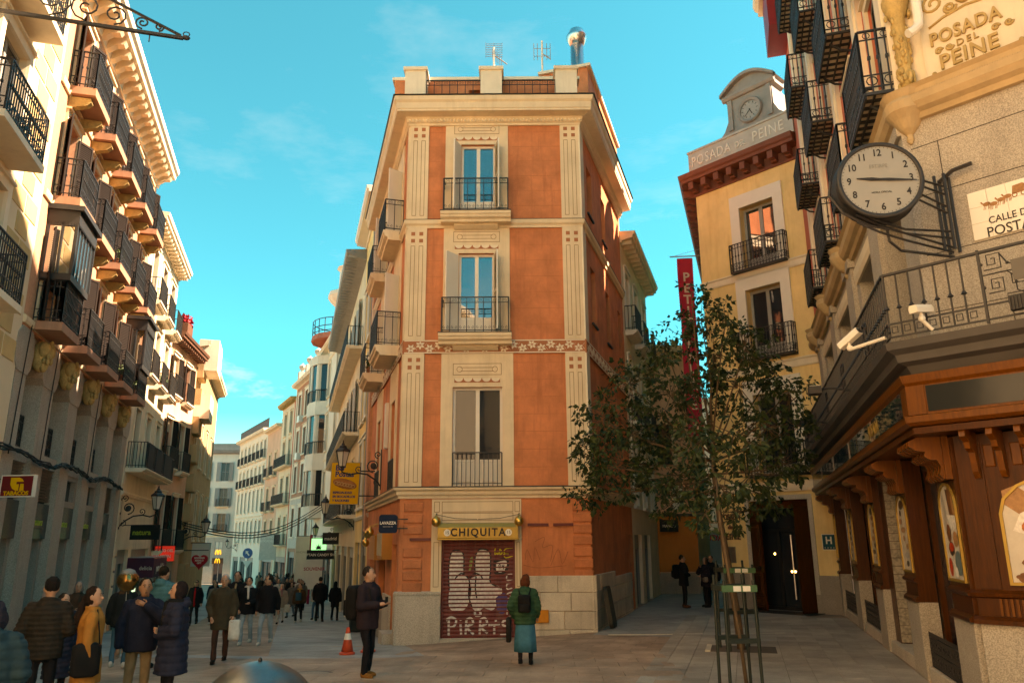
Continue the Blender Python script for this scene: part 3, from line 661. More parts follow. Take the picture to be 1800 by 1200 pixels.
graf('graffiti_tag', [[(.78, .31), (.76, .27), (.8, .26), (.79, .33)], [(.84, .25), (.83, .29), (.87, .28)], [(.87, .25), (.86, .33)]], .018, m_gw, GO + .006, [[(.75, .24), (.88, .22), (.89, .28), (.82, .34), (.75, .32)]])
graf('graffiti_tag', [[(.79, .285), (.785, .265), (.805, .262), (.80, .30)], [(.835, .262), (.83, .28), (.855, .278)], [(.855, .26), (.85, .31)]], .02, m_gk, GO + .009)
graf('graffiti_scribble', [[(.72, .13), (.74, .09), (.73, .16), (.76, .14), (.77, .16), (.79, .13)], [(.80, .16), (.80, .10), (.83, .14), (.80, .16)], [(.98, .09), (.88, .10), (.86, .14), (.92, .15), (.86, .15), (.88, .19), (.99, .17)]], .022, m_gy, GO + .004)
PT = [[(.10, .97), (.10, .82)], [(.06, .82), (.13, .79), (.20, .82), (.17, .88), (.10, .89)], [(.26, .86), (.27, .96)], [(.33, .96), (.34, .82)], [(.33, .82), (.40, .80), (.43, .85), (.35, .89), (.44, .96)], [(.52, .96), (.53, .82)], [(.52, .82), (.59, .80), (.62, .85), (.54, .89), (.63, .95)], [(.64, .87), (.80, .86)], [(.72, .87), (.72, .96)], [(.94, .82), (.85, .83), (.84, .87), (.92, .90), (.90, .96), (.80, .97)], [(.46, .77), (.46, .73), (.52, .73), (.53, .77), (.46, .775)], [(.26, .81), (.265, .825)], [(.74, .82), (.745, .835)]]
graf('graffiti_lettering', PT, .055, m_gw, GO + .006)
VT = [[(.97, .36), (.90, .37), (.90, .42), (.98, .41)], [(.98, .45), (.90, .46), (.90, .51), (.97, .50)], [(.97, .54), (.90, .56), (.97, .59), (.90, .61)], [(.98, .64), (.91, .64), (.92, .68), (.98, .68)], [(.90, .72), (.98, .71), (.97, .77), (.90, .77), (.90, .72)]]
graf('graffiti_lettering', VT, .03, m_gw, GO + .005)
graf('graffiti_patch', [], 0, m_gp, GO + .001, [[(.74, .60), (.86, .55), (.92, .66), (.84, .76), (.76, .72)]])
# scratched tag on the render beside the door and pale scuffs
b = MB()
for st in ([(3.25, 1.75), (3.3, 2.0), (3.45, 1.7), (3.5, 2.05), (3.62, 1.75)], [(3.5, 2.2), (3.75, 2.3), (3.7, 2.05), (3.95, 2.1), (3.9, 1.7)], [(3.9, 1.6), (4.1, 2.0), (4.2, 1.65), (4.35, 1.95)], [(3.2, 1.62), (3.6, 1.55), (4.3, 1.6)]): b.ribbon(curve(st), .012, .003)
part('scratched_tag', b, mat('faded spray line', (.30, .10, .05), .9, .2, 9, 0), cb, CF.M)
for a, c, z in ((3.32, 3.86, 2.62), (3.98, 4.5, 2.62), (.28, .82, 2.27)):
    part('metal_strip', MB().fb(a, c, z - .035, z + .035, .0, .05), mat('dark red metal', (.12, .012, .012), .4, .1, 5, 0), cb, CF.M)
part('wall_box', MB().cbox(3.48, 3.82, .24, .54, .075, .16, .01), mat('orange plastic', (.62, .22, .02), .5, .06, 5, 0), cb, CF.M)
# left flank shop front
m_teal = mat('dark teal door', (.03, .07, .065), .5, .1, 4, 0)
part('door', MB().fb(-1.35, -.45, -.05, 2.15, -.2, -.14), m_teal, cb, CL.M)
part('shop_fascia', MB().fb(-2.6, -1.4, 1.75, 2.55, 0, .28), mat('orange fascia', (.50, .20, .04), .5, .1, 3, 0), cb, CL.M)
part('shop_fascia', MB().fb(-5.2, -3.4, 1.7, 2.4, 0, .28), MATS['orange fascia'], cb, CL.M)
part('lit_panel', MB().fb(-2.55, -1.45, 1.85, 2.45, .28, .30), mat('frosted panel', (.5, .42, .28), .5, .2, 6, 0), cb, CL.M)
for a, c, z0, z1 in ((-4.6, -2.9, .3, 2.3), (-7.6, -5.6, -.2, 2.3)): part('shop_window', MB().fb(a, c, z0, z1, -.2, -.16), m_glass, cb, CL.M)
# terrace: piers, railings, attic
for a, c in ((-.2, .42), (2.06, 2.70), (4.31, 4.95)):
    part('parapet_pier', MB().fb(a, c, 14.86, 15.92, -.5, .12).run([(-.55, 15.92), (.17, 15.92), (.19, 15.97), (.19, 16.02), (-.57, 16.02)], a - .05, c + .05), m_cream2, cb, CF.M)
part('parapet_kerb', MB().fb(-.2, 4.95, 14.86, 15.0, -.3, .06), m_cream, cb, CF.M)
for a, c in ((.42, 2.06), (2.70, 4.31)): railing(cb, CF, (a + c) / 2, 15.0, c - a, 0.0, .72, 'scroll', out=-.1)
part('attic_wall', MB().holes(-.62, 5.0, 14.8, 16.06, [(1.68, 2.02, 15.35, 15.72)], -.95, -.62), m_red, cb, CF.M)
part('attic_cap', MB().fb(-.7, 5.1, 16.06, 16.16, -1.0, -.58), m_cream2, cb, CF.M)
part('attic_vent', MB().fb(1.68, 2.02, 15.35, 15.72, -.9, -.8), m_black, cb, CF.M)
part('attic_wall', MB().fb(-LL, -1.2, 14.8, 15.95, -.2, .30), m_red, cb, CL.M)
part('attic_wall', MB().fb(1.6, LR, 14.8, 17.1, -1.5, .05), m_red, cb, CR.M)
part('attic_cap', MB().fb(1.5, LR + .1, 17.1, 17.2, -1.6, .15), m_cream2, cb, CR.M)
p = [CF.w(-.2, 0, .3), CF.w(W0 + .2, 0, .3), CR.w(LR, 0, .3), CL.w(-LL, 0, .3)]
b = MB(); b.add([(q.x, q.y, 14.88) for q in p], [(0, 1, 2, 3)]); part('terrace_floor', b, m_roof, cb)
part('wall', MB().fb(0, 1, 0, 1, 0, .3), m_red, cb, Fr(CL.w(-LL), CR.w(LR) - CL.w(-LL)).M @ T(0, .3, -1) @ Matrix.Diagonal(((CR.w(LR) - CL.w(-LL)).length, 1, 15.8, 1)))

# ---- things fixed to the corner building
s = thing('shop_sign', 'gold boxed shop sign with dark capitals above the graffiti roller shutter', 'sign', CF.at(2.05, 2.46, 0))
part('sign_box', MB().run([(.04, 2.27), (.34, 2.27), (.36, 2.3), (.36, 2.56), (.3, 2.66), (.04, 2.68)], 1.03, 3.07), m_goldp, s, CF.M)
part('sign_trim', MB().fb(1.01, 3.09, 2.255, 2.285, .04, .38), m_goldp, s, CF.M)
text('lettering', 'CHIQUITA', .27, m_ink, s, CF.at(2.05, 2.43, .37), .012, sx=.92, spacing=1.25, bold=.006)
for u in (1.27, 2.83):
    c = part('number_disc', MB().lathe([(.085, 0), (.085, .012)], 20, M=CF.at(u, 2.43, .36) @ Matrix.Rotation(R(90), 4, 'X')), m_paper, s)
    text('number', '15', .11, m_ink, s, CF.at(u, 2.43, .374), .002)
for i, u in enumerate((.98, 3.10)):
    t = thing('bell_lamp', ['round brass lamp at the left end of the gold shop sign', 'round brass lamp at the right end of the gold shop sign'][i], 'lamp', CF.at(u, 2.68, .3), 'brass lamps over the shop sign')
    part('globe', MB().lathe([(.002, -.14), (.06, -.13), (.11, -.08), (.125, -.02), (.115, .04), (.08, .09), (.035, .11), (.03, .15)], 16), m_gold, t, CF.at(u, 2.72, .3), True)
    part('arm', MB().tube([(u, -.02, 2.78), (u, -.15, 2.92), (u, -.3, 2.88)], .012, 6).tube([(u, -.3, 2.88), (u + (1 if i == 0 else -1) * .5, -.32, 2.78), (u + (1 if i == 0 else -1) * 1.05, -.33, 2.76)], .007, 5), m_iron, t, CF.M)
s = thing('coffee_sign', 'rounded dark blue projecting sign with white lettering near the building corner', 'sign', CL.at(-1.0, 2.7, .5))
Ms = CF.at(-.25, 2.66, .25)
def rrect(w_, h_, r, n=5):
    P = []
    for cx_, cz_, a0 in ((w_ / 2 - r, h_ / 2 - r, 0), (-w_ / 2 + r, h_ / 2 - r, 90), (-w_ / 2 + r, -h_ / 2 + r, 180), (w_ / 2 - r, -h_ / 2 + r, 270)):
        P += [(cx_ + r * math.cos(R(a0 + 90 * k / n)), cz_ + r * math.sin(R(a0 + 90 * k / n))) for k in range(n + 1)]
    return P
part('panel', MB().poly(rrect(.46, .46, .07), -.05, .05), mat('navy enamel', (.006, .018, .045), .6, .05, 4, 0, spec=.15), s, Ms)
text('lettering', 'LAVAZZA', .10, m_paper, s, Ms @ T(0, -.053, .02), .003, bold=.003, sx=.95); text('lettering', 'TORINO, ITALIA, 1895', .026, m_paper, s, Ms @ T(0, -.053, -.07), .002)
part('arm', MB().box(.2, .5, -.01, .01, .1, .13).box(.2, .5, -.01, .01, -.13, -.1), m_iron, s, Ms)
for i, (u, z) in enumerate(((-2.6, 2.5), (-3.3, 2.45), (-3.9, 2.2))):
    t = tag(part('brass_globe_lamp', MB().lathe([(.002, -.13), (.07, -.11), (.115, -.03), (.1, .05), (.04, .1), (.03, .16)], 12).tube([(0, 0, .16), (0, .2, .22), (0, .45, .2)], .012, 5), m_gold, None, CL.at(u, z, .5), True), ['brass globe lamp nearest the dark blue projecting sign', 'brass globe lamp in the middle of three on the shop fascia', 'brass globe lamp farthest along the orange shop fascia'][i], 'lamp', 'brass globe lamps on the flank')
s = thing('sandwich_bar_sign', 'yellow rectangular bar sign with blue lettering and a sandwich picture', 'sign', CL.at(-7, 4.1, 1.0))
Ms = CF.M.copy(); Ms = Matrix.Translation(CL.w(-7, 4.18, 1.0)) @ RZ(R(-6)) @ Matrix.Rotation(R(1.2), 4, 'Y')
part('panel', MB().box(-.50, .50, -.06, .06, -.70, .70), mat('yellow sign face', (.78, .40, .012), .45, .04, 3, 0), s, Ms)
part('panel_frame', MB().box(-.515, .515, -.05, .05, -.715, .715), m_wgrey, s, Ms)
m_blue = mat('blue lettering', (.012, .03, .16), .5, 0, bump=0)
text('lettering', 'Bar', .26, m_blue, s, Ms @ T(-.36, -.064, .52), .003, 'LEFT', bold=.008); text('lettering', 'Postas', .26, m_blue, s, Ms @ T(-.36, -.064, .30), .003, 'LEFT', bold=.008)
for k, q in enumerate(('ESPECIALIDAD', 'EN BOCADILLOS', 'Y RACIONES')): text('lettering', q, .105, m_blue, s, Ms @ T(-.40, -.064, -.32 - k * .135), .003, 'LEFT', bold=.005)
b = MB()
b.ell((0, -.062, -.02), (.44, .012, .17), 20, 8, Matrix.Rotation(R(12), 4, 'Y')); part('sandwich_picture', b, mat('bread print', (.42, .15, .04), .6, .3, 12, 0), s, Ms, True)
b = MB()
for k in range(7):
    x = -.3 + k * .1; b.tube([(x + .07 * math.cos(a), -.078, -.05 - x * .2 + .05 * math.sin(a)) for a in [i * math.pi / 5 for i in range(10)]], .018, 4, False, True)
part('filling_picture', b, mat('squid ring print', (.62, .36, .16), .6, .2, 12, 0), s, Ms)
part('arm', MB().box(.5, 1.1, -.02, .02, .4, .44).box(.5, 1.1, -.02, .02, -.44, -.4), m_iron, s, Ms)
wall_lamp('black lantern on a scrolled wall arm beside the yellow sandwich sign', CL, -4.9, 4.5, 1.25)
# roof things
f = thing('steel_flue', 'shiny steel flue pipe with a conical cowl on the roof', 'flue', T(2.3, 23.0, 15))
part('pipe', MB().lathe([(.225, 0), (.225, 3.65)], 20), m_steel, f, T(2.3, 23.0, 15.0), True)
part('cowl', MB().lathe([(.225, 0), (.36, .30), (.36, .36), (.27, .52), (.24, .60), (.14, .68), (.02, .70)], 20), m_steel, f, T(2.3, 23.0, 18.63), True)
def antenna(label, x, y, z, h, kind):
    t = thing('tv_antenna', label, 'antenna', T(x, y, z), 'aerials on the terrace')
    part('mast', MB().tube([(0, 0, -2), (0, 0, h)], .035, 8), m_paper, t, T(x, y, z))
    b = MB()
    if kind:
        b.tube([(-.05, 0, h - .25), (.45, .3, h - .45)], .02, 5)
        for k in range(6): b.tube([(-.05 + k * .06, k * .04 - .3, h - .25 - k * .03), (-.05 + k * .06, k * .04 + .3, h - .25 - k * .03)], .008, 4)
        for k in range(8): b.box(-.28, .28, -.01, .01, h - .35 + k * .07, h - .345 + k * .07)
        for x_ in (-.28, 0, .28): b.box(x_ - .005, x_ + .005, -.01, .01, h - .4, h + .2)
    else:
        for x_ in (-.28, -.16, .16, .28):
            b.tube([(x_, 0, h - .75), (x_, 0, h - .1)], .012, 5)
        for z_ in (h - .3, h - .6): b.tube([(-.28, 0, z_), (.28, 0, z_)], .010, 5)
        b.tube([(0, 0, h - .5), (.3, .3, h - .5)], .02, 5)
    part('elements', b, m_wgrey, t, T(x, y, z))
antenna('grid television aerial above the middle parapet pier', -.55, 23, 16.4, 2.2, True)
antenna('tall aerial of vertical rods near the steel flue', 1.1, 23, 16.4, 2.45, False)
# ================================================================== houses along the left street
_a = R(-15.6)
FB = Fr((-6 * math.cos(_a), 6 * math.sin(_a)), azd(-15.6))
# ---------------------------------------------------------------- A: ochre block-work house at the picture edge
A = thing('ochre_house', 'ochre house with cream-jointed painted blocks at the left edge of the picture', 'building', FB.at(14, 0))
awin = [(15.0, 16.4, z, z + 2.35) for z in (6.75, 9.75, 12.75)] + [(11.6, 13.0, z, z + 2.35) for z in (6.75, 9.75, 12.75)]
part('wall', MB().holes(-12, 18.5, -.5, 17.5, awin, -.3, 0), mat('cream jointing', (.70, .58, .40), .85, .06, 1, .1, 60), A, FB.M)
core(A, FB, -12, 18.5, -.5, 17.4, 9)
for (a, c, z0, z1) in awin:
    window(A, FB, a, c, z0, z1, .2, m_wgrey); surround(A, FB, a, c, z0, z1, m_cream2, .2, .07, False)
for zb in (6.72, 9.72, 12.72):
    for cu in (15.3, 12.0):
        slab(A, FB, cu, zb, 2.3, .62, .14, m_cream2, True); railing(A, FB, cu, zb, 2.2, .58, 1.05, 'ornate')
# painted blocks: each its own piece, broken by windows
for r in range(22):
    z0 = 6.0 + r * .52; k = 0; u = 18.35 - (.4 if r % 2 else 0)
    while u > 12.8:
        wd = .78; a, c = u - wd, u
        if all(c < h[0] - .2 or a > h[1] + .2 or z0 + .5 < h[2] or z0 > h[3] + .24 for h in awin):
            cpart('block', 'ablock', lambda: MB().cbox(-.35, .35, 0, .45, 0, .016, .006), m_stone_ochre, A, FB.at(u - wd / 2, z0))
        u -= wd
cornice(A, FB, -12, 18.5, 17.2, CORN, m_cream2)
part('shop_front', MB().fb(12, 18.3, -.5, 3.2, 0, .12), m_granite_d, A, FB.M)
# ---------------------------------------------------------------- B: orange brick house over granite piers
Bh = thing('orange_house', 'orange brick house with balcony rows above a tall granite shopfront', 'building', FB.at(24.5, 0))
m_bslab = mat('dull pink slab', (.42, .22, .14), .85, .15, 2, .1, 50, streak=.4)
BC = (19.85, 22.15, 24.45, 26.75, 29.05)
bw = [(c - .5, c + .5, z, z + h) for z, h in ((7.15, 2.35), (10.25, 2.2), (13.2, 2.1)) for c in BC]
part('wall', MB().holes(18.5, 30.6, 6.9, 16.2, bw, -.3, 0), m_brick, Bh, FB.M)
core(Bh, FB, 18.5, 30.6, -1.2, 16.4, 9, inset=.75)
b = MB()
for z in (6.95, 10.0, 12.95): b.run([(0, z), (.05, z), (.07, z + .06), (.07, z + .16), (0, z + .2)], 18.5, 30.6)
part('string_course', b, m_cream, Bh, FB.M)
m_louv = mat('dark louvred shutter', (.016, .010, .007), .7, .1, 4, .1, 40, spec=.15)
for c in BC:
    for i, (z, h) in enumerate(((7.15, 2.35), (10.25, 2.2), (13.2, 2.1))):
        window(Bh, FB, c - .5, c + .5, z, z + h, .22, m_brown)
        surround(Bh, FB, c - .5, c + .5, z, z + h, m_cream, .16, .06, False)
        shutter(Bh, FB, c - .5, z, .48, h - .1, 150, m_louv, .03); shutter(Bh, FB, c + .5, z, .48, h - .1, 30, m_louv, .03)
        d = .62
        slab(Bh, FB, c, z, 1.5, d, .2, m_bslab, True); railing(Bh, FB, c, z, 1.48, d - .04, 1.0, 'ornate')
        if i:
            for s_ in (-1, 1):
                cpart('scroll_bracket', 'bbr', lambda: MB().poly([(0, 0), (-.5, 0), (-.52, -.1), (-.42, -.2), (-.2, -.26), (0, -.34)], -.09, .09), m_carved, Bh, FB.at(c + s_ * .55, z - .24) @ RZ(R(90)))
# piers of granite rising through two floors
P_ = ((18.55, 19.25), (20.5, 21.38), (22.85, 23.7), (25.22, 26.02), (27.53, 28.4), (29.85, 30.58))
def pier_mb(wd):
    b = MB(); h = wd / 2
    b.fb(-h, h, -1.4, 5.9, -.55, 0)
    pr = [(-h, 5.9), (-h - .16, 6.05), (-h - .24, 6.35), (-h - .2, 6.7), (-h, 6.9), (h, 6.9), (h + .2, 6.7), (h + .24, 6.35), (h + .16, 6.05), (h, 5.9)]
    b.poly(pr, -.5, 0.02); return b
for a, c in P_: cpart('granite_pier', ('pier', round(c - a, 2)), lambda: pier_mb(c - a), m_bgran, Bh, FB.at((a + c) / 2, 0))
for i in range(5):
    a, c = P_[i][1], P_[i + 1][0]; cu = (a + c) / 2; wd = c - a
    part('spandrel', MB().fb(a, c, 4.05, 4.35, -.5, -.1), m_bgran, Bh, FB.M)
    window(Bh, FB, a, c, 4.35, 6.3, .48, m_brown, 0, .1)
    part('arch_head', MB().fb(a, c, 6.3, 6.9, -.5, -.12), m_bgran, Bh, FB.M)
    railing(Bh, FB, cu, 4.35, wd - .05, 0, .8, 'dense', out=-.3)
    def keystone():
        b = MB(); b.ell((0, -.1, -.02), (.2, .2, .38), 10, 8); b.ell((-.14, -.2, .12), (.12, .14, .2), 8, 6); b.ell((.15, -.22, .15), (.13, .14, .18), 8, 6); b.ell((0, -.28, .05), (.1, .1, .16), 8, 6)
        b.ell((-.05, -.2, -.25), (.1, .1, .16), 8, 6)
        rn = random.Random(4)
        for k in range(14): b.ell((rn.uniform(-.24, .24), rn.uniform(-.32, -.12), rn.uniform(-.3, .32)), (.06, .05, .09), 6, 5)
        return b
    cpart('carved_keystone', 'keyst', keystone, m_carved, Bh, FB.at(cu, 6.5, -.05), True)
    # shop floor
    part('shop_sign_panel', MB().fb(a, c, 2.35, 3.2, -.24, -.13), mat('dark glazed fascia', (.03, .03, .028), .25, .2, 3, 0, spec=.6), Bh, FB.M)
    if i in (0, 4, 1):
        b = MB()
        for k in range(11): z = 3.25 + k * .075; b.add([(a, .20, z), (c, .20, z), (c, .13, z + .05), (a, .13, z + .05)], [(0, 1, 2, 3)])
        part('louvre', b, m_granite_d, Bh, FB.M); part('louvre_back', MB().fb(a, c, 3.2, 4.06, -.5, -.26), m_black, Bh, FB.M)
    else:
        part('fanlight', MB().holes(a, c, 3.2, 4.06, [(a + .18, c - .18, 3.36, 3.92)], -.26, -.12), m_granite_d, Bh, FB.M); part('pane', MB().fb(a, c, 3.2, 4.06, -.5, -.25), m_glass, Bh, FB.M)
    part('shop_window', MB().fb(a, c, -1.0, 2.36, -.46, -.42), m_glass if i else m_wood2, Bh, FB.M)
    part('shop_jamb', MB().fb(c - .2, c, -1.2, 2.36, -.42, -.2), m_granite_d, Bh, FB.M)
part('shop_lettering_ground', MB().fb(21.5, 22.6, 2.6, 2.61, -.13, -.12), m_black, Bh, FB.M)
m_green = mat('green lettering', (.30, .42, .05), .5, 0, bump=0)
for u in (24.4, 26.8, 22.1): text('lettering', 'natura', .26, m_green, Bh, FB.at(u, 2.75, -.125), .004, shear=.3)
# bundle of cables slung along the shop head
rn = random.Random(8); b = MB()
for k in range(7):
    pts = []; u = 17.6
    while u < 30.6: pts.append((u, -.04 - rn.uniform(0, .09), 4.16 + rn.uniform(-.08, .08) + .08 * math.sin(u * 1.4))); u += .55
    b.tube(pts, .018, 4)
for u in (18.8, 21.0, 25.6): b.tube([(u, -.03, 4.1), (u + .1, -.03, 5.5), (u + .15, -.06, 7)], .012, 4)
tag(part('cable_bundle', b, m_cable, None, FB.M), 'tangled black cables slung along the granite shopfront below the mezzanine windows', 'cables')
# cornice with big brackets
part('cornice', MB().run([(0, 15.85), (.05, 15.85), (.08, 16.0), (.10, 16.2), (.62, 16.28), (.64, 16.42), (.72, 16.5), (.75, 16.66), (0, 16.8)], 18.5, 30.75), m_cream2, Bh, FB.M)
for k in range(22):
    cpart('modillion', 'bmod', lambda: MB().poly([(0, 0), (-.52, 0), (-.56, -.09), (-.5, -.2), (-.3, -.22), (-.16, -.34), (0, -.4)], -.12, .12), m_cream, Bh, FB.at(18.8 + k * .55, 16.25) @ RZ(R(90)))
# two glazed miradors
def mirador(label, cu, z0, z1, d, wd):
    t = thing('glazed_bay', label, 'bay window', FB.at(cu, z0, 0), 'glazed bays on the orange house')
    b = MB(); h = wd / 2
    b.fb(-h, h, z0, z0 + .16, 0, d); b.fb(-h - .03, h + .03, z1 - .42, z1 - .12, 0, d + .03); b.fb(-h - .1, h + .1, z1 - .12, z1, 0, d + .12)
    for k in range(7):
        x = -h + k * wd / 6; b.fb(x - .025, x + .025, z0 + .16, z1 - .42, d - .05, d) if k % 2 == 0 or True else 0
    for k in range(3):
        o = .02 + k * (d - .05) / 2
        for s_ in (-1, 1): b.fb(s_ * h - .03, s_ * h + .03, z0 + .16, z1 - .42, o, o + .05)
    for k in range(24):
        x = -h + (k + .5) * wd / 24; b.poly([(x - .03, z1 - .42), (x + .03, z1 - .42), (x, z1 - .5)], d + .01, d + .03)
    for k in range(10):
        o = (k + .5) * d / 10
        for s_ in (-1, 1): b.box(s_ * (h + .02) - .01, s_ * (h + .02) + .01, -o - .03, -o + .03, z1 - .5, z1 - .42)
    part('bay_frame', b, m_iron, t, FB.at(cu, 0))
    part('pane', MB().fb(-h + .02, h - .02, z0 + .1, z1 - .4, d - .035, d - .025), glass_mat('bay glass', (.03, .05, .06), 3.0, .02), t, FB.at(cu, 0))
    for s_ in (-1, 1): part('pane', MB().box(s_ * (h - .01) - .005, s_ * (h - .01) + .005, -d + .04, -.02, z0 + .1, z1 - .4), glass_mat('bay side glass', (.10, .07, .04), 2.4, .02), t, FB.at(cu, 0))
mirador('black framed glazed bay nearest the ochre block-work house', 19.85, 8.15, 9.98, .66, 1.6); mirador('dark glazed bay at the far end of the orange house', 29.05, 8.05, 9.9, .66, 1.5)
# fixed to B: the tobacconist's sign
s = thing('tobacco_sign', 'dark red lightbox with yellow leaf emblem and TABACOS lettering', 'sign', FB.at(18.0, 3.5, .5))
Ms = Matrix.Translation(FB.w(18.2, 3.38, .5)) @ RZ(R(-2)) @ Matrix.Rotation(R(-.4), 4, 'Y') @ Matrix.Scale(.7, 4)
part('panel_frame', MB().box(-.50, .50, -.07, .07, -.32, .32), m_paper, s, Ms)
part('panel', MB().box(-.465, .465, -.075, .05, -.288, .288), mat('maroon lightbox', (.17, .006, .010), .4, .05, 3, 0), s, Ms)
m_yel = mat('yellow vinyl', (.82, .42, .01), .4, 0, bump=0)
b = MB(); b.poly([(-.20, .24), (.05, .24), (.14, .2), (.2, .12), (-.02, .12), (-.02, .05), (.06, .05), (.06, -.14), (-.02, -.14), (-.13, -.08), (-.2, .04)], .076, .080); b.poly([(.10, .06), (.20, .06), (.22, -.14), (.09, -.14)], .076, .080)
part('emblem', b, m_yel, s, Ms); text('lettering', 'TABACOS', .16, m_yel, s, Ms @ T(0, -.08, -.215), .003, bold=.006, sx=1.05)
part('arm', MB().box(-.9, -.5, -.015, .015, .2, .23), m_iron, s, Ms)

# ---------------------------------------------------------------- generic plainer house front
m_blind = mat('sun bleached blind', (.42, .37, .27), .8, .12, 3, .3, 60, grain=(1, 1, 9))
def house(name, label, fr, u0, u1, zg, zt, mwall, cols, rows, win=.95, msur=None, mwin=None, bal=None, corn=True, dep=9, mcorn=None, modil=0, glass=None, sills=True, surt=.14, big=False, mshut=None, gf=None, bands=(), roof=None):
    """rows: list of (z0, z1); bal: {row: (style, depth)}; gf: ground-floor openings (u0,u1,z1)"""
    t = thing(name, label, 'building', fr.at((u0 + u1) / 2, zg))
    ops = [(c - win / 2, c + win / 2, z0, z1) for (z0, z1) in rows for c in cols]
    gops = [(a, c, zg + .05, z) for a, c, z in (gf or [])]
    part('wall', MB().holes(u0, u1, zg - .5, zt, ops + gops, -.26, 0), mwall, t, fr.M); core(t, fr, u0, u1, zg - .5, zt + .15, dep)
    rw = random.Random(len(label) * 7)
    for a, c, z0, z1 in ops:
        q_ = rw.random(); (window if big else window1)(t, fr, a, c, z0, z1, .18, mwin or m_white, glass=glass or (m_glass_w if q_ < .28 else m_glass))
        if .28 < q_ < .55:
            dz = round((z1 - z0) * rw.choice((.25, .4, .6)), 2); cpart('roller_blind', ('blind', round(c - a, 2), dz), lambda: MB().fb(-(c - a) / 2 + .02, (c - a) / 2 - .02, -dz, 0, -.13, -.10), m_blind, t, fr.at((a + c) / 2, z1))
        if msur: surround(t, fr, a, c, z0, z1, msur, surt, .05, sills)
        if mshut: shutter(t, fr, a, z0, win / 2, z1 - z0, 170, mshut, .055)
        if mshut: shutter(t, fr, c, z0, win / 2, z1 - z0, 10, mshut, .055)
    for r, (st, d) in (bal or {}).items():
        z0 = rows[r][0]
        if st == 'long':
            wd = u1 - u0 - .6; slab(t, fr, (u0 + u1) / 2, z0, wd, d, .16, msur or m_cream); railing(t, fr, (u0 + u1) / 2, z0, wd - .05, d - .05, .95, 'plain')
        else:
            for c in cols:
                slab(t, fr, c, z0, win + .55, d, .2, msur or m_cream); railing(t, fr, c, z0, win + .5, d - .05, .95, st)
    for a, c, z1, in [(g[0], g[1], g[3]) for g in gops]:
        part('shop_window', MB().fb(a, c, zg - .3, z1, -.26, -.2), m_glass, t, fr.M); part('shop_frame', MB().holes(a, c, zg - .3, z1, [(a + .08, (a + c) / 2 - .04, zg + .3, z1 - .5), ((a + c) / 2 + .04, c - .08, zg + .05, z1 - .5)], -.2, -.12), m_wgrey, t, fr.M)
    for z in bands: part('string_course', MB().run([(o, z + q) for o, q in STRING], u0, u1), msur or m_cream, t, fr.M)
    if corn: cornice(t, fr, u0 - .05, u1 + .05, zt - .1, CORN, mcorn or msur or m_cream2)
    if modil:
        for k in range(modil): cpart('modillion', ('hmod', (mcorn or m_cream).name), lambda: MB().fb(-.07, .07, -.16, 0, 0, .42), mcorn or m_cream, t, fr.at(u0 + (k + .5) * (u1 - u0) / modil, zt + .05))
    if roof: part('roof', MB().add([(u0, -.55, zt + .35), (u1, -.55, zt + .35), (u1, dep * .5, zt + roof), (u0, dep * .5, zt + roof)], [(0, 1, 2, 3)]) or MB(), m_roof, t, fr.M) if False else None
    return t
# C: pale yellow house
C_ = house('cream_house', 'cream house with separate top-floor balconies and a bracketed eave', FB, 30.6, 38.0, -1.0, 14.5, m_sandw, (32.0, 34.3, 36.6), ((4.9, 7.2), (8.5, 10.8), (11.4, 13.7)), 1.0, m_cream2, m_brown, {0: ('long', .7), 1: ('plain', .5), 2: ('plain', .5)}, mcorn=m_cream2, modil=16, gf=((30.9, 33.2, 2.0), (33.8, 37.6, 2.0)), bands=(3.9,), big=True, mshut=None)
part('balcony_screen', MB().fb(31.2, 32.3, 4.9, 5.85, .66, .68).fb(32.9, 34.4, 4.9, 5.85, .66, .68).fb(35.0, 37.0, 4.9, 5.85, .66, .68), mat('dark cloth screen', (.02, .022, .025), .8, .1, 4, 0), C_, FB.M)
for k in range(10): cpart('quoin', 'cq', lambda: MB().cbox(0, .45, 0, .42, 0, .03, .015), m_sandw, C_, FB.at(30.62, -.2 + k * .5, 0))
# D: peach house turned a little
FD = Fr(FB.w(38.0), azd(-9.5))
D_ = house('peach_house', 'peach house with brown shutters under a dark bracketed eave', FD, .02, 5.2, -1.2, 11.6, m_peach, (1.0, 3.4), ((1.9, 4.4), (5.6, 7.9), (9.0, 10.9)), .95, m_cream2, m_brown, {0: ('plain', .45), 1: ('plain', .4), 2: ('plain', .3)}, mcorn=m_brown, modil=14, mshut=m_louv, gf=((.5, 4.6, 1.4),))
def geraniums():
    b = MB(); rn = random.Random(2)
    for k in range(140):
        c = Vector((rn.uniform(-.5, .5), rn.uniform(-.2, .2), rn.uniform(0, .45))); d = Vector((rn.uniform(-1, 1), rn.uniform(-1, 1), rn.uniform(-1, 1))).normalized() * .07; e = d.orthogonal().normalized() * .06
        b.add([c - d - e, c + d - e, c + d + e, c - d + e], [(0, 1, 2, 3)])
    return b
ger = thing('geranium_box', 'red flowering plant on the roof terrace above the peach house', 'plant', FD.at(1.0, 12.1, .3))
part('flowers', geraniums(), mat('red petals', (.42, .02, .03), .7, .3, 9, 0), ger, FD.at(1.0, 12.45, .3)); part('planter', MB().fb(-.5, .5, 0, .5, -.2, .2), m_brown, ger, FD.at(1.0, 12.0, .3))
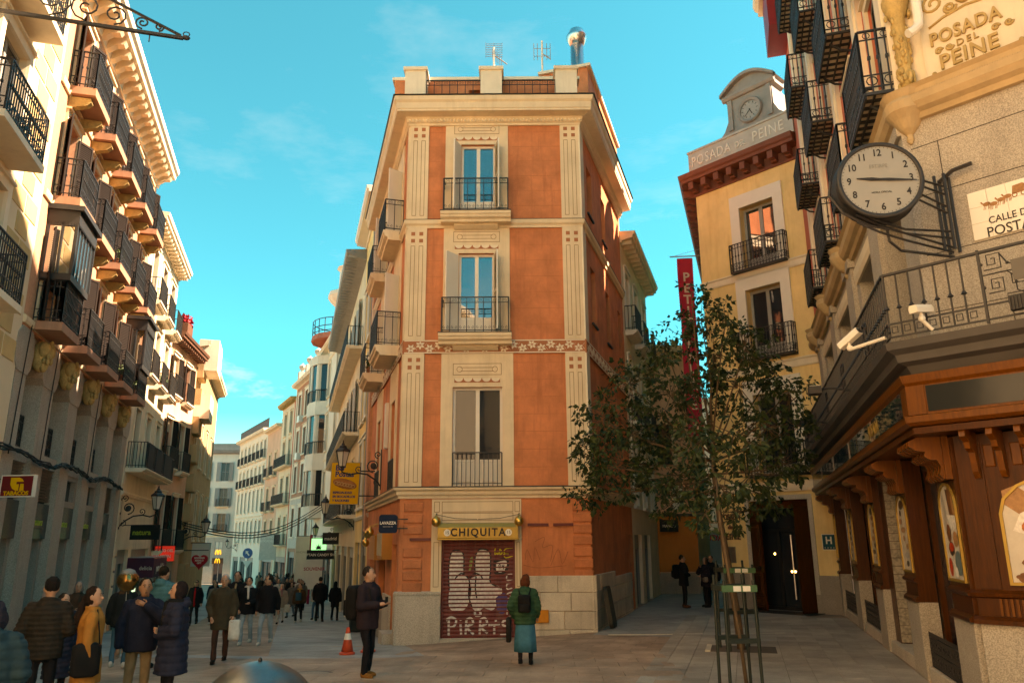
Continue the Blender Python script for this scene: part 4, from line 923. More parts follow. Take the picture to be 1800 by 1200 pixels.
# E: tan stone return with heavy consoles
FE = Fr(FD.w(5.2), azd(-17))
E_ = house('stone_corner_house', 'tan stone house with heavy cornice blocks closing the left row', FE, .02, 16, -1.8, 12.5, mat('tan ashlar', (.42, .28, .14), .9, .15, 1.2, .25, 40, streak=.3), (2.5, 6, 9.5, 13), ((2.4, 5.0), (6.5, 9.0)), .9, m_sandw, m_brown, {}, mcorn=m_sandw)
for k in range(9): cpart('stone', 'ecorn', lambda: MB().cbox(-.5, 1.2, 0, .9, 0, .35, .03), MATS['tan ashlar'], E_, FE.at(.6, -1.2 + k * 1.5))
part('cornice_block', MB().fb(.1, 2.6, 11.2, 12.9, 0, 1.0).fb(.1, 2.4, 8.6, 9.9, 0, .8), m_cream2, E_, FE.M)
# F: white house closing the street
FF = Fr((-46, 104), (1, .03))
Fh = house('white_end_house', 'white house with grey eave closing the far end of the street', FF, 0, 14, -3.0, 13.9, m_whitew, (1.5, 4.55, 7.35, 10.6), ((3.6, 6.0), (6.9, 9.3), (10.2, 12.7)), 1.1, None, m_wgrey, {0: ('plain', .4), 1: ('plain', .4)}, mcorn=m_slate, glass=m_glass, gf=((1.0, 2.2, .2), (4.0, 5.3, .2), (6.8, 8.1, .2), (10, 11.3, .2)), bands=(3.0,), mshut=m_wgrey)
part('ground_storey', MB().holes(0, 14, -3.4, 2.9, [(c - .5, c + .5, .7, 2.4) for c in (1.5, 4.55, 7.35, 10.6)] + [(c - .7, c + .7, -3, .2) for c in (1.6, 4.65, 7.45, 10.65)], 0, .06), m_granite, Fh, FF.M)
part('roof', MB().fb(-.3, 14.3, 14.3, 15.2, -2.5, .3), m_slate, Fh, FF.M)
m_arch = mat('yellow arch emblem', (.85, .45, .02), .4, 0, bump=0, emit=(.9, .5, .05), estr=.35)
for c in (4.55, 7.35):
    for z, wd in ((.75, .34), (-.32, .3)):
        b = MB()
        for s_ in (-1, 1): b.tube([(s_ * wd * .5 + wd * .5 * math.cos(math.pi * k / 8), 0, .55 * math.sin(math.pi * k / 8) * 1.0) for k in range(9)], .05, 4)
        o_ = part('arch_emblem', b, m_arch, Fh, FF.at(c, z, .1))
    part('fascia', MB().fb(c - .7, c + .7, -.4, .3, .06, .1), m_brown, Fh, FF.M)
    window1(Fh, FF, c - .5, c + .5, .7, 2.4, .02, m_wgrey)
# ------------------------------------------------------------------ right-hand row of the left street
NL = neg(azd(-15.6))
M_ = house('yellow_narrow_house', 'narrow ochre house with white window strips beside the corner building', CL, -15.0, -LL - .02, -1.0, 16.0, m_ochre, (-13.4, -11.4), ((3.6, 6.3), (7.2, 9.6), (10.6, 13.2)), 1.3, m_white, m_white, {}, gf=((-14.6, -12.4, 2.2), (-11.8, -9.4, 2.2)), bands=(3.1,))
part('brick_strip', MB().fb(-LL - .7, -LL - .05, 2.6, 15.8, 0, .12), m_brick, M_, CL.M)
part('downpipe', MB().tube([(-LL - .85, -.1, -1), (-LL - .85, -.1, 15.8)], .06, 8), m_wgrey, M_, CL.M)
L_ = house('grey_balcony_house', 'cream house with long black balconies and a deep grey slatted eave', CL, -34.7, -15.02, -1.6, 15.6, m_sandw, (-32.5, -29.5, -26.5, -23.5, -20.5, -17.5), ((3.4, 5.9), (7.1, 9.7), (11.2, 13.8)), 1.05, m_cream2, m_wgrey, {0: ('long', .75), 1: ('long', .75), 2: ('long', .75)}, corn=False, gf=((-34, -30, 2.0), (-29, -25, 2.0), (-24, -20, 2.0), (-19.4, -15.6, 2.0)), mshut=m_wgrey)
part('eave', MB().run([(0, 15.3), (.95, 15.65), (1.0, 15.8), (0, 15.9)], -34.8, -14.9), m_slate, L_, CL.M)
for k in range(40): cpart('eave_slat', 'eslat', lambda: MB().fb(-.05, .05, 0, .12, 0, .9), m_wgrey, L_, CL.at(-34.5 + k * .5, 15.42))
FK = Fr((-12.3, 53.93), neg(azd(-21.6)))
K_ = house('white_bay_house', 'white house with rounded bay windows and a turret above', FK, -11.2, 0, -2.0, 17.0, m_whitew, (-9.6, -5.5, -1.6), ((4.9, 7.4), (9.0, 11.8), (13.2, 15.8)), .9, m_cream2, m_brown, {}, gf=((-10.6, -6.6, 1.8), (-5.6, -.6, 1.8)), bands=(8.2, 12.4, 16.2))
for c in (-8.4,):
    for z0, z1 in ((4.9, 7.6), (8.9, 11.9), (13.0, 16.0)):
        pl = [(-2.2, 0), (-1.6, .8), (-.55, 1.15), (.55, 1.15), (1.6, .8), (2.2, 0)]
        b = MB(); b.loft([[(c + x, -y, z) for x, y in pl] for z in (z0 - .9, z0)]); b.loft([[(c + x * 1.04, -y * 1.04, z) for x, y in pl] for z in (z1, z1 + .7)])
        for i in range(5):
            (x0, y0), (x1, y1) = pl[i], pl[i + 1]
            for q0, q1 in ((0, .14), (.86, 1.0)):
                b.add([(c + x0 + (x1 - x0) * q, -(y0 + (y1 - y0) * q) - e, z) for z in (z0, z1) for q, e in ((q0, 0), (q1, 0), (q1, -.2), (q0, -.2))], [(0, 1, 5, 4), (1, 2, 6, 5), (2, 3, 7, 6), (3, 0, 4, 7)])
        part('bay', b, m_whitew, K_, FK.M)
        part('pane', MB().loft([[(c + x * .93, -y * .93, z) for x, y in pl] for z in (z0, z1)]), m_glass, K_, FK.M)
        b = MB()
        for i in range(5):
            (x0, y0), (x1, y1) = pl[i], pl[i + 1]
            for k in range(7): q = k / 6; b.box(c + x0 + (x1 - x0) * q - .015, c + x0 + (x1 - x0) * q + .015, -(y0 + (y1 - y0) * q) - .07, -(y0 + (y1 - y0) * q) - .04, z0, z0 + .9)
            b.tube([(c + x0, -y0 - .06, z0 + .9), (c + x1, -y1 - .06, z0 + .9)], .03, 4)
        part('railing', b, m_iron, K_, FK.M)
tp = (-5.2, 3.2)
part('turret', MB().lathe([(1.5, 16.8), (1.5, 20.6), (1.9, 21.0), (2.1, 21.3), (2.1, 21.6), (1.3, 21.9), (1.25, 23.6), (1.5, 23.8)], 10, (-5.4, 1.6, 0)), m_whitew, K_, FK.M)
part('turret_skirt', MB().lathe([(2.5, 17.5), (2.4, 17.95), (2.0, 18.05)], 12, (-5.6, .9, 0)), m_salmon, K_, FK.M)
b = MB()
for k in range(24): a = 2 * math.pi * k / 24; b.tube([(-5.6 + 2.4 * math.cos(a), .9 + 2.4 * math.sin(a), 18.0), (-5.6 + 2.4 * math.cos(a), .9 + 2.4 * math.sin(a), 19.1)], .03, 4)
for z in (18.1, 18.5, 19.1): b.tube([(-5.6 + 2.4 * math.cos(2 * math.pi * k / 24), .9 + 2.4 * math.sin(2 * math.pi * k / 24), z) for k in range(24)], .035, 4, False, True)
part('terrace_railing', b, m_iron, K_, FK.M)
FJ = Fr((-16.44, 64.39), neg(azd(-26.2)))
J_ = house('pink_brick_house', 'pink brick house with cream window frames and urns on the parapet', FJ, -10.1, 0, -2.3, 16.6, mat('pink brick', (.42, .21, .13), .9, .1, 9, .2, 60), (-8.3, -5.2, -2.1), ((2.7, 5.2), (6.6, 9.0), (9.9, 12.3), (13.3, 15.7)), 1.25, m_cream2, m_white, {}, gf=((-9.6, -6.8, 1.4), (-6, -3.4, 1.4), (-2.6, -.4, 1.4)), surt=.3, bands=(6.0,))
for u in (-9.9, -.2): part('quoin_strip', MB().fb(u - .2, u + .2, -2, 16.5, 0, .06), m_cream2, J_, FJ.M)
part('ground_storey', MB().holes(-10.1, 0, 1.7, 6.0, [(c - .625, c + .625, 2.7, 5.2) for c in (-8.3, -5.2, -2.1)], 0, .05), m_granite, J_, FJ.M)
for u in (-9.5, -6.0, -2.5):
    cpart('parapet_urn', 'urn', lambda: MB().fb(-.35, .35, 0, 1.2, -.6, .1).lathe([(.15, 1.2), (.1, 1.3), (.32, 1.6), (.34, 1.8), (.1, 2.0), (.02, 2.1)], 10, (0, .25, 0)), m_granite, J_, FJ.at(u, 17.0))
for u, z in ((-6.8, 12.9), (-6.8, 9.5)):
    cpart('air_conditioner', 'acu', lambda: MB().fb(-.45, .45, 0, .6, .02, .4), m_paper, J_, FJ.at(u, z))
FI = Fr((-20.94, 73.5), neg(azd(-27)))
I_ = house('ornate_tan_house', 'narrow tan house with dark balconies under a rolled eave', FI, -6.7, 0, -2.5, 15.6, m_sandw, (-4.7, -1.9), ((2.0, 4.6), (5.8, 8.4), (9.4, 12.0), (12.6, 14.8)), 1.1, m_cream, m_brown, {0: ('long', .7), 1: ('long', .7), 2: ('long', .7)}, mcorn=m_carved, modil=12, gf=((-6, -.6, .9),))
part('red_strip', MB().fb(-.45, 0, -2, 15.5, 0, .05), m_salmon, I_, FI.M)
FH2 = Fr((-24, 79.5), neg(azd(-28.3)))
H2 = house('ochre_narrow_house', 'narrow ochre house far down the street between two cream fronts', FH2, -6.9, 0, -2.6, 13.9, m_peach, (-5.0, -1.9), ((2.2, 4.4), (5.4, 7.8), (9.0, 11.4)), 1.0, m_cream, m_brown, {1: ('plain', .5), 2: ('plain', .5)}, gf=((-6, -.8, .8),))
FG = Fr((-27.3, 85.6), neg(azd(-30.4)))
G_ = house('long_cream_house', 'long cream house with many narrow windows near the end of the street', FG, -15, 0, -2.9, 14.3, m_whitew, (-13.4, -11.3, -9.2, -7.1, -5.0, -2.9, -1.0), ((2.2, 4.6), (5.6, 8.0), (8.6, 10.6), (11.4, 13.4)), .8, m_cream2, m_brown, {2: ('plain', .4), 3: ('plain', .4)}, gf=((-14, -11, .6), (-10, -7, .6), (-6, -3, .6)), bands=(5.0,))
part('roof_railing', rail_mb(14.8, 0, 1.1, 'plain', .25, .03), m_iron, G_, FG.at(-7.5, 14.7))

# roof clutter and pots
for t_, fr_, spots in ((L_, CL, ((-22, 16.2, 3.2), (-29, 16.2, 4.0))), (G_, FG, ((-4, 14.6, 2.5), (-10, 14.6, 3.2))), (I_, FI, ((-3, 16, 2.5),)), (H2, FH2, ((-4, 14.2, 2.6),)), (C_, FB, ((33, 14.8, 3.0), (36.5, 14.8, 3.4)))):
    for u, z, d in spots: part('chimney', MB().fb(u - .4, u + .4, z - .4, z + 1.6, -d - .5, -d).fb(u - .46, u + .46, z + 1.6, z + 1.72, -d - .56, -d + .06), m_brick, t_, fr_.M)
def leafball(seed, n, r, col):
    b = MB(); rn = random.Random(seed)
    for k in range(n):
        d = Vector((rn.gauss(0, 1), rn.gauss(0, 1), rn.gauss(0, 1))).normalized() * rn.uniform(.2, 1) * r; c = d + Vector((0, 0, r * .8)); e = Vector((rn.gauss(0, 1), rn.gauss(0, 1), rn.gauss(0, 1))).normalized() * .06; f = e.orthogonal().normalized() * .025
        b.add([c - e, c + f, c + e, c - f], [(0, 1, 2, 3)])
    return b
m_plant = mat('pot plant leaf', (.05, .085, .025), .6, .3, 9, 0); m_pot = mat('terracotta pot', (.34, .13, .06), .8, .1, 5, 0)
for i, (fr_, u, z, o, lb) in enumerate(((FB, 26.5, 7.16, .38, 'potted plant on the fourth first-floor balcony of the orange house'), (FB, 28.8, 7.16, .3, 'potted plant below the far dark glazed bay'), (FB, 24.2, 10.26, .4, 'potted plant on the middle balcony of the orange house second row'), (FB, 15.6, 9.73, .4, 'trailing plant on the ochre block-work house balcony'), (CL, -5.4, 7.7, .45, 'potted plant on the far lower balcony of the corner building flank'), (FB, 34.6, 8.51, .3, 'potted plant on the middle balcony of the cream house'))):
    t_ = thing('potted_plant', lb, 'plant', fr_.at(u, z, o), 'pots on balconies'); part('pot', MB().lathe([(.09, 0), (.13, .22), (.14, .24)], 12), m_pot, t_, fr_.at(u, z + .01, o)); part('foliage', leafball(i, 130, .24, 0), m_plant, t_, fr_.at(u, z + .2, o))
# ================================================================== right-hand side
RP = Vector((9.94, 24.24, 0)); HP = RP + Vector((*azd(-42.5), 0)) * 4.15
H = Fr(HP, neg(azd(-42.5))); HS = Fr(HP, neg(azd(17.2))); RB = Fr(RP, neg(azd(16.3)))
RC = 14.75
CH = Fr(RB.w(RC), azd(137))
# ---------------------------------------------------------------- ochre hotel with the clock gable
ht = thing('hotel_building', 'ochre hotel with white window surrounds, red-brown eave and a zinc clock gable', 'building', H.at(2, 0))
hw = [(1.78, 3.12, 11.5, 13.9), (1.76, 3.1, 8.25, 10.75), (1.7, 3.1, 4.3, 7.0)]
hd = (1.18, 3.28, 0.0, 3.45)
part('wall', MB().holes(0, 4.15, -.4, 15.2, hw + [hd], -.42, 0), m_ochre, ht, H.M)
part('wall', MB().fb(-16, 0, -.4, 15.2, -.3, 0), m_ochre, ht, HS.M)
p = [H.w(.2, 0, -.5), H.w(4.2, 0, -.5), H.w(4.2, 0, -14), HS.w(-16, 0, -.4)]
b = MB(); b.add([(q.x, q.y, -.4) for q in p] + [(q.x, q.y, 16.1) for q in p], [(0, 1, 2, 3), (4, 5, 6, 7), (0, 1, 5, 4), (1, 2, 6, 5), (2, 3, 7, 6), (3, 0, 4, 7)]); part('building_core', b, m_dark, ht)
for i, (a, c, z0, z1) in enumerate(hw):
    window(ht, H, a, c, z0, z1, .34, m_wgrey, 0, .2 if i < 2 else .12, [m_glass_sky, m_glass, m_glass][i], .09)
    part('window_surround', MB().holes(a - .36, c + .36, z0, z1 + .5, [(a, c, z0 - 1, z1)], -.02, .06), m_white, ht, H.M)
    part('balcony_slab', MB().fb(a - .38, c + .38, z0 - .1, z0 - .03, 0, .3), m_iron, ht, H.M)
    railing(ht, H, (a + c) / 2, z0 - .03, c - a + .74, .28, 1.02, 'ornate')
    part('curtain', MB().run([(.02 * math.sin(k * 1.1), 0) for k in range(2)] + [(.0, .1)], 0, .1), m_paper, ht, H.at(0, -5, -1)) if False else None
for z in (11.15, 7.72): part('string_course', MB().run([(0, z), (.04, z), (.06, z + .05), (.06, z + .22), (.1, z + .26), (.1, z + .3), (0, z + .32)], 0, 4.15, .5, 0), m_cream2, ht, H.M)
part('string_course', MB().run([(0, 3.72), (.05, 3.72), (.08, 3.82), (.08, 4.0), (0, 4.06)], 0, 4.15, .5, 0), m_cream2, ht, H.M)
part('granite_base', MB().holes(-.03, 4.15, .56, 1.12, [hd], -.1, .03), m_granite_d, ht, H.M)
part('granite_base', MB().holes(-.03, 4.15, -.4, .56, [hd], -.1, .05), m_granite_d, ht, H.M)
part('granite_base', MB().fb(-16, .03, -.4, 1.1, 0, .04), m_granite_d, ht, HS.M)
part('door_surround', MB().holes(1.04, 3.42, -.2, 3.6, [hd], 0, .045), m_granite, ht, H.M)
# eave with brackets
EV = [(0, 14.98), (.06, 14.98), (.07, 15.05), (.05, 15.08), (.05, 15.42), (.5, 15.46), (.52, 15.56), (.58, 15.62), (.62, 15.78), (0, 15.86)]
mh = math.tan(R((180 - 59.7) / 2 - 30)) if False else .57
part('eave', MB().run(EV, 0, 4.3, mh, 0), m_redbrown, ht, H.M); part('eave', MB().run(EV, -16, 0, 0, mh), m_redbrown, ht, HS.M)
for k in range(8): cpart('bracket', 'hbr', lambda: MB().fb(-.1, .1, -.3, -.02, .0, .42).fb(-.1, .1, -.36, -.3, 0, .2), m_redbrown, ht, H.at(.1 + k * .55, 15.45, .05))
for k in range(14): cpart('bracket', 'hbr', lambda: MB(), m_redbrown, ht, HS.at(-.4 - k * .6, 15.45, .05))
# parapet with the name and clock gable in zinc
part('name_parapet', MB().fb(0, 4.3, 15.86, 16.72, .2, .34).fb(-.03, 4.33, 16.66, 16.74, .17, .38), mat('pale grey stucco band', (.42, .40, .35), .8, .15, 2, .1, 40), ht, H.M)
m_zl = mat('pale raised lettering', (.66, .62, .53), .6, .1, 6, 0)
text('lettering', 'POSADA', .56, m_zl, ht, H.at(1.0, 16.25, .345), .015, sx=.72, spacing=1.15); text('lettering', 'DEL', .34, m_zl, ht, H.at(2.25, 16.22, .345), .015, sx=.75); text('lettering', 'PEINE', .56, m_zl, ht, H.at(3.35, 16.25, .345), .015, sx=.78, spacing=1.15)
gb = [(1.35, 16.7), (1.62, 16.95), (1.8, 17.3), (1.82, 18.1), (1.7, 18.16), (1.7, 18.35), (1.62, 18.42), (1.8, 18.66), (2.2, 18.88), (2.72, 18.97), (3.2, 18.88), (3.6, 18.66), (3.8, 18.42), (3.72, 18.35), (3.72, 18.16), (3.62, 18.1), (3.64, 17.3), (3.82, 16.95), (4.1, 16.7)]
part('clock_gable', MB().poly(gb, -.5, .26), m_slate, ht, H.M)
b = MB(); b.run([(.26, 18.12), (.34, 18.14), (.4, 18.24), (.4, 18.3), (.26, 18.34)], 1.66, 3.78)
arc = [(1.6 + 2.22 * t / 12, 18.42 + .55 * math.sin(math.pi * t / 12)) for t in range(13)]
for (x0, z0), (x1, z1) in zip(arc, arc[1:]): b.add([(x0, -.26, z0 - .12), (x1, -.26, z1 - .12), (x1, -.26, z1 + .02), (x0, -.26, z0 + .02), (x0, -.44, z0 - .1), (x1, -.44, z1 - .1), (x1, -.44, z1 + .02), (x0, -.44, z0 + .02)], [(0, 1, 2, 3), (4, 5, 6, 7), (0, 1, 5, 4), (2, 3, 7, 6)])
for x0, x1 in ((1.84, 2.02), (3.42, 3.6)): b.fb(x0, x1, 16.9, 18.12, .26, .32)
part('gable_moulding', b, m_slate, ht, H.M)
Mc = H.at(2.72, 17.42, .27) @ Matrix.Rotation(R(90), 4, 'X')
part('clock_ring', MB().lathe([(.35, 0), (.47, 0), (.5, .04), (.46, .09), (.37, .06)], 28, M=Mc, cap=False), m_slate, ht)
part('clock_face', MB().lathe([(.36, .01), (.36, .03)], 28, M=Mc), mat('grey enamel dial', (.30, .29, .26), .4, .1, 6, 0), ht)
b = MB()
for k in range(12): b.box(-.01, .01, .26, .33, .032, .036, Mc @ Matrix.Rotation(R(30 * k), 4, 'Z'))
b.box(-.013, .013, -.05, .22, .036, .042, Mc @ Matrix.Rotation(R(-155), 4, 'Z')); b.box(-.01, .01, -.05, .3, .043, .048, Mc @ Matrix.Rotation(R(-225), 4, 'Z'))
part('clock_hands', b, m_ink, ht)
part('gable_roof', MB().box(1.9, 3.55, .3, 4.0, 16.0, 18.1), m_slate, ht, H.M)
# entrance: timber leaves folded back, glass doors inside
def leaf_mb(wd, h):
    b = MB(); b.fb(0, wd, 0, h, 0, .05)
    for z0, z1 in ((.1, .38), (.45, 1.15), (1.25, h - .55), (h - .45, h - .1)):
        b.cbox(.08, wd - .08, z0, z1, .05, .075, .02); b.cbox(.15, wd - .15, z0 + .07, z1 - .07, .075, .095, .015)
    return b
dl = part('door_leaf', leaf_mb(.62, 3.2), m_wood, ht, H.at(1.2, .02, -.02) @ RZ(R(-28))); part('handle', MB().fb(.52, .6, 1.15, 1.35, .05, .08), m_gold, dl, H.at(1.2, .02, -.02) @ RZ(R(-28)))
dr = part('door_leaf', leaf_mb(.6, 3.2), m_wood, ht, H.at(3.26, .02, -.02) @ RZ(R(-108)))
part('door_frame', MB().fb(1.18, 3.28, 3.2, 3.45, -.4, -.1).fb(1.18, 1.26, 0, 3.2, -.4, -.02).fb(3.2, 3.28, 0, 3.2, -.4, -.02), m_wood, ht, H.M)
gd = part('glass_door', MB().fb(1.2, 3.24, 0, 3.2, -.44, -.42), m_glass, ht, H.M)
b = MB()
for u in (1.95, 2.55, 3.18): b.fb(u - .05, u + .05, 0, 2.5, -.415, -.36)
b.fb(1.3, 3.2, 2.45, 2.55, -.415, -.36); b.fb(1.3, 3.2, 0, .12, -.415, -.36); part('door_rail', b, m_black, gd, H.M)
b = MB()
for u in (2.42, 2.68): b.tube([(u, .30, .35), (u, .30, 2.35)], .02, 8)
part('pull_handle', b, m_steel, gd, H.M)
b = MB(); rn = random.Random(5)
for u, z in ((1.75, 1.75), (1.95, 1.72), (2.3, 1.2), (2.42, 1.2), (2.58, 1.75), (2.75, 1.2), (2.86, 1.22), (3.05, 1.75)): b.ell((u, .408, z), (.028, .01, .035), 8, 6)
part('lobby_lamp', b, mat('lit lobby bulb', (1, .7, .3), .5, 0, bump=0, emit=(1, .55, .16), estr=6), ht, H.M)
part('doormat', MB().fb(1.0, 3.5, .004, .02, 0.02, .9), m_black, ht, H.M)
text('lettering', 'PEINE', .27, m_brown, ht, H.at(.42, 2.3, .02), .02, sx=.95, spacing=1.15, bold=.008); text('lettering', 'del', .2, m_brown, ht, H.at(.45, 2.62, .02), .02, bold=.005); text('lettering', 'POSADA', .27, m_brown, ht, H.at(.45, 2.95, .02), .02, sx=.7, bold=.008)
part('brass_plate', MB().cbox(.12, .55, 1.45, 1.98, 0, .03, .012), mat('pewter plate', (.35, .32, .26), .35, .1, 6, 0, metal=.8), ht, H.M)
s = thing('hotel_plaque', 'square teal plaque with a white H beside the hotel door', 'sign', H.at(3.84, 2.1))
part('border', MB().fb(3.62, 4.06, 1.88, 2.36, 0, .015), m_paper, s, H.M); part('field', MB().fb(3.64, 4.04, 1.90, 2.34, .015, .02), mat('teal enamel', (.005, .075, .09), .35, 0, bump=0), s, H.M)
text('lettering', 'H', .30, m_paper, s, H.at(3.84, 2.16, .022), .002, bold=.008)
for k in range(4): text('star', '*', .1, m_paper, s, H.at(3.70 + k * .093, 1.93, .022), .001)
# banner
bn = thing('hotel_banner', 'tall red vertical banner with pale capitals hanging at the hotel corner', 'banner', T(6.75, 28.3, 9))
b = MB()
for k in range(24):
    z0, z1 = 5.9 + k * .29, 5.9 + (k + 1) * .29; f = lambda z: .05 * math.sin(z * 1.7)
    for q0, q1 in ((0, .5), (.5, 1)):
        x = lambda q: 6.47 + q * .6
        b.add([(x(q0), 28.3 + f(z0 + q0), z0), (x(q1), 28.3 + f(z0 + q1), z0), (x(q1), 28.3 + f(z1 + q1), z1), (x(q0), 28.3 + f(z1 + q0), z1)], [(0, 1, 2, 3)])
part('cloth', b, mat('red banner cloth', (.42, .022, .045), .85, .08, 2, .05, 80), bn, None, True)
for k, chx in enumerate('PETIT PALACE P'):
    if chx != ' ': text('letter', chx, .5, mat('banner lettering', (.62, .46, .36), .8, .05, 3, 0), bn, T(6.77, 28.22, 12.05 - k * .455), .004, bold=.01)
part('pole', MB().tube([(6.2, 28.3, 12.93), (7.5, 28.3, 12.97)], .025, 6).tube([(6.3, 28.3, 12.93), (7.4, 28.3, 13.25)], .008, 4).tube([(6.4, 28.3, 5.88), (7.3, 28.3, 5.9)], .02, 6), m_wgrey, bn)

# ---------------------------------------------------------------- R: tall red house with the timber shopfront
rh = thing('red_corner_house', 'tall red house with cream pilasters and black balconies over a timber shopfront', 'building', RB.at(7, 0))
RU = (3.1, 6.6, 10.2, 13.2); RV = (4.3, 7.7, 11.05, 13.85)
ups = [(c - .55, c + .55, z, z + 2.3) for z in (8.75, 11.75, 14.75, 17.75) for c in RV]
part('wall', MB().holes(0, RC, 8.4, 28, ups, -.3, 0), m_salmon, rh, RB.M)  # out-of-view upper wall raised to cast shade on the left row
g1 = [(c - 1.0, c + 1.0, 4.75, 7.45) for c in RU]
part('granite_storey', MB().holes(0, RC, 3.6, 8.45, g1, -.45, 0), m_bgran, rh, RB.M)
for (a, c, z0, z1) in g1:
    window(rh, RB, a, c, z0, z1, .4, m_wgrey, 1, .2, m_glass, .1); part('lintel', MB().run([(0, 7.45), (.05, 7.45), (.08, 7.55), (.08, 7.75), (0, 7.8)], a - .15, c + .15), m_sandw, rh, RB.M)
for c in (1.3, 4.85, 8.4, 11.7, 14.4): part('granite_pier', MB().fb(c - .42, min(c + .42, RC), 4.6, 7.9, 0, .10).fb(c - .5, min(c + .5, RC), 7.9, 8.1, 0, .16), m_bgran, rh, RB.M)
m_ochstone = mat('ochre dressed stone', (.44, .32, .18), .85, .12, 1.5, .2, 40, streak=.3)
MLD = [(0, 8.05), (.08, 8.05), (.12, 8.12), (.2, 8.16), (.26, 8.24), (.28, 8.34), (.22, 8.38), (.24, 8.45), (.3, 8.5), (0, 8.56)]
mch = math.tan(R((137 + 180 - 16.3 - 180 - 90 + 30) / 2)) if False else .58
part('string_course', MB().run(MLD, 0, RC, 0, mch), m_ochstone, rh, RB.M); part('string_course', MB().run(MLD, 0, 3.0, mch, 0), m_ochstone, rh, CH.M)
for c in (1.3, 4.85, 8.4, 11.7):
    cpart('string_boss', 'boss', lambda: MB().lathe([(.02, -.35), (.07, -.3), (.05, -.22), (.16, -.15), (.26, -.02), (.33, .1), (.34, .2), (.3, .24), (.36, .34), (.1, .42)], 16), m_ochstone, rh, RB.at(c, 8.15, .1), False)
m_grsh = mat('grey green shutter', (.17, .165, .14), .6, .1, 3, .1, 40)
for z in (8.75, 11.75, 14.75, 17.75):
    for c in RV:
        window1(rh, RB, c - .55, c + .55, z, z + 2.3, .2, m_grsh)
        shutter(rh, RB, c - .55, z, .54, 2.25, 6, m_grsh, -.08); shutter(rh, RB, c + .55, z, .54, 2.25, 168, m_grsh, -.08)
        surround(rh, RB, c - .55, c + .55, z, z + 2.3, m_sandw, .14, .06, False)
        # lattice-bottomed iron balcony
        def lattice():
            b = MB(); d = .5; w_ = .85
            for k in range(9): x = -w_ + k * 2 * w_ / 8; b.fb(x - .018, x + .018, -.05, 0, 0, d)
            for o in (.0, .17, .34, .48): b.fb(-w_, w_, -.06, -.02, o, o + .03)
            b.fb(-w_, w_, -.09, .03, d - .03, d); return b
        cpart('balcony_grille', 'lat', lattice, m_iron, rh, RB.at(c, z - .05)); cpart('balcony_floor', 'latf', lambda: MB().fb(-.85, .85, -.005, .015, .0, .49), m_sandw, rh, RB.at(c, z - .05))
        railing(rh, RB, c, z - .05, 1.72, .5, 1.05, 'ornate')
        for s_ in (-1, 1): cpart('bracket', 'rbr', lambda: MB().tube([(0, -.02, -.3), (0, -.2, -.25), (0, -.4, -.08)], .025, 5), m_iron, rh, RB.at(c + s_ * .6, z - .05))
        b_ = cpart('painted_cartouche', 'cart', lambda: MB().poly([(-.5, 0), (-.42, .12), (-.3, .14), (-.2, .24), (.2, .24), (.3, .14), (.42, .12), (.5, 0), (.42, -.12), (.3, -.14), (.2, -.24), (-.2, -.24), (-.3, -.14), (-.42, -.12)], 0, .03), m_sandw, rh, RB.at(c, z - .42 + 0, .0)) if z > 9 else None
    if z > 9: part('string_course', MB().run([(0, z - .95 + 0), (.04, z - .95), (.06, z - .86), (0, z - .84)], 0, RC), m_sandw, rh, RB.M) if False else None
for c in (2.5, 6.0, 9.4, 12.5, 14.5):
    part('pilaster', MB().fb(c - .28, min(c + .28, RC), 8.5, 20.6, 0, .09).fb(c - .16, min(c + .16, RC - .02), 8.6, 20.5, .09, .13), m_cream2, rh, RB.M)
cornice(rh, RB, 0, RC, 20.6, [(o * 1.6, q * 1.6) for o, q in CORN], m_sandw)
# chamfer face with the carved name stone
part('granite_storey', MB().fb(0, 9, 3.6, 8.45, -.4, 0), m_bgran, rh, CH.M); part('wall', MB().fb(.0, 9, 8.45, 21, -.4, -.04), m_cream2, rh, CH.M)
b = MB()
for z in (5.2, 6.02, 6.9, 7.65): b.fb(0, 3, z, z + .012, .0, .003)
for u, z0, z1 in ((.9, 4.6, 5.2), (1.9, 5.2, 6.02), (.35, 6.9, 7.65), (1.6, 6.9, 7.65)): b.fb(u, u + .012, z0, z1, .0, .003)
part('stone_joint', b, mat('dark joint', (.06, .05, .04), .9, 0, bump=0), rh, CH.M)
part('core', MB().box(0, 1, 0, 1, 0, 1), m_dark, rh, None) if False else None
p = [RB.w(.1, 0, -.5), RB.w(RC - .35, 0, -.5), CH.w(.6, 0, -.5), CH.w(9, 0, -.5), CH.w(9, 0, -12), RB.w(0, 0, -12)]
b = MB(); b.add([(q.x, q.y, -.4) for q in p] + [(q.x, q.y, 28.2) for q in p], [tuple(range(6)), tuple(range(6, 12))] + [(i, (i + 1) % 6, (i + 1) % 6 + 6, i + 6) for i in range(6)]); part('building_core', b, m_dark, rh)  # core carried up with the raised wall as an unseen shadow caster
part('red_edge', MB().fb(1.68, 5, 8.6, 20, -.04, .06), m_salmon, rh, CH.M)
ns = part('name_stone', MB().fb(.38, 1.66, 8.56, 10.6, -.04, .08), m_sandw, rh, CH.M)
m_gl = mat('ochre raised lettering', (.40, .27, .11), .8, .12, 6, .1, 40)
text('lettering', 'POSADA', .28, m_gl, ns, CH.at(.94, 9.14, .085), .03, sx=.80, spacing=1.08, bold=.006)
text('lettering', 'DEL', .14, m_gl, ns, CH.at(.95, 8.945, .085), .025, spacing=1.3); text('lettering', 'PEINE', .31, m_gl, ns, CH.at(.94, 8.74, .085), .03, sx=.88, spacing=1.1, bold=.006)
def scroll(u, z, r, flip=1, n=1.6): part('scroll_relief', MB().tube([(p[0], -.085, p[1]) for p in spiral(u, z, r, 0, n, 18, flip)], .022, 5), m_gl, ns, CH.M, True)
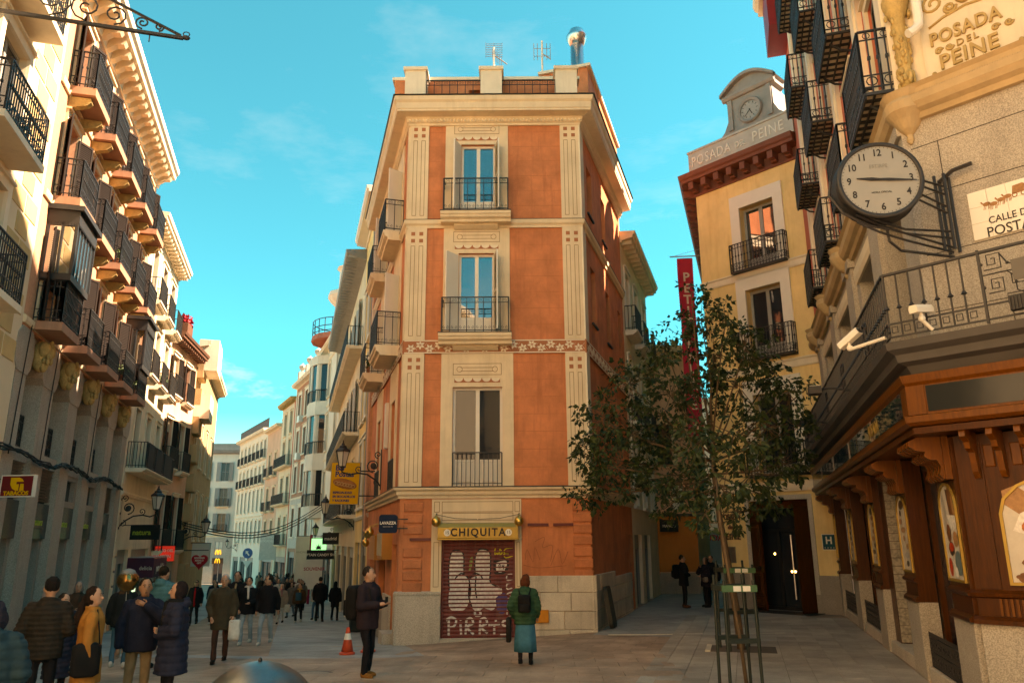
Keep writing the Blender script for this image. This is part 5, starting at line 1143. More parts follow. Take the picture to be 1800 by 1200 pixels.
for u, f in ((.6, 1), (1.4, -1)): scroll(u, 9.72, .18, f); scroll(u + f * .2, 9.55, .09, -f)
for u, f in ((.58, 1), (.72, -1), (1.30, 1), (1.46, -1)): scroll(u, 8.95, .05, f, 1.2)
for u in (.48, 1.56): part('boss_relief', MB().ell((u, -.09, 8.62), (.035, .03, .035), 8, 6), m_gl, ns, CH.M, True)
part('crest_relief', MB().ell((1.0, -.1, 9.72), (.14, .09, .2), 10, 8), m_gl, ns, CH.M, True); part('ribbon_relief', MB().tube([(.5, -.085, 9.36), (.7, -.085, 9.44), (1.0, -.085, 9.48), (1.3, -.085, 9.44), (1.55, -.085, 9.36)], .02, 5), m_gl, ns, CH.M, True)
cap_ = MB(); cap_.lathe([(.07, -1.2), (.09, -1.0), (.10, -.4), (.10, 0), (.15, .1), (.2, .3), (.16, .4)], 10)
rn = random.Random(9)
for k in range(70): a = rn.uniform(0, 6.3); z = rn.uniform(-1.15, .38); r_ = .10 + .06 * (z > 0); cap_.ell((r_ * math.cos(a), r_ * math.sin(a), z), (.03, .03, .06), 6, 5)
part('carved_capital', cap_, m_carved, rh, CH.at(.10, 9.75, .06), True)
part('string_boss', MB().lathe([(.02, -.4), (.05, -.34), (.04, -.26), (.12, -.18), (.2, -.05), (.29, .06), (.31, .18), (.27, .24), (.33, .34), (.2, .42)], 24), m_ochstone, rh, CH.at(.02, 8.13, .02), False)
dp = tag(part('downpipe', MB().tube([CH.w(.42, z, .2) for z in (14, 9.55)] + [CH.w(.41, 9.4, .22), CH.w(.36, 9.3, .3), CH.w(.30, 9.25, .36)], .065, 10), m_paper, None), 'white drainpipe ending in an open elbow beside the name stone', 'drainpipe')
# red mirador far up
part('red_mirador', MB().fb(.3, 2.2, 18.9, 24, 0, .65), mat('dark red painted wood', (.22, .012, .014), .5, .1, 4, .1, 30), rh, RB.M)
# continuous iron balcony on the first floor
bo = .68
part('balcony_slab', MB().run([(0, 4.3), (.45, 4.3), (.5, 4.42), (.62, 4.46), (.64, 4.56), (.74, 4.62), (.76, 4.72), (0, 4.75)], 0, RC, 0, mch), m_lead, rh, RB.M); part('balcony_slab', MB().run([(0, 4.3), (.45, 4.3), (.5, 4.42), (.62, 4.46), (.64, 4.56), (.74, 4.62), (.76, 4.72), (0, 4.75)], 0, 5, mch, 0), m_lead, rh, CH.M)
def long_rail(fr, u0, u1, o, key):
    b = MB(); z0 = 4.75; zt = 5.68
    b.fb(u0, u1, zt - .03, zt, o - .025, o + .025); b.fb(u0, u1, z0 + .04, z0 + .06, o - .012, o + .012); b.fb(u0, u1, z0 + .22, z0 + .24, o - .012, o + .012)
    n = int((u1 - u0) / .155)
    for k in range(n + 1):
        u = u0 + (u1 - u0) * k / n
        if key == 'chamfer' and u > .72: break
        b.tube([(u, -o, z0 + .06), (u, -o, zt)], .013, 5); b.lathe([(.013, 0), (.04, .015), (.025, .035), (.013, .06)], 6, (u, -o, z0 + .42))
        if k % 1 == 0: 
            q = u + .07; b.fb(q - .04, q + .04, z0 + .10, z0 + .11, o, o + .01); b.fb(q - .04, q + .04, z0 + .18, z0 + .19, o, o + .01); b.fb(q - .04, q - .03, z0 + .1, z0 + .19, o, o + .01); b.fb(q + .03, q + .04, z0 + .1, z0 + .19, o, o + .01)
    if key == 'side':
        for c in range(5):
            u = 1.2 + c * 3.0
            for z in (z0 + .35, z0 + .62): b.tube([(p[0], -o - .01, p[1]) for p in spiral(u, z, .13, 0, 1.6, 14)], .012, 4); b.tube([(p[0], -o - .01, p[1]) for p in spiral(u + .22, z, .12, math.pi, 1.6, 14, -1)], .012, 4)
    part('railing', b, m_iron, rh, fr.M)
long_rail(RB, 0.2, RC + .38, bo, 'side'); long_rail(CH, -.38, 4.5, bo, 'chamfer')
# geometric grille panels of the chamfer railing
b = MB(); o = bo; z0 = 5.0
def key(b, u, z, s_, fx=1, fz=1):
    pts = [(0, 0), (1, 0), (1, 1), (.25, 1), (.25, .3), (.7, .3), (.7, .7), (.48, .7)]
    b.tube([(u + fx * q[0] * s_, -o, z + fz * q[1] * s_) for q in pts], .0085, 4)
for c in range(4):
    u0 = .78 + c * .86
    b.fb(u0 - .015, u0 + .015, 4.75, 5.7, o - .02, o + .02)
    key(b, u0 + .04, 5.42, .19); key(b, u0 + .5, 5.40, -.0 + .19, 1, 1); key(b, u0 + .06, 5.12, .17); key(b, u0 + .55, 5.05, .18, 1, 1); key(b, u0 + .28, 5.36, .17, 1, -1)
    b.tube([(u0 + .02, -o, 5.36), (u0 + .28, -o, 5.36), (u0 + .36, -o, 5.28), (u0 + .36, -o, 5.1), (u0 + .5, -o, 5.0)], .0085, 4); b.tube([(u0 + .23, -o, 5.6), (u0 + .3, -o, 5.46), (u0 + .5, -o, 5.38)], .0085, 4)
    for q in ((.02, 5.5), (.3, 5.46), (.36, 5.2), (.02, 5.2), (.14, 5.66), (.6, 5.64), (.5, 5.04)): b.ell((u0 + q[0], -o, q[1]), (.02, .02, .02), 6, 5)
part('grille_panel', b, m_iron, rh, CH.M); part('grille_plate', MB().fb(1.12, 1.6, 5.22, 5.48, o, o + .02), mat('grey plate', (.10, .09, .075), .5, .1, 3, 0), rh, CH.M)
# ---- timber shopfront: one thing of its own
sf = thing('timber_shopfront', 'varnished timber shopfront with carved brackets and gilt-framed panels on the corner', 'shopfront', RB.at(8, 0))
# fascia
FP = [(.1, 3.55), (.56, 3.62), (.62, 3.66), (.62, 3.74), (.56, 3.76), (.56, 4.14), (.6, 4.18), (.62, 4.28), (.1, 4.30)]
part('fascia', MB().run(FP, -.1, RC, 0, mch), m_wood2, sf, RB.M); part('fascia', MB().run(FP, 0, 5, mch, 0), m_wood2, sf, CH.M)
for k in range(5):
    a = .2 + k * 2.98; part('fascia_glass', MB().fb(a, a + 2.78 + (.1 if k == 4 else 0), 3.79, 4.12, .565, .572), m_glass_sky, sf, RB.M)
text('lettering', 'POSADA', .3, m_goldp, sf, RB.at(12.2, 3.95, .575), .004, sx=.9, shear=.2)
part('fascia_post', MB().fb(RC - .02, RC + .34, 3.76, 4.14, .50, .575), m_wood2, sf, RB.M); part('fascia_post', MB().fb(-.33, -.1, 3.76, 4.14, .5, .577), m_wood2, sf, CH.M)
part('fascia_glass', MB().fb(-.08, 3, 3.79, 4.12, .563, .57), glass_mat('dark fascia glass', (.012, .014, .013), 1.4, .12), sf, CH.M)
SP_ = [(-.4, 3.52), (.54, 3.52), (.54, 3.60), (-.4, 3.60)]; part('soffit', MB().run(SP_, 0, RC, 0, mch), m_wood, sf, RB.M); part('soffit', MB().run(SP_, 0, 5, mch, 0), m_wood, sf, CH.M)
PIL = ((-.1, .35), (3.35, 4.3), (7.05, 7.95), (10.5, 11.45), (13.75, RC))
def bracket_mb(wd, n=5):
    b = MB(); pr = [(0, 0), (-.36, 0), (-.46, -.05), (-.47, -.12), (-.38, -.18), (-.28, -.19), (-.3, -.25), (-.24, -.30), (-.15, -.31), (-.11, -.40), (-.14, -.50), (-.1, -.55), (0, -.56)]
    for k in range(n):
        x = -wd / 2 + (k + .5) * wd / n; M_ = T(x, 0, 0) @ RZ(R(90)); q = MB().poly(pr, -wd / n * .30, wd / n * .30); b.add([M_ @ Vector(p) for p in q.v], q.f)
    b.fb(-wd / 2, wd / 2, -.56, 0, 0, .08); return b
m_pic = mat('pale printed ground', (.52, .47, .39), .4, .12, 5, 0)
PRC = {'brown': (.16, .06, .02), 'tan': (.34, .17, .07), 'red': (.42, .035, .012), 'orange': (.48, .13, .03), 'white': (.66, .62, .55), 'dark': (.05, .025, .012), 'teal': (.10, .15, .15), 'grey': (.36, .33, .29)}
def pr(c): return mat('print ' + c, PRC[c], .4, .28, 18, 0)
_rp = random.Random(31)
def printed(parent, fr, o, items):
    for i, it in enumerate(items):
        oo = o + .0006 * (i + 1)
        if it[0] == 'e':
            _, u, z, ru, rz, c = it; n = 22; P = [(u + ru * math.cos(2 * math.pi * k / n) * _rp.uniform(.93, 1.05), z + rz * math.sin(2 * math.pi * k / n) * _rp.uniform(.93, 1.05)) for k in range(n)]
        else: P, c = it[1], it[2]
        part('printed_food', MB().poly(P, oo), pr(c), parent, fr.M)
m_pic2 = mat('pale printed panel', (.52, .46, .36), .45, .22, 10, 0)
def arch_panel(parent, fr, u0, u1, z0, z1, o, mpic, seg=8):
    cu, hw_ = (u0 + u1) / 2, (u1 - u0) / 2; r = min(hw_, .5 * hw_ + .1)
    def ring(e): return [(u0 + e, z0 + e), (u1 - e, z0 + e)] + [(cu + (hw_ - e) * math.cos(math.pi * k / seg), z1 - r + (r - e) * math.sin(math.pi * k / seg)) for k in range(seg + 1)]
    A_, B_ = ring(0), ring(.035); n = len(A_); b = MB()
    b.add([(p[0], -o, p[1]) for p in A_] + [(p[0], -o - .03, p[1]) for p in A_] + [(p[0], -o - .03, p[1]) for p in B_] + [(p[0], -o, p[1]) for p in B_], [(i, (i + 1) % n, (i + 1) % n + n, i + n) for i in range(n)] + [(i + n, (i + 1) % n + n, (i + 1) % n + 2 * n, i + 2 * n) for i in range(n)] + [(i + 2 * n, (i + 1) % n + 2 * n, (i + 1) % n + 3 * n, i + 3 * n) for i in range(n)])
    f = part('gilt_frame', b, m_goldp, parent, fr.M); part('picture', MB().poly(B_, o + .008), mpic, f, fr.M); return f
for i, (a, c) in enumerate(PIL):
    cu = (a + c) / 2; wd = c - a
    part('stone_plinth', MB().cbox(a, c, -.3, 1.2, -.2, .1, .01), m_bgran, sf, RB.M)
    pil = part('pilaster', MB().fb(a, c, 1.2, 3.5, -.2, .08).run([(.08, 1.2), (.14, 1.2), (.14, 1.25), (.1, 1.29), (.08, 1.29)], a - .02, c + .02).run([(.08, 1.5), (.12, 1.52), (.13, 1.56), (.08, 1.6)], a - .02, c + .02), m_wood, sf, RB.M)
    gf_ = arch_panel(pil, RB, a + .07, c - .07, 1.66, 2.94, .082, m_pic if i == 4 else m_pic2)
    A0, W_ = a + .12, c - a - .24
    X_ = lambda q: A0 + W_ * q
    if i == 4: printed(gf_, RB, .091, [('p', [(X_(.45), 2.86), (X_(.9), 2.82), (X_(1), 2.4), (X_(.6), 2.35)], 'dark'), ('e', X_(.68), 2.66, .10, .26, 'brown'), ('e', X_(.86), 2.68, .07, .22, 'tan'), ('p', [(X_(.35), 2.52), (X_(1), 2.5), (X_(.95), 2.36), (X_(.6), 2.3)], 'white'), ('e', X_(.2), 2.55, .08, .3, 'grey'), ('e', X_(.35), 2.28, .11, .12, 'brown'), ('e', X_(.75), 2.2, .12, .1, 'tan'), ('e', X_(.4), 2.08, .15, .09, 'dark'), ('e', X_(.42), 2.1, .12, .06, 'red'), ('e', X_(.75), 1.9, .16, .16, 'teal'), ('e', X_(.2), 1.84, .09, .12, 'red'), ('e', X_(.55), 1.78, .08, .07, 'white')])
    elif i >= 1: printed(gf_, RB, .091, [('e', X_(.5), 2.78, W_ * .3, .08, 'dark')] + [('e', X_(_rp.uniform(.25, .75)), 1.8 + k * .14, W_ * _rp.uniform(.1, .3), .05, _rp.choice(('brown', 'tan', 'grey', 'dark'))) for k in range(7)])
    cpart('carved_bracket', ('cbr', round(wd, 1)), lambda: bracket_mb(wd - .06), m_wood2, pil, RB.at(cu, 3.52, .08))
BAY = [(.35, 3.35), (4.3, 7.05), (7.95, 10.5), (11.45, 13.75)]
m_brickst = speckle('grey stacked stone', (.30, .26, .20), dark=.3, size=20)
for i, (a, c) in enumerate(BAY):
    part('stone_sill', MB().cbox(a, c, -.3, .22, -.5, .06, .01), m_granite, sf, RB.M)
    if i == 2:
        rn = random.Random(6); part('recess_back', MB().fb(a, c, .2, 3.5, -.9, -.85), m_granite_d, sf, RB.M); part('recess_cheek', MB().fb(a, a + .5, .22, 3.5, -.85, -.05), m_wood, sf, RB.M)
        # stacked stone lining of the entrance, facing the square
        for r_ in range(20):
            z = .24 + r_ * .16; u = 0.0
            while u < .78:
                L_ = rn.uniform(.16, .34); part('stone', MB().box(a + .5, a + .5 + .04 + rn.uniform(0, .02), .06 + u, .06 + min(u + L_, .8) - .008, z + .004, z + .155), m_brickst, sf, RB.M); u += L_
        for r_ in range(20):
            z = .24 + r_ * .16; u = a + .56
            while u < c - .05:
                L_ = rn.uniform(.22, .45); part('stone', MB().fb(u, min(u + L_, c) - .008, z + .004, z + .155, -.85, -.80 + rn.uniform(0, .02)), m_brickst, sf, RB.M); u += L_
    else:
        part('window_frame', MB().holes(a, c, .22, 3.5, [(a + .12, (a + c) / 2 - .06, .3, 3.3), ((a + c) / 2 + .06, c - .12, .3, 3.3)], -.34, -.22), m_wood, sf, RB.M)
        part('pane', MB().fb(a + .1, c - .1, .25, 3.35, -.31, -.30), m_glass, sf, RB.M)
        def grille():
            b = MB(); w_ = c - a - .1
            b.fb(-w_ / 2, w_ / 2, 0, .02, 0, .02); b.fb(-w_ / 2, w_ / 2, .44, .46, 0, .02); b.fb(-w_ / 2, w_ / 2, .22, .235, 0, .02)
            n = int(w_ / .06)
            for k in range(n + 1): x = -w_ / 2 + w_ * k / n; b.fb(x - .006, x + .006, 0, .52, .003, .015)
            for k in range(int(w_ / .16)):
                x = -w_ / 2 + .08 + k * .16
                for z in (.11, .33): b.tube([(p[0], -.01, p[1]) for p in spiral(x, z, .06, 0, 1.3, 9)], .009, 3, False)
            b.fb(-w_ / 2, w_ / 2, .0, .44, -.03, -.02); return b
        cpart('low_grille', ('lowg', round(c - a, 2)), grille, m_iron, sf, RB.at((a + c) / 2, .24, .0))
ne = text('neon_lettering', 'obrador', .26, mat('pink neon', (.7, .2, .6), .4, 0, bump=0, emit=(.75, .20, .62), estr=1.3), sf, RB.at(13.1, 2.62, -.24), .004, sx=.8, spacing=.9)
# chamfer side of the shopfront
part('stone_plinth', MB().cbox(.0, 5, -.3, 1.2, -.2, .1, .01), m_bgran, sf, CH.M)
part('panelling', MB().fb(0, 5, 1.2, 3.5, -.2, .08).run([(.08, 1.2), (.15, 1.2), (.15, 1.25), (.1, 1.29), (.08, 1.29)], -.05, 5).run([(.08, 1.5), (.12, 1.52), (.13, 1.56), (.08, 1.6)], -.05, 5).fb(.06, .3, 1.62, 3.4, .08, .10), m_wood, sf, CH.M)
b = MB()
for k in range(40): b.fb(.25 + k * .06, .28 + k * .06, 1.3, 1.5, .08, .10)
part('fluting', b, m_wood2, sf, CH.M)
gf_ = arch_panel(sf, CH, .40, 1.9, 1.66, 2.98, .085, m_pic)
printed(gf_, CH, .094, [('p', [(.46, 2.78), (.62, 2.84), (.86, 2.62), (.70, 2.42), (.46, 2.62)], 'tan'), ('p', [(.62, 2.5), (.86, 2.62), (1.5, 2.7), (1.4, 2.3), (.8, 2.2), (.52, 2.3)], 'white'), ('e', 1.15, 2.78, .16, .08, 'red'), ('e', 1.2, 2.2, .56, .26, 'brown'), ('e', .82, 2.32, .2, .14, 'orange'), ('e', 1.1, 2.42, .22, .12, 'red'), ('e', 1.45, 2.38, .2, .13, 'orange'), ('e', .95, 2.18, .22, .09, 'tan'), ('e', 1.3, 2.14, .24, .1, 'tan'), ('p', [(.62, 2.16), (.8, 2.02), (1.2, 1.96), (1.7, 2.02), (1.8, 2.1), (1.6, 1.9), (1.2, 1.84), (.8, 1.92)], 'white'), ('e', .75, 1.92, .2, .06, 'brown'), ('e', 1.15, 1.87, .2, .07, 'brown')] + [('e', _rp.uniform(.5, .85), _rp.uniform(1.70, 1.84), .035, .025, 'brown') for _ in range(22)])
for k in range(9):
    cpart('food_bracket', 'fb', lambda: MB().poly([(0, 0), (-.42, 0), (-.44, -.08), (-.3, -.14), (-.28, -.22), (-.16, -.26), (-.12, -.5), (-.05, -.58), (0, -.58)], -.035, .035), m_wood2, sf, CH.at(.24 + k * .3, 3.52, .08) @ RZ(R(90)))
    cpart('sunk_panel', 'sunkp', lambda: MB().cbox(-.06, .06, -.14, .14, 0, .02, .012), m_wood2, sf, CH.at(.39 + k * .3, 3.22, .08))
# ---- things on the red house
ck = thing('street_clock', 'big round black street clock with cream dial on an iron bracket', 'clock', T(4.88, 9.35, 6.72))
Mk = T(4.86, 9.35, 6.76) @ RZ(R(-10)) @ Matrix.Rotation(R(90), 4, 'X') 
r_ = .60; Mk = Mk @ Matrix.Scale(.88, 4)
part('drum', MB().lathe([(r_ - .05, -.17), (r_, -.17), (r_ + .02, -.14), (r_ - .01, -.1), (r_ - .01, .1), (r_ + .02, .14), (r_, .18), (r_ - .05, .18), (r_ - .055, .15)], 48, M=Mk, cap=False), m_iron, ck, None, True)
part('dial', MB().lathe([(r_ - .03, -.15), (r_ - .03, .155)], 48, M=Mk), mat('ivory dial', (.27, .265, .235), .35, .05, 3, 0), ck)
for k in range(1, 13):
    a = R(90 - 30 * k); text('numeral', str(k), .155, m_ink, ck, Mk @ T(.435 * math.cos(a), .435 * math.sin(a), .158) @ Matrix.Rotation(R(-90), 4, 'X'), .002, bold=.003, sx=.85)
text('lettering', 'ESTIRPE', .085, mat('grey lettering', (.20, .20, .18), .5, 0, bump=0), ck, Mk @ T(0, .22, .158) @ Matrix.Rotation(R(-90), 4, 'X'), .002, sx=.9); text('lettering', 'HORA OFICIAL', .042, m_ink, ck, Mk @ T(0, -.2, .158) @ Matrix.Rotation(R(-90), 4, 'X'), .002)
b = MB()
for k in range(60): b.box(-.003, .003, .515, .535 if k % 5 else .53, .157, .159, Mk @ Matrix.Rotation(R(6 * k), 4, 'Z'))
part('minute_track', b, m_ink, ck)
def hand(ang, L_, wd, z): 
    b = MB(); Mz = Mk @ Matrix.Rotation(R(-ang), 4, 'Z'); P = [(-wd * .4, -.12, z), (wd * .4, -.12, z), (wd, .12, z), (wd * .25, L_, z), (-wd * .25, L_, z), (-wd, .12, z)]
    b.add([Mz @ Vector(p) for p in P] + [Mz @ Vector((p[0], p[1], z + .006)) for p in P], [tuple(range(6)), tuple(range(11, 5, -1))] + [(i, (i + 1) % 6, (i + 1) % 6 + 6, i + 6) for i in range(6)]); return b
part('hour_hand', hand(277, .33, .028, .166), m_ink, ck); part('minute_hand', hand(96, .50, .022, .175), m_ink, ck)
b = MB(); C0 = Vector((4.86, 9.35, 6.80)); wallp = lambda z, o=.04, u=.40: CH.w(u, z, o)
frz = []
for o in (.03, .22):
    for u in (.30, .42): b.tube([wallp(5.95, o, u), wallp(7.05, o, u)], .022, 5)
b.tube([wallp(7.02, .04, .3), wallp(7.1, .1, .5), wallp(7.12, .1, .75)], .03, 5)
for q, z in ((.10, 6.92), (.02, 6.80), (-.10, 6.62), (-.2, 6.52)): b.tube([C0 + Vector((.55, .1, q)), wallp(z, .1, .36)], .016, 5)
for q, z in ((-.56, 6.25), (-.62, 6.15), (-.62, 6.02), (-.72, 5.95)):
    b.tube([C0 + Vector((-.35, -.05, q + .12)), C0 + Vector((-.05, .0, q)), C0 + Vector((.4, .2, q - .04)), wallp(z, .1, .36)], .017, 5)
b.tube([C0 + Vector((-.62, 0, .0)), C0 + Vector((-.66, 0, -.2)), C0 + Vector((-.5, 0, -.45)), C0 + Vector((-.2, 0, -.62)), C0 + Vector((.1, .05, -.66))], .02, 5)
b.tube([C0 + Vector((.1, .1, -.62)), C0 + Vector((.12, .12, -.8)), C0 + Vector((.3, .2, -.9)), wallp(5.88, .1, .36)], .02, 5)
part('bracket', b, m_iron, ck)
ts = thing('tile_street_sign', 'white tiled street name plate with a horse coach picture', 'sign', CH.at(1.0, 6.4, .02))
for r__ in range(3):
    for c__ in range(4):
        cpart('tile', 'tile', lambda: MB().cbox(-.1125, .1125, -.1125, .1125, 0, .02, .004), m_paper, ts, CH.at(.72 + c__ * .227, 6.17 + r__ * .227, .0))
text('lettering', 'CALLE DE', .135, m_ink, ts, CH.at(1.06, 6.28, .023), .001, sx=.85, bold=.002); text('lettering', 'POSTAS', .19, m_ink, ts, CH.at(1.06, 6.12, .023), .001, sx=.88, bold=.002)
b = MB()
for u, z, a, c in ((.82, 6.52, .05, .03), (.90, 6.50, .05, .03), (.99, 6.53, .05, .03), (1.07, 6.55, .05, .03)):
    b.poly([(u + a * math.cos(k * .7854), z + c * math.sin(k * .7854)) for k in range(8)], .022)
    b.ribbon([(u - .045, z + .01), (u - .065, z + .045)], .02, .022)
    for q in (-.03, -.01, .025, .04): b.ribbon([(u + q, z - .02), (u + q - .012, z - .075)], .009, .022)
b.poly([(1.12, 6.55), (1.26, 6.56), (1.28, 6.66), (1.25, 6.68), (1.14, 6.67)], .022)
for u in (1.15, 1.25): b.tube([(u + .028 * math.cos(k * .7854), -.022, 6.54 + .028 * math.sin(k * .7854)) for k in range(8)], .006, 4, False, True)
part('coach_picture', b, mat('brown tile paint', (.30, .13, .04), .4, .25, 30, 0), ts, CH.M)
def camera_unit(label, base, loc, yaw, tilt):
    t = thing('security_camera', label, 'camera', T(*loc), 'security cameras on the balcony'); M_ = T(*loc) @ RZ(R(yaw)) @ Matrix.Rotation(R(tilt), 4, 'X') @ Matrix.Scale(.8, 4)
    pr = [(-.07, -.055), (.07, -.055), (.075, .02), (.05, .07), (-.05, .07), (-.075, .02)]
    b = MB(); b.loft([[(x, y, z) for x, z in pr] for y in (-.24, .2)]); part('housing', b, m_paper, t, M_)
    part('lens_hood', MB().box(-.05, .05, -.25, -.238, -.04, .045), m_black, t, M_)
    v = Vector(base) - Vector(loc); part('arm', MB().tube([(0, 0, -.05), (0, 0, -.14), tuple(v)], .025, 7).ell((0, 0, -.12), (.045, .045, .045), 8, 6), m_paper, t, T(*loc))
camera_unit('white security camera angled down in front of the long balcony railing', RB.w(RC + .2, 4.85, .7), RB.w(RC - .1, 4.93, 1.12), 35, -30)
camera_unit('white security camera pointing right below the street clock', CH.w(.15, 4.8, .7), CH.w(.08, 5.06, .82), 118, -8)
fl = thing('floodlight', 'small black floodlight on the corner balcony railing', 'floodlight', CH.at(1.2, 4.9, .8)); part('body', MB().fb(-.16, .16, -.1, .08, 0, .1), m_black, fl, CH.at(1.22, 4.93, .72))
b = MB()
for k in range(9): b.fb(-.15 + k * .036, -.14 + k * .036, -.1, .06, .1, .12)
part('fins', b, m_iron, fl, CH.at(1.22, 4.93, .72)); part('bracket', MB().tube([(-.17, -.05, .0), (-.17, -.05, .12), (.17, -.05, .12), (.17, -.05, 0)], .008, 5), m_iron, fl, CH.at(1.22, 4.93, .72))
# small spot lamps along the balcony edge
for i, u in enumerate((3.2, 7.0, 11.2)):
    t = thing('spot_lamp', ['small floodlamp arm at the far end of the long iron balcony', 'small floodlamp arm midway along the long iron balcony', 'small floodlamp arm near the white camera on the iron balcony'][i], 'floodlight', RB.at(u, 4.8, .7), 'floodlamp arms on the long balcony')
    part('arm', MB().tube([(0, .0, .05), (0, -.3, .12), (0, -.62, .12)], .018, 6), m_iron, t, RB.at(u, 4.75, .7)); part('head', MB().box(-.14, .14, -.72, -.5, .02, .16), m_iron, t, RB.at(u, 4.75, .7)); part('lens', MB().box(-.1, .1, -.70, -.52, .16, .175), m_paper, t, RB.at(u, 4.75, .7))

# ---------------------------------------------------------------- beyond, in the right-hand street
N_ = house('white_alley_house', 'pale house with slatted eave just behind the corner building', CR, LR + .02, 14.2, -.3, 13.2, m_cream2, (8.3, 10.6, 12.9), ((3.4, 5.8), (6.4, 8.8), (9.8, 12.2)), .95, m_white, m_grsh, {1: ('plain', .3), 2: ('plain', .45)}, mcorn=m_cream2, modil=14, gf=((7.5, 9.2, 2.4), (10, 11.6, 2.4)), dep=5)
FO = Fr(CR.w(14.3), (1, .12))
O_ = house('orange_house', 'orange rendered house facing down the narrow alley', FO, -.2, 1.75, -.1, 10.4, m_peach, (.5,), ((5.4, 7.2),), .7, m_cream, m_brown, {}, corn=True, dep=7)
part('orange_band', MB().fb(-.2, 1.75, .9, 3.2, 0, .03), m_orange, O_, FO.M); part('granite_base', MB().fb(-.2, 1.75, -.3, .85, 0, .06), m_granite_d, O_, FO.M); part('cable_band', MB().fb(-.2, 1.75, 3.2, 3.32, 0, .08), m_lead, O_, FO.M)
b = MB(); part('side_wall', MB().fb(0, 7, -.3, 10.4, -.2, 0), m_whitew, O_, Fr(FO.w(1.75), (.31, .95)).M)
s = tag(part('tile_plate', MB().fb(.72, 1.22, 3.5, 4.5, .03, .06), m_paper, None, FO.M), 'white tiled plate with a dark figure on the orange alley house', 'sign')
part('printed_figure', MB().poly([(.97 + .12 * math.cos(k), 4.1 + .22 * math.sin(k)) for k in range(6)], .062), m_brown, s, FO.M)
s = thing('bracket_sign', 'small black hanging sign below the tiled plate in the alley', 'sign', FO.at(.3, 2.9, .3)); part('panel', MB().fb(0, .8, 2.55, 3.05, .3, .36), m_black, s, FO.M); part('arm', MB().fb(.1, .14, 3.05, 3.1, 0, .3), m_iron, s, FO.M); text('lettering', 'MAHOU', .16, m_paper, s, FO.at(.4, 2.78, .365), .003)
FP2 = Fr((11.5, 62), (1, .0)); P2 = house('far_white_block', 'distant pale block seen through the alley past the hotel', FP2, -4, 14, -.2, 13, m_whitew, (-2.5, -.5, 1.5, 3.5, 5.5), ((2.8, 5.0), (6.2, 8.4), (9.6, 11.8)), .8, m_cream2, m_brown, {}, dep=6)
P3 = house('grey_alley_house', 'grey plastered house on the left of the far alley', Fr((9.0, 44), azd(8)), 0, 17, -.2, 11, m_whitew, (1.5, 4, 6.5, 9), ((.6, 2.2), (3.2, 5.2), (6.6, 8.6)), .9, m_cream2, m_wgrey, {}, dep=3)
vn = thing('white_van', 'white van with red lettering parked across the end of the alley', 'van', T(14.3, 55, 0))
part('body', MB().box(-2.2, 2.2, -.9, .9, .45, 2.7).box(2.2, 3.1, -.85, .85, .45, 1.6), mat('van grey white', (.30, .30, .29), .5, .05, 2, 0), vn, T(14.6, 55, 0)); part('windscreen', MB().box(2.2, 2.6, -.8, .8, 1.6, 2.4), m_glass, vn, T(14.6, 55, 0))
for x in (-1.4, 2.1): part('wheel', MB().lathe([(.34, -.1), (.34, .1)], 16, M=T(14.6 + x, 54.15, .34) @ Matrix.Rotation(R(90), 4, 'X')), m_black, vn)
text('lettering', 'MUDANZAS', .55, mat('red lettering', (.5, .02, .02), .5, 0, bump=0), vn, T(14.2, 54.08, 2.3), .003, bold=.01)

AR = house('alley_hotel_annex', 'plain sand coloured house continuing the hotel side of the alley', HS, -44, -16.05, -.2, 14, m_sandw, [-18.5 - 3 * k for k in range(8)], ((3.4, 5.6), (6.8, 9.0), (10.2, 12.2)), .9, m_cream2, m_brown, {}, dep=10)  # added house: keeps the sun off the alley and the van
# the house across the square, behind the viewer: it shows in the window reflections
FS = Fr((16, -14), (-1, 0))
house('square_house', 'sand house across the square that shows only in window reflections', FS, 0, 34, 0, 13.5, m_sandw, [2.5 + 3.2 * k for k in range(10)], ((4.2, 6.7), (7.8, 10.2), (10.9, 12.8)), 1.1, m_cream2, m_brown, {0: ('plain', .5), 1: ('plain', .5)}, gf=((2, 6, 2.8), (9, 14, 2.8), (18, 24, 2.8)))
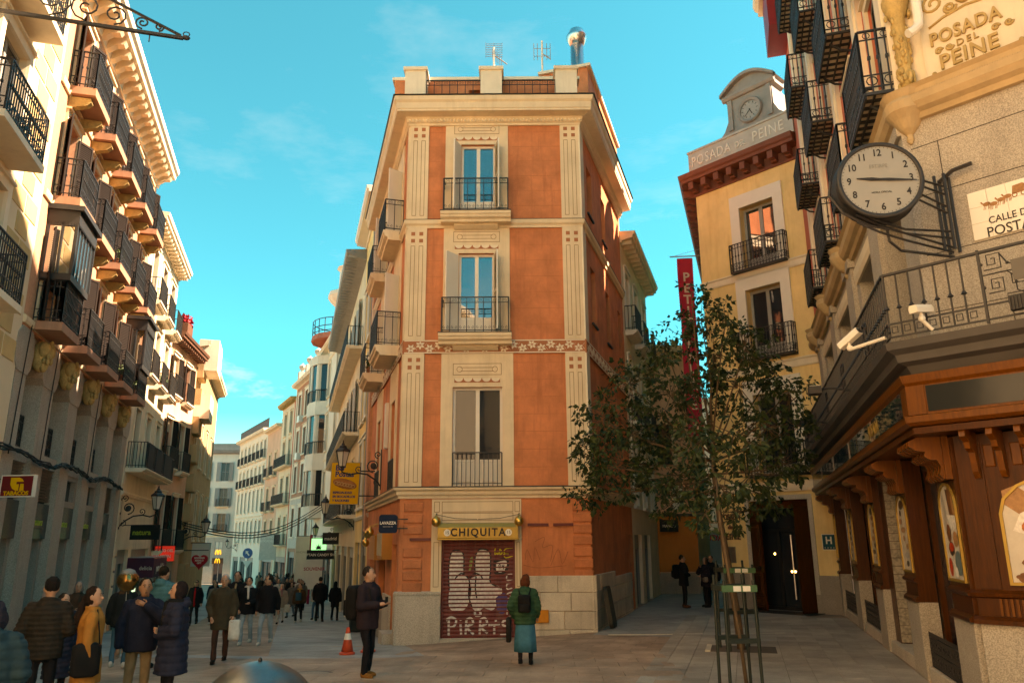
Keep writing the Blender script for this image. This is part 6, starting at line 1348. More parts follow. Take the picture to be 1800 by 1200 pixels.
# ================================================================== paving: grey slabs on both sides, built slab by slab where they show
def paving(name, fr, u0, u1, v0, v1, lu, lv, m, zf, off=.5, limit=999, key='sl'):
    """fr.d runs along the slab rows; v = distance out of the frame line"""
    b = MB(); n = 8
    for i in range(n):
        a, c = u0 + (u1 - u0) * i / n, u0 + (u1 - u0) * (i + 1) / n
        q = [fr.w(a, 0, v0), fr.w(c, 0, v0), fr.w(c, 0, v1), fr.w(a, 0, v1)]; b.add([(p.x, p.y, gz(p.x, p.y) + .004) for p in q], [(0, 1, 2, 3)])
    pv = struct(part(name, b, m_under, None)); k = 0; rn = random.Random(7); v = v0; row = 0
    while v < v1 - .01:
        u = u0 - (lu * off if row % 2 else 0)
        while u < u1:
            a, c = max(u, u0), min(u + lu, u1); d = min(v + lv, v1)
            if c - a > .05:
                ctr = fr.w((a + c) / 2, 0, (v + d) / 2); z = gz(ctr.x, ctr.y); e = .02
                zs = [gz(*fr.w(x, 0, y).xy) for x, y in ((a, v), (c, v), (c, d), (a, d))]
                t = rn.uniform(0, .003); g = .004
                P = [(a + g - (a + c) / 2, -v - g + (v + d) / 2, zs[0] - z), (c - g - (a + c) / 2, -v - g + (v + d) / 2, zs[1] - z), (c - g - (a + c) / 2, -d + g + (v + d) / 2, zs[2] - z), (a + g - (a + c) / 2, -d + g + (v + d) / 2, zs[3] - z)]
                bb = MB(); bb.add([(p[0], p[1], p[2] + .016 + t) for p in P] + [(p[0], p[1], p[2] - .01) for p in P], [(0, 1, 2, 3), (0, 1, 5, 4), (1, 2, 6, 5), (2, 3, 7, 6), (3, 0, 4, 7)])
                o = obj('paving_slab', bb.mesh('paving_slab', m), pv, fr.at((a + c) / 2, z, (v + d) / 2)); k += 1
            u += lu
        v += lv; row += 1
    return k
kk0 = paving('square_paving', Fr((-5.6, 17.3), (1, -.04)), 0, 8.6, 0.0, 7.6, .8, .52, m_sett, 0)
kk = paving('pavement', RB, 1.0, 13.6, .12, 4.6, .62, .42, m_slab, 0)
# blue-grey slabs at the mouth of the right street and of the left street
kk2 = paving('pavement', Fr(CR.w(9.0, 0, .05), neg(azd(17.2))), 0, 9.0, -4.1, -.1, .8, .5, m_slab_b, 0) if False else 0
def sheet(name, pts, m, dz=.004, n=10):
    (x0, y0), (x1, y1), (x2, y2), (x3, y3) = pts; b = MB()
    for j in range(n + 1):
        t = j / n; A_ = (x0 + (x3 - x0) * t, y0 + (y3 - y0) * t); B_ = (x1 + (x2 - x1) * t, y1 + (y2 - y1) * t)
        for i in range(7): s_ = i / 6; x = A_[0] + (B_[0] - A_[0]) * s_; y = A_[1] + (B_[1] - A_[1]) * s_; b.v.append((x, y, gz(x, y) + dz))
    b.f = [(j * 7 + i, j * 7 + i + 1, (j + 1) * 7 + i + 1, (j + 1) * 7 + i) for j in range(n) for i in range(6)]
    return struct(part(name, b, m, None, None, True))
m_sheet = slab_material('blue grey slabs far', (.31, .31, .29), 0); stains(m_sheet, .25); jointed(m_sheet, .8, .5, R(15.6), .6, .02)
m_sheet_r = slab_material('grey slabs right street', (.31, .31, .29), 0); stains(m_sheet_r, .25); jointed(m_sheet_r, .8, .5, R(-17.2), .6, .02)
q = lambda f, u, o: tuple(f.w(u, 0, o).xy)
sheet('left_street_paving', [q(CL, 3.2, -.2), q(CL, 3.2, 3.0)[::1], q(CL, -90, 3.0), q(CL, -90, .05)], m_sheet, .006, 40)
sheet('right_street_paving', [q(CR, -.6, .1), q(CR, -.6, 5.3), q(CR, 40, 5.2), q(CR, 40, .05)], m_sheet_r, .006, 6)
sheet('left_gutter_paving', [q(FB, 14, 2.2), q(FB, 14, .02), q(FB, 60, .02), q(FB, 60, 2.2)], m_sheet, .006, 30)
# a pale band of slabs crossing the street mouth
sheet('cross_band', [(-9.5, 18.2), (-3.9, 17.0), (-3.9, 17.5), (-9.5, 18.8)], m_slab_b, .010, 4)
# bright granite kerb line at the mouth of the right street
kl = struct(part('kerb', MB().fb(.5, 4.8, 0, .012, -.06, .06), m_ashlar, None, Fr(CR.w(-.75, 0, 0), (1, .02)).M @ T(0, 0, .006)))
mh_ = thing('manhole_cover', 'round worn manhole cover set in the brown paving', 'manhole', T(-3.56, 14.39, gz(-3.56, 14.39)))
part('cover', MB().lathe([(.34, 0), (.34, .012), (.31, .014)], 28), m_granite_d, mh_, T(-3.56, 14.39, gz(-3.56, 14.39) + .002)); part('ring', MB().lathe([(.36, 0), (.42, 0), (.42, .008), (.36, .008)], 28, cap=False), m_lead, mh_, T(-3.56, 14.39, gz(-3.56, 14.39) + .002))
# ---- traffic cones
m_cone = mat('cone red orange', (.62, .075, .03), .5, .1, 8, 0); m_conew = mat('cone white band', (.74, .7, .62), .5, .05, 8, 0)
def cone(label, x, y):
    t = thing('traffic_cone', label, 'traffic cone', T(x, y, gz(x, y)), 'traffic cones by the corner'); M_ = T(x, y, gz(x, y) + .006)
    part('body', MB().lathe([(.135, .06), (.085, .31), (.058, .45), (.035, .56), (.03, .57)], 20), m_cone, t, M_, True); part('base', MB().lathe([(.17, 0), (.175, .04), (.14, .06)], 20), m_cone, t, M_)
    part('band', MB().lathe([(.0875, .315), (.0615, .445)], 20, cap=False), m_conew, t, M_, True)
cone('red and white traffic cone standing alone on the paving', -3.70, 18.19); cone('traffic cone half hidden behind the man with the backpack', -3.33, 18.7)
# ---- litter bin, leaning board, steel dome
t = thing('litter_bin', 'dark green litter bin by the wall behind the man with the backpack', 'bin', T(-5.2, 27.2, gz(-5.2, 27.2))); M_ = T(-5.2, 27.2, gz(-5.2, 27.2))
m_bin = mat('dark green bin', (.018, .024, .02), .55, .1, 5, 0)
part('body', MB().lathe([(.28, .03), (.31, .06), (.33, 1.05), (.30, 1.1)], 8), m_bin, t, M_); part('lid', MB().lathe([(.34, 1.1), (.35, 1.16), (.28, 1.28), (.1, 1.34)], 8), m_bin, t, M_)
t = thing('leaning_board', 'dark folded board with rounded ends leaning against the stone corner', 'board', CR.at(.9, 0, .3)); Ml = CR.at(.95, 0.0, .34) @ Matrix.Rotation(R(-9), 4, 'X')
part('panel', MB().poly(rrect(.62, 1.04, .16), -.05, .05), mat('dark green plastic', (.03, .032, .026), .5, .12, 5, .05, 30), t, Ml @ T(0, 0, .54)); part('rim', MB().poly(rrect(.5, .9, .12), .05, .06), mat('worn green plastic', (.045, .048, .038), .6, .12, 5, 0), t, Ml @ T(0, 0, .54))
t = thing('steel_dome', 'shiny steel dome of a litter column at the bottom edge of the picture', 'bin', T(-1.42, 4.6, 0))
part('dome', MB().lathe([(.35 * math.cos(R(a)), 1.23 + .35 * math.sin(R(a))) for a in range(0, 90, 9)] + [(.005, 1.58)], 40), mat('blue tinted steel', (.13, .15, .15), .38, .3, 4, 0, metal=1.0), t, T(-1.42, 4.6, 0), True)
part('rim', MB().lathe([(.34, 1.19), (.37, 1.19), (.37, 1.23), (.34, 1.23)], 40, cap=False), m_black, t, T(-1.42, 4.6, 0)); part('column', MB().lathe([(.3, 0), (.33, .05), (.33, 1.2)], 24), m_slate, t, T(-1.42, 4.6, 0), True); part('sticker', MB().box(-.09, .09, -.352, -.345, 1.25, 1.31), m_slate, t, T(-1.42, 4.6, 0)); part('knob', MB().ell((0, 0, 1.585), (.012, .012, .015), 8, 6), m_black, t, T(-1.42, 4.6, 0))

# ================================================================== the two street trees and their guards
m_bark = mat('brown bark', (.12, .075, .04), .9, .3, 9, .7, 30, grain=(3, 3, .6))
def leaf_mat(name, col):
    m = mat(name, col, .48, .0, bump=0, spec=.22); nt = m.node_tree; b = nt.nodes['Principled BSDF']
    at = nt.nodes.new('ShaderNodeVertexColor'); at.layer_name = 'tone'; mx = nt.nodes.new('ShaderNodeMix'); mx.data_type = 'RGBA'; mx.inputs['A'].default_value = (col[0] * .55, col[1] * .6, col[2] * .6, 1); mx.inputs['B'].default_value = (col[0] * 1.7, col[1] * 1.45, col[2] * 1.1, 1)
    nt.links.new(at.outputs[0], mx.inputs['Factor']); nt.links.new(mx.outputs['Result'], b.inputs['Base Color'])
    b.inputs['Transmission Weight'].default_value = 0; b.inputs['Subsurface Weight'].default_value = 0
    return m
m_leaf = leaf_mat('dark glossy leaf', (.024, .042, .012))
def tree(label, base, trunk, lobes, ntw, seed, r0):
    rn = random.Random(seed); t = thing('street_tree', label, 'tree', T(*base), 'young street trees')
    wood = MB(); wood.tube(trunk, [r0 * (1 - .45 * i / (len(trunk) - 1)) for i in range(len(trunk))], 9)
    part('trunk', wood, m_bark, t, None, True)
    tips = []; br = MB(); top = Vector(trunk[-1])
    for (cx, cy, cz, r) in lobes:
        c = Vector((cx, cy, cz)); hh = min(max((cz - 3.0) / 4.5, 0), 1) * .75; st = Vector(trunk[-2]).lerp(Vector(trunk[-1]), hh) if cz > trunk[-2][2] + .4 else Vector(trunk[-2]); mid = st.lerp(c, .55) + Vector((rn.uniform(-.1, .1), rn.uniform(-.15, .15), -.10))
        br.tube([st, mid, c], [r0 * .30, r0 * .2, .012], 6)
        for k in range(max(5, int(ntw * (r / .5) ** 2.2))):
            d = Vector((rn.gauss(0, 1), rn.gauss(0, 1), rn.gauss(0, 1))).normalized(); q = rn.uniform(.2, 1.0) ** .55 * rn.uniform(.9, 1.15)
            if rn.random() < .10: q *= 1.28
            p = c + d * r * q; tips.append((p, d))
            if k % 2 == 0: br.tube([c.lerp(p, .1), c.lerp(p, .6) + Vector((0, 0, -.03)), p], [.011, .007, .003], 4, False)
    part('limbs', br, m_bark, t, None, True)
    vs_, fs_, tone = [], [], []
    for p, d in tips:
        n = rn.randint(8, 17); droop = Vector((0, 0, -1)); tw = rn.random()
        for k in range(n):
            ax = (d * .6 + Vector((rn.gauss(0, 1), rn.gauss(0, 1), rn.gauss(0, .7)))).normalized(); c = p + ax * rn.uniform(.02, .16)
            dirv = (ax * .7 + droop * rn.uniform(.1, .8)).normalized(); sd_ = dirv.cross(Vector((rn.gauss(0, 1), rn.gauss(0, 1), rn.gauss(0, 1))))
            if sd_.length < .05: continue
            sd_.normalize(); nr = sd_.cross(dirv); L_ = rn.uniform(.08, .165); w_ = L_ * rn.uniform(.22, .33); b0 = len(vs_)
            vs_ += [c, c + dirv * L_ * .5 + sd_ * w_ + nr * .008, c + dirv * L_ + nr * -.012, c + dirv * L_ * .5 - sd_ * w_ + nr * .008]
            fs_.append((b0, b0 + 1, b0 + 2)); fs_.append((b0, b0 + 2, b0 + 3)); g = min(max(rn.gauss(.35 + .25 * (tw - .5), .22), 0), 1); tone += [g] * 4
    me = bpy.data.meshes.new('crown'); me.from_pydata([tuple(v) for v in vs_], [], fs_); me.materials.append(m_leaf)
    ca = me.color_attributes.new('tone', 'FLOAT_COLOR', 'POINT'); ca.data.foreach_set('color', [x for g in tone for x in (g, g, g, 1)])
    o = obj('crown', me, t); o['kind'] = 'stuff'; return t, len(fs_)
LF = [ (4.07, 16.58, 7.62, 0.29), (4.37, 17.07, 7.16, 0.47), (4.85, 16.79, 7.01, 0.54), (4.01, 17.17, 6.75, 0.44), (4.65, 17.20, 6.35, 0.65), (5.10, 16.30, 6.26, 0.60), (3.32, 16.22, 6.30, 0.44), (3.25, 17.54, 6.08, 0.47), (2.60, 16.61, 5.50, 0.57), (3.48, 16.57, 5.33, 0.60), (4.54, 17.79, 5.53, 0.65), (5.10, 16.95, 5.50, 0.67), (6.06, 17.54, 6.01, 0.52), (6.20, 16.96, 5.36, 0.47), (6.68, 17.22, 5.51, 0.26), (1.95, 16.44, 4.72, 0.57), (2.69, 17.22, 4.53, 0.70), (3.48, 17.59, 4.57, 0.62), (5.68, 17.04, 4.61, 0.65), (6.48, 17.39, 4.70, 0.44), (1.76, 17.27, 4.03, 0.52), (2.19, 16.30, 3.69, 0.65), (3.03, 17.41, 3.53, 0.62), (1.83, 17.15, 3.27, 0.44), (1.41, 16.68, 3.13, 0.26), (3.54, 16.25, 3.34, 0.67), (6.13, 17.58, 3.90, 0.57), (5.55, 16.96, 3.11, 0.44), (3.50, 17.35, 2.99, 0.39), (6.56, 17.61, 3.98, 0.29) ]
t1, n1 = tree('leafy street tree with the thicker trunk in the farther guard', (4.7, 17.0, 0), [(4.72, 17.0, -.1), (4.66, 17.0, .8), (4.55, 17.0, 1.8), (4.45, 17.0, 2.7), (4.40, 17.0, 3.6), (4.42, 17.0, 4.6)], LF, 20, 21, .088)
LN = [ (3.35, 13.67, 3.94, 0.54), (3.99, 13.84, 4.06, 0.60), (3.53, 13.42, 3.14, 0.60), (4.23, 13.74, 3.34, 0.58), (3.29, 13.46, 2.65, 0.41), (3.99, 13.85, 2.70, 0.41) ]
t2, n2 = tree('slim street tree with a thin pale trunk in the nearer guard', (3.60, 12.9, 0), [(3.62, 12.9, -.1), (3.58, 12.95, .7), (3.52, 13.1, 1.6), (3.46, 13.2, 2.5), (3.5, 13.4, 3.2)], LN, 14, 5, .033)
m_gpost = mat('dark green coated post', (.012, .02, .014), .5, .1, 5, 0); m_gband = mat('bright green band', (.05, .13, .055), .5, .15, 8, 0)
def guard(label, cx, cy, w_, h, rot):
    t = thing('tree_guard', label, 'tree guard', T(cx, cy, 0), 'tree guards'); M_ = T(cx, cy, 0) @ RZ(R(rot)); hw_ = w_ / 2
    for sx in (-1, 1):
        for sy in (-1, 1): part('post', MB().tube([(sx * hw_, sy * hw_, -.1), (sx * hw_ * .94, sy * hw_ * .94, h + (.05 if sy < 0 else .12))], .026, 8), m_gpost, t, M_)
    for sy in (-1, 1):
        part('rail', MB().box(-hw_ - .03, hw_ + .03, sy * hw_ - .02, sy * hw_ + .02, h - .12, h - .02), m_gband if sy < 0 else m_gpost, t, M_); part('rail', MB().box(-hw_ - .02, hw_ + .02, sy * hw_ * .98 - .02, sy * hw_ * .98 + .02, h * .44, h * .44 + .07), m_gpost, t, M_)
    for sx in (-1, 1): part('rail', MB().box(sx * hw_ - .018, sx * hw_ + .018, -hw_, hw_, h - .11, h - .03), m_gpost, t, M_)
    for i in range(2): part('sticker', MB().box(-.1 + i * .15, .02 + i * .15, -hw_ - .026, -hw_ - .022, h - .11, h - .03), m_paper, t, M_)
guard('nearer tree guard with bright green top rail', 3.48, 12.75, .5, 1.55, 4); guard('farther tree guard with plain dark rails', 4.68, 17.0, .62, 1.66, 4)
tp_ = struct(part('tree_pit', MB().box(-.65, .65, -.5, .5, 0, .01), m_under, None, T(4.75, 17.0, .012) @ RZ(R(-16)))); part('pit_edge', MB().box(-.75, -.65, -.5, .5, 0, .03), m_ashlar, tp_, T(4.75, 17.0, .012) @ RZ(R(-16)))

# ================================================================== signs and lamps down the left street
wall_lamp('black lantern on a wall arm above the dark sign with green script', FB, 30.9, 3.35, 1.2)
wall_lamp('far lantern over the red heart sign', FD, 5.0, 2.7, 1.2)
wall_lamp('lantern projecting from the cream house with long balconies', CL, -15.8, 3.4, 1.3)
wall_lamp('lantern hanging over the green leaf sign', CL, -33.5, 2.6, 1.2)
wall_lamp('lantern beside the poster board far down the street', FI, -5.5, 2.2, 1.2)
wall_lamp('small distant lantern nearest the white end house', FG, -12.0, 1.8, 1.2)
def blade(name, label, fr, u, z0, z1, o0, o1, mface, txts=(), th=.06, cat='sign', yaw=0):
    t = thing(name, label, cat, fr.at(u, z0, o0)); c = fr.w(u, 0, (o0 + o1) / 2); wd = o1 - o0
    M_ = Matrix.Translation((c.x, c.y, 0)) @ RZ(R(yaw))
    part('panel', MB().box(-wd / 2, wd / 2, -th / 2, th / 2, z0, z1), mface, t, M_)
    part('arm', MB().box(-wd / 2 - o0 * (1 if fr is not CL else 0), wd / 2 + (o0 if fr is CL else 0), -.012, .012, z1, z1 + .03), m_iron, t, M_)
    for s_, sz, x, z, m in txts: text('lettering', s_, sz, m, t, M_ @ T(x, -th / 2 - .004, z), .003, bold=.004)
    return t, M_
m_wht = m_paper; m_dk = mat('near black panel', (.012, .014, .012), .5, 0, bump=0); m_grn = mat('lit green panel', (.10, .50, .24), .5, .05, 3, 0, emit=(.10, .6, .26), estr=.5)
blade('shop_blade_sign', 'black hanging sign with green script below the wall lantern', FB, 31.3, 2.35, 2.85, .3, 1.35, m_dk, (('natura', .26, -.1, 2.6, m_green),))
aw = thing('shop_awning', 'plum shop awning with pale lettering over a bright window', 'awning', FB.at(34.5, 1.6, .5)); m_plum = mat('plum canvas', (.09, .022, .045), .8, .1, 4, 0)
part('valance', MB().fb(33.3, 36.5, .95, 1.65, .9, .94), m_plum, aw, FB.M); part('canopy', MB().add([(33.3, 0, 1.95), (36.5, 0, 1.95), (36.5, -.92, 1.66), (33.3, -.92, 1.66)], [(0, 1, 2, 3)]) or MB(), m_wgrey, aw, FB.M) if False else part('canopy', MB().box(33.3, 36.5, -.92, 0, 1.66, 1.7), m_wgrey, aw, FB.M)
text('lettering', 'pura delicia', .42, m_wht, aw, FB.at(34.9, 1.28, .945), .003); part('end_valance', MB().box(33.26, 33.3, -.94, 0, .95, 1.68), m_plum, aw, FB.M); 
ey = text('lettering', 'pura delicia', .2, m_wht, aw, Matrix.Translation(FB.w(33.25, 1.3, .47)) , .003)
part('lit_shop_window', MB().fb(33.4, 36.0, -1.0, .9, -.12, -.08), mat('lit mint shop window', (.25, .5, .36), .4, .15, 2, 0, emit=(.30, .62, .44), estr=.45), aw, FB.M)
b_, M_ = blade('red_lit_sign', 'red illuminated shop sign with white lettering past the plum awning', FD, .4, 1.45, 2.1, .05, .95, mat('red lit panel', (.45, .02, .015), .5, .05, 3, 0, emit=(.8, .05, .03), estr=.08), (('MUSEO DEL', .16, 0, 1.9, m_wht), ('JAMON', .2, 0, 1.65, m_wht)))
ha = thing('heart_sign', 'red heart shaped souvenir sign with white lettering', 'sign', FD.at(4.4, 1.4, 1)); c = FD.w(4.6, 1.35, 1.15); M_ = Matrix.Translation(c)
hp = [(.40 * (16 * math.sin(a) ** 3) / 16, .40 * (13 * math.cos(a) - 5 * math.cos(2 * a) - 2 * math.cos(3 * a) - math.cos(4 * a)) / 16) for a in [2 * math.pi * k / 36 for k in range(36)]]
part('panel', MB().poly(hp, -.05, .05), mat('heart red', (.55, .012, .02), .4, .04, 3, 0), ha, M_); part('arm', MB().box(-1.1, .4, -.015, .015, .5, .54), m_iron, ha, M_)
for k, q_ in enumerate(('SOUVENIR', 'REGALO', 'GIFT')): text('lettering', q_, .11, m_wht, ha, M_ @ T(0, -.055, .15 - k * .12), .003, bold=.004)
t_, M_ = blade('leaf_sign', 'bright green square sign with a dark leaf emblem', CL, -32.0, 1.5, 2.45, .5, 1.45, m_grn)
b = MB()
for k in range(7):
    a = R(90 + (k - 3) * 30); L_ = .36 - abs(k - 3) * .055; b.poly([(0, 1.8), (L_ * .5 * math.cos(a) - .045 * math.sin(a), 1.8 + L_ * .5 * math.sin(a) + .045 * math.cos(a)), (L_ * math.cos(a), 1.8 + L_ * math.sin(a)), (L_ * .5 * math.cos(a) + .045 * math.sin(a), 1.8 + L_ * .5 * math.sin(a) - .045 * math.cos(a))], .035)
b.ribbon([(0, 1.8), (0, 1.62)], .025, .035); part('leaf_emblem', b, m_dk, t_, M_)
blade('souvenir_banner', 'white souvenir banner with red lettering below the green leaf sign', CL, -31.0, -.6, 1.2, .7, 1.7, m_wht, (('SOUVENIR', .28, 0, .6, mat('red print', (.5, .03, .04), .5, 0, bump=0)),))
blade('tall_white_banner', 'tall white banner with grey print on a crimson pole', CL, -33.4, -.3, 2.6, 1.5, 2.4, m_wht, (('ANDALU', .2, 0, 1.6, m_pic),))
tag(part('crimson_pole', MB().tube([(0, 0, -2), (0, 0, 2.7)], .09, 8), mat('crimson paint', (.35, .01, .05), .5, 0, bump=0), None, Matrix.Translation(CL.w(-32.7, 0, 1.45))), 'crimson pole carrying the white souvenir banners', 'pole')
blade('shop_name_board', 'black board with white capitals over the dark shopfront', CL, -27.5, 1.25, 1.75, .2, 1.8, m_dk, (('CAPTAIN CANDY SHOP', .2, 0, 1.5, m_wht),))
blade('small_dark_board', 'small dark board with white script above the shop name board', CL, -24.5, 2.1, 2.7, .15, 1.05, m_dk, (('madrid', .24, 0, 2.4, m_wht),))
blade('poster_board', 'poster board with a tapas picture far down the street', FI, -3.5, .6, 3.0, .3, 1.9, m_pic, (('TU TIPICO', .28, 0, 2.7, m_wht), ('BOCADILLO', .28, 0, 2.35, m_wht)))
blade('grey_banner', 'pale grey banner behind the red heart sign', FE, 3.0, 1.0, 2.2, .3, 1.3, m_paper)
# street cables
b = MB()
for k in range(3):
    A_, B_ = FE.w(1.0, 3.0 + k * .12, 0), FK.w(-6, 4.6 + k * .2, 0); b.tube([A_.lerp(B_, i / 12) - Vector((0, 0, 1.2 * math.sin(math.pi * i / 12))) for i in range(13)], .03, 4)
tag(part('street_cable', b, m_cable, None), 'black cables strung across the left street', 'cables')
# road sign at the end
t = thing('road_sign', 'round blue arrow sign over a small triangle far down the street', 'road sign', T(-24, 72, gz(-24, 72)))
zz = gz(-24, 72); part('post', MB().tube([(-24, 72, zz), (-24, 72, zz + 3.6)], .05, 6), m_wgrey, t); part('blue_disc', MB().lathe([(.45, 0), (.45, .04)], 20, M=T(-24, 71.9, zz + 3.4) @ Matrix.Rotation(R(90), 4, 'X')), mat('blue enamel', (.01, .12, .28), .4, 0, bump=0), t); part('triangle', MB().poly([(-.4, .35), (.4, .35), (0, -.35)], 0, .04), m_wht, t, T(-24, 71.9, zz + 2.4))
part('arrow', MB().poly([(-.06, -.25), (.06, -.25), (.06, .05), (.18, .05), (0, .28), (-.18, .05), (-.06, .05)], 0, .01), m_wht, t, T(-24, 71.84, zz + 3.4) @ Matrix.Rotation(R(-40), 4, 'Y'))
# hanging iron sign arm at the top-left
t = thing('iron_sign_arm', 'black wrought iron sign arm jutting into the sky at the top left', 'sign bracket', FB.at(14.3, 11.8)); zt = 11.75
b = MB(); b.box(14.27, 14.33, -3.35, 0, zt, zt + .06); b.tube([(14.3, 0, zt + 1.5), (14.3, -1.5, zt + .85), (14.3, -3.3, zt + .08)], .03, 6)
for o, r_, s_ in ((2.9, .09, 1), (2.6, .14, -1), (2.1, .22, 1), (1.6, .3, -1), (1.0, .38, 1)): b.tube([(14.3, -p[0], p[1]) for p in spiral(o, zt + .1 + r_, r_, -math.pi / 2, 1.6, 16, s_)], .018, 5)
b.tube([(14.3, -2.75, zt), (14.3, -2.75, zt - .16)], .012, 5); b.ell((14.3, -3.4, zt + .05), (.05, .08, .05), 8, 6); b.tube([(14.3, -3.4 - .06 * math.cos(k * .7854), zt + .13 + .05 * math.sin(k * .7854)) for k in range(8)], .012, 4, False, True)
part('bracket_arm', b, m_iron, t, FB.M)
# tables stacked at the far end of the alley
for i in range(4):
    x, y = 12.2 + i * .75, 48 + (i % 2) * .8
    t = thing('cafe_table', ['pale cafe table at the end of the alley nearest the grey house', 'second pale cafe table at the end of the alley', 'third pale cafe table at the end of the alley', 'pale cafe table at the end of the alley nearest the hotel'][i], 'table', T(x, y, 0), 'cafe tables in the alley')
    part('top', MB().box(-.35, .35, -.35, .35, .72, .75), m_wgrey, t, T(x, y, 0))
    for sx in (-1, 1):
        for sy in (-1, 1): part('leg', MB().tube([(sx * .3, sy * .3, 0), (sx * .3, sy * .3, .72)], .02, 5), m_wgrey, t, T(x, y, 0))
# ================================================================== people
from mathutils import noise as mnoise
m_skin = mat('skin', (.46, .24, .15), .5, .06, 8, 0, spec=.4); m_skin2 = mat('skin tan', (.36, .18, .10), .5, .06, 8, 0, spec=.4)
_cl = {}
def cloth(col, rough=.8, bump=.5, bs=16):
    k = (col, rough)
    if k not in _cl: _cl[k] = mat('cloth %d' % len(_cl), col, max(rough, .7), .2, 7, bump, bs, spec=.12)
    return _cl[k]
JOBS = []
def job(name, mb, m, parent, M, vox, quilt=0, smooth=2):
    me = mb.mesh(name, m); o = bpy.data.objects.new('tmp', me); COL.objects.link(o)
    r = o.modifiers.new('r', 'REMESH'); r.mode = 'VOXEL'; r.voxel_size = vox; r.use_smooth_shade = True
    s = o.modifiers.new('s', 'SMOOTH'); s.iterations = smooth; s.factor = .5
    JOBS.append((o, name, m, parent, M, quilt, None)); return len(JOBS) - 1
def run_jobs():
    bpy.context.view_layer.update(); dg = bpy.context.evaluated_depsgraph_get(); res = []
    for o, *_ in JOBS: res.append(bpy.data.meshes.new_from_object(o.evaluated_get(dg)))
    for (o, name, m, parent, M, quilt, _), me in zip(JOBS, res):
        old = o.data; bpy.data.objects.remove(o); bpy.data.meshes.remove(old)
        if name in ('jacket', 'trousers', 'hair'):
            nv0 = [v.normal.copy() for v in me.vertices]; fq = (11, 11, 6) if name == 'jacket' else ((14, 14, 5) if name == 'trousers' else (34, 34, 9)); am = (.016 if not quilt else .010) if name == 'jacket' else (.013 if name == 'trousers' else .012); sd0 = len(parent.name) + sum(map(ord, parent.name)) % 97 * .37
            for v, n in zip(me.vertices, nv0): c = v.co; v.co = c + n * am * mnoise.noise((c.x * fq[0] + sd0, c.y * fq[1], c.z * fq[2]))
        if quilt:
            me.calc_loop_triangles(); nv = [v.normal.copy() for v in me.vertices]
            for v, n in zip(me.vertices, nv):
                ph = (v.co.z / quilt) % 1.0; d = math.exp(-((ph - .5) / .16) ** 2) * .011; v.co -= n * d
        me.shade_smooth(); q = EXTRA.get((parent.name, name))
        if q:
            bm = bmesh.new(); bm.from_mesh(me); m2 = q.mesh('x', None); bm.from_mesh(m2); bm.to_mesh(me); bm.free(); bpy.data.meshes.remove(m2); me.shade_smooth()
        if not me.materials: me.materials.append(m)
        obj(name, me, parent, M)
EXTRA = {}
def hand_mb(b, w_, d, k, side):
    """palm and five fingers from wrist w_ pointing along d"""
    d = d.normalized(); up = Vector((0, -1, 0)) if abs(d.y) < .8 else Vector((0, 0, 1)); lat = d.cross(up).normalized(); up = lat.cross(d)
    pc = w_ + d * .05 * k; b.cap(w_, .024 * k, pc + d * .03 * k, .030 * k, 8)
    for i, L_ in enumerate((.062, .072, .068, .054)):
        a = pc + d * .04 * k + lat * (.024 - i * .016) * k; m_ = a + d * L_ * .55 * k - up * .006 * k; e = m_ + d * L_ * .4 * k + up * .016 * k * (1 if side else 1); b.cap(a, .0088 * k, m_, .008 * k, 6); b.cap(m_, .008 * k, e, .0068 * k, 6)
    a = w_ + d * .025 * k + lat * .026 * k * (1 if side else -1); m_ = a + (d * .6 + lat * .7 * (1 if side else -1)).normalized() * .035 * k; b.cap(a, .011 * k, m_, .0095 * k, 6); b.cap(m_, .0095 * k, m_ + d * .03 * k, .008 * k, 6)
ARM = {'down': ((.25, .03, 1.13), (.26, -.03, .88)), 'swing_f': ((.25, -.02, 1.13), (.24, -.16, .91)), 'swing_b': ((.25, .10, 1.14), (.26, .14, .90)), 'pocket': ((.29, .07, 1.13), (.21, -.07, .93)), 'bent': ((.26, .03, 1.13), (.14, -.24, 1.10)), 'phone': ((.24, -.02, 1.13), (.10, -.28, 1.16)), 'chin': ((.27, -.16, 1.20), (.05, -.19, 1.40)), 'fold': ((.26, -.02, 1.14), (.02, -.20, 1.08)), 'bag': ((.25, .0, 1.13), (.24, -.12, .95))}
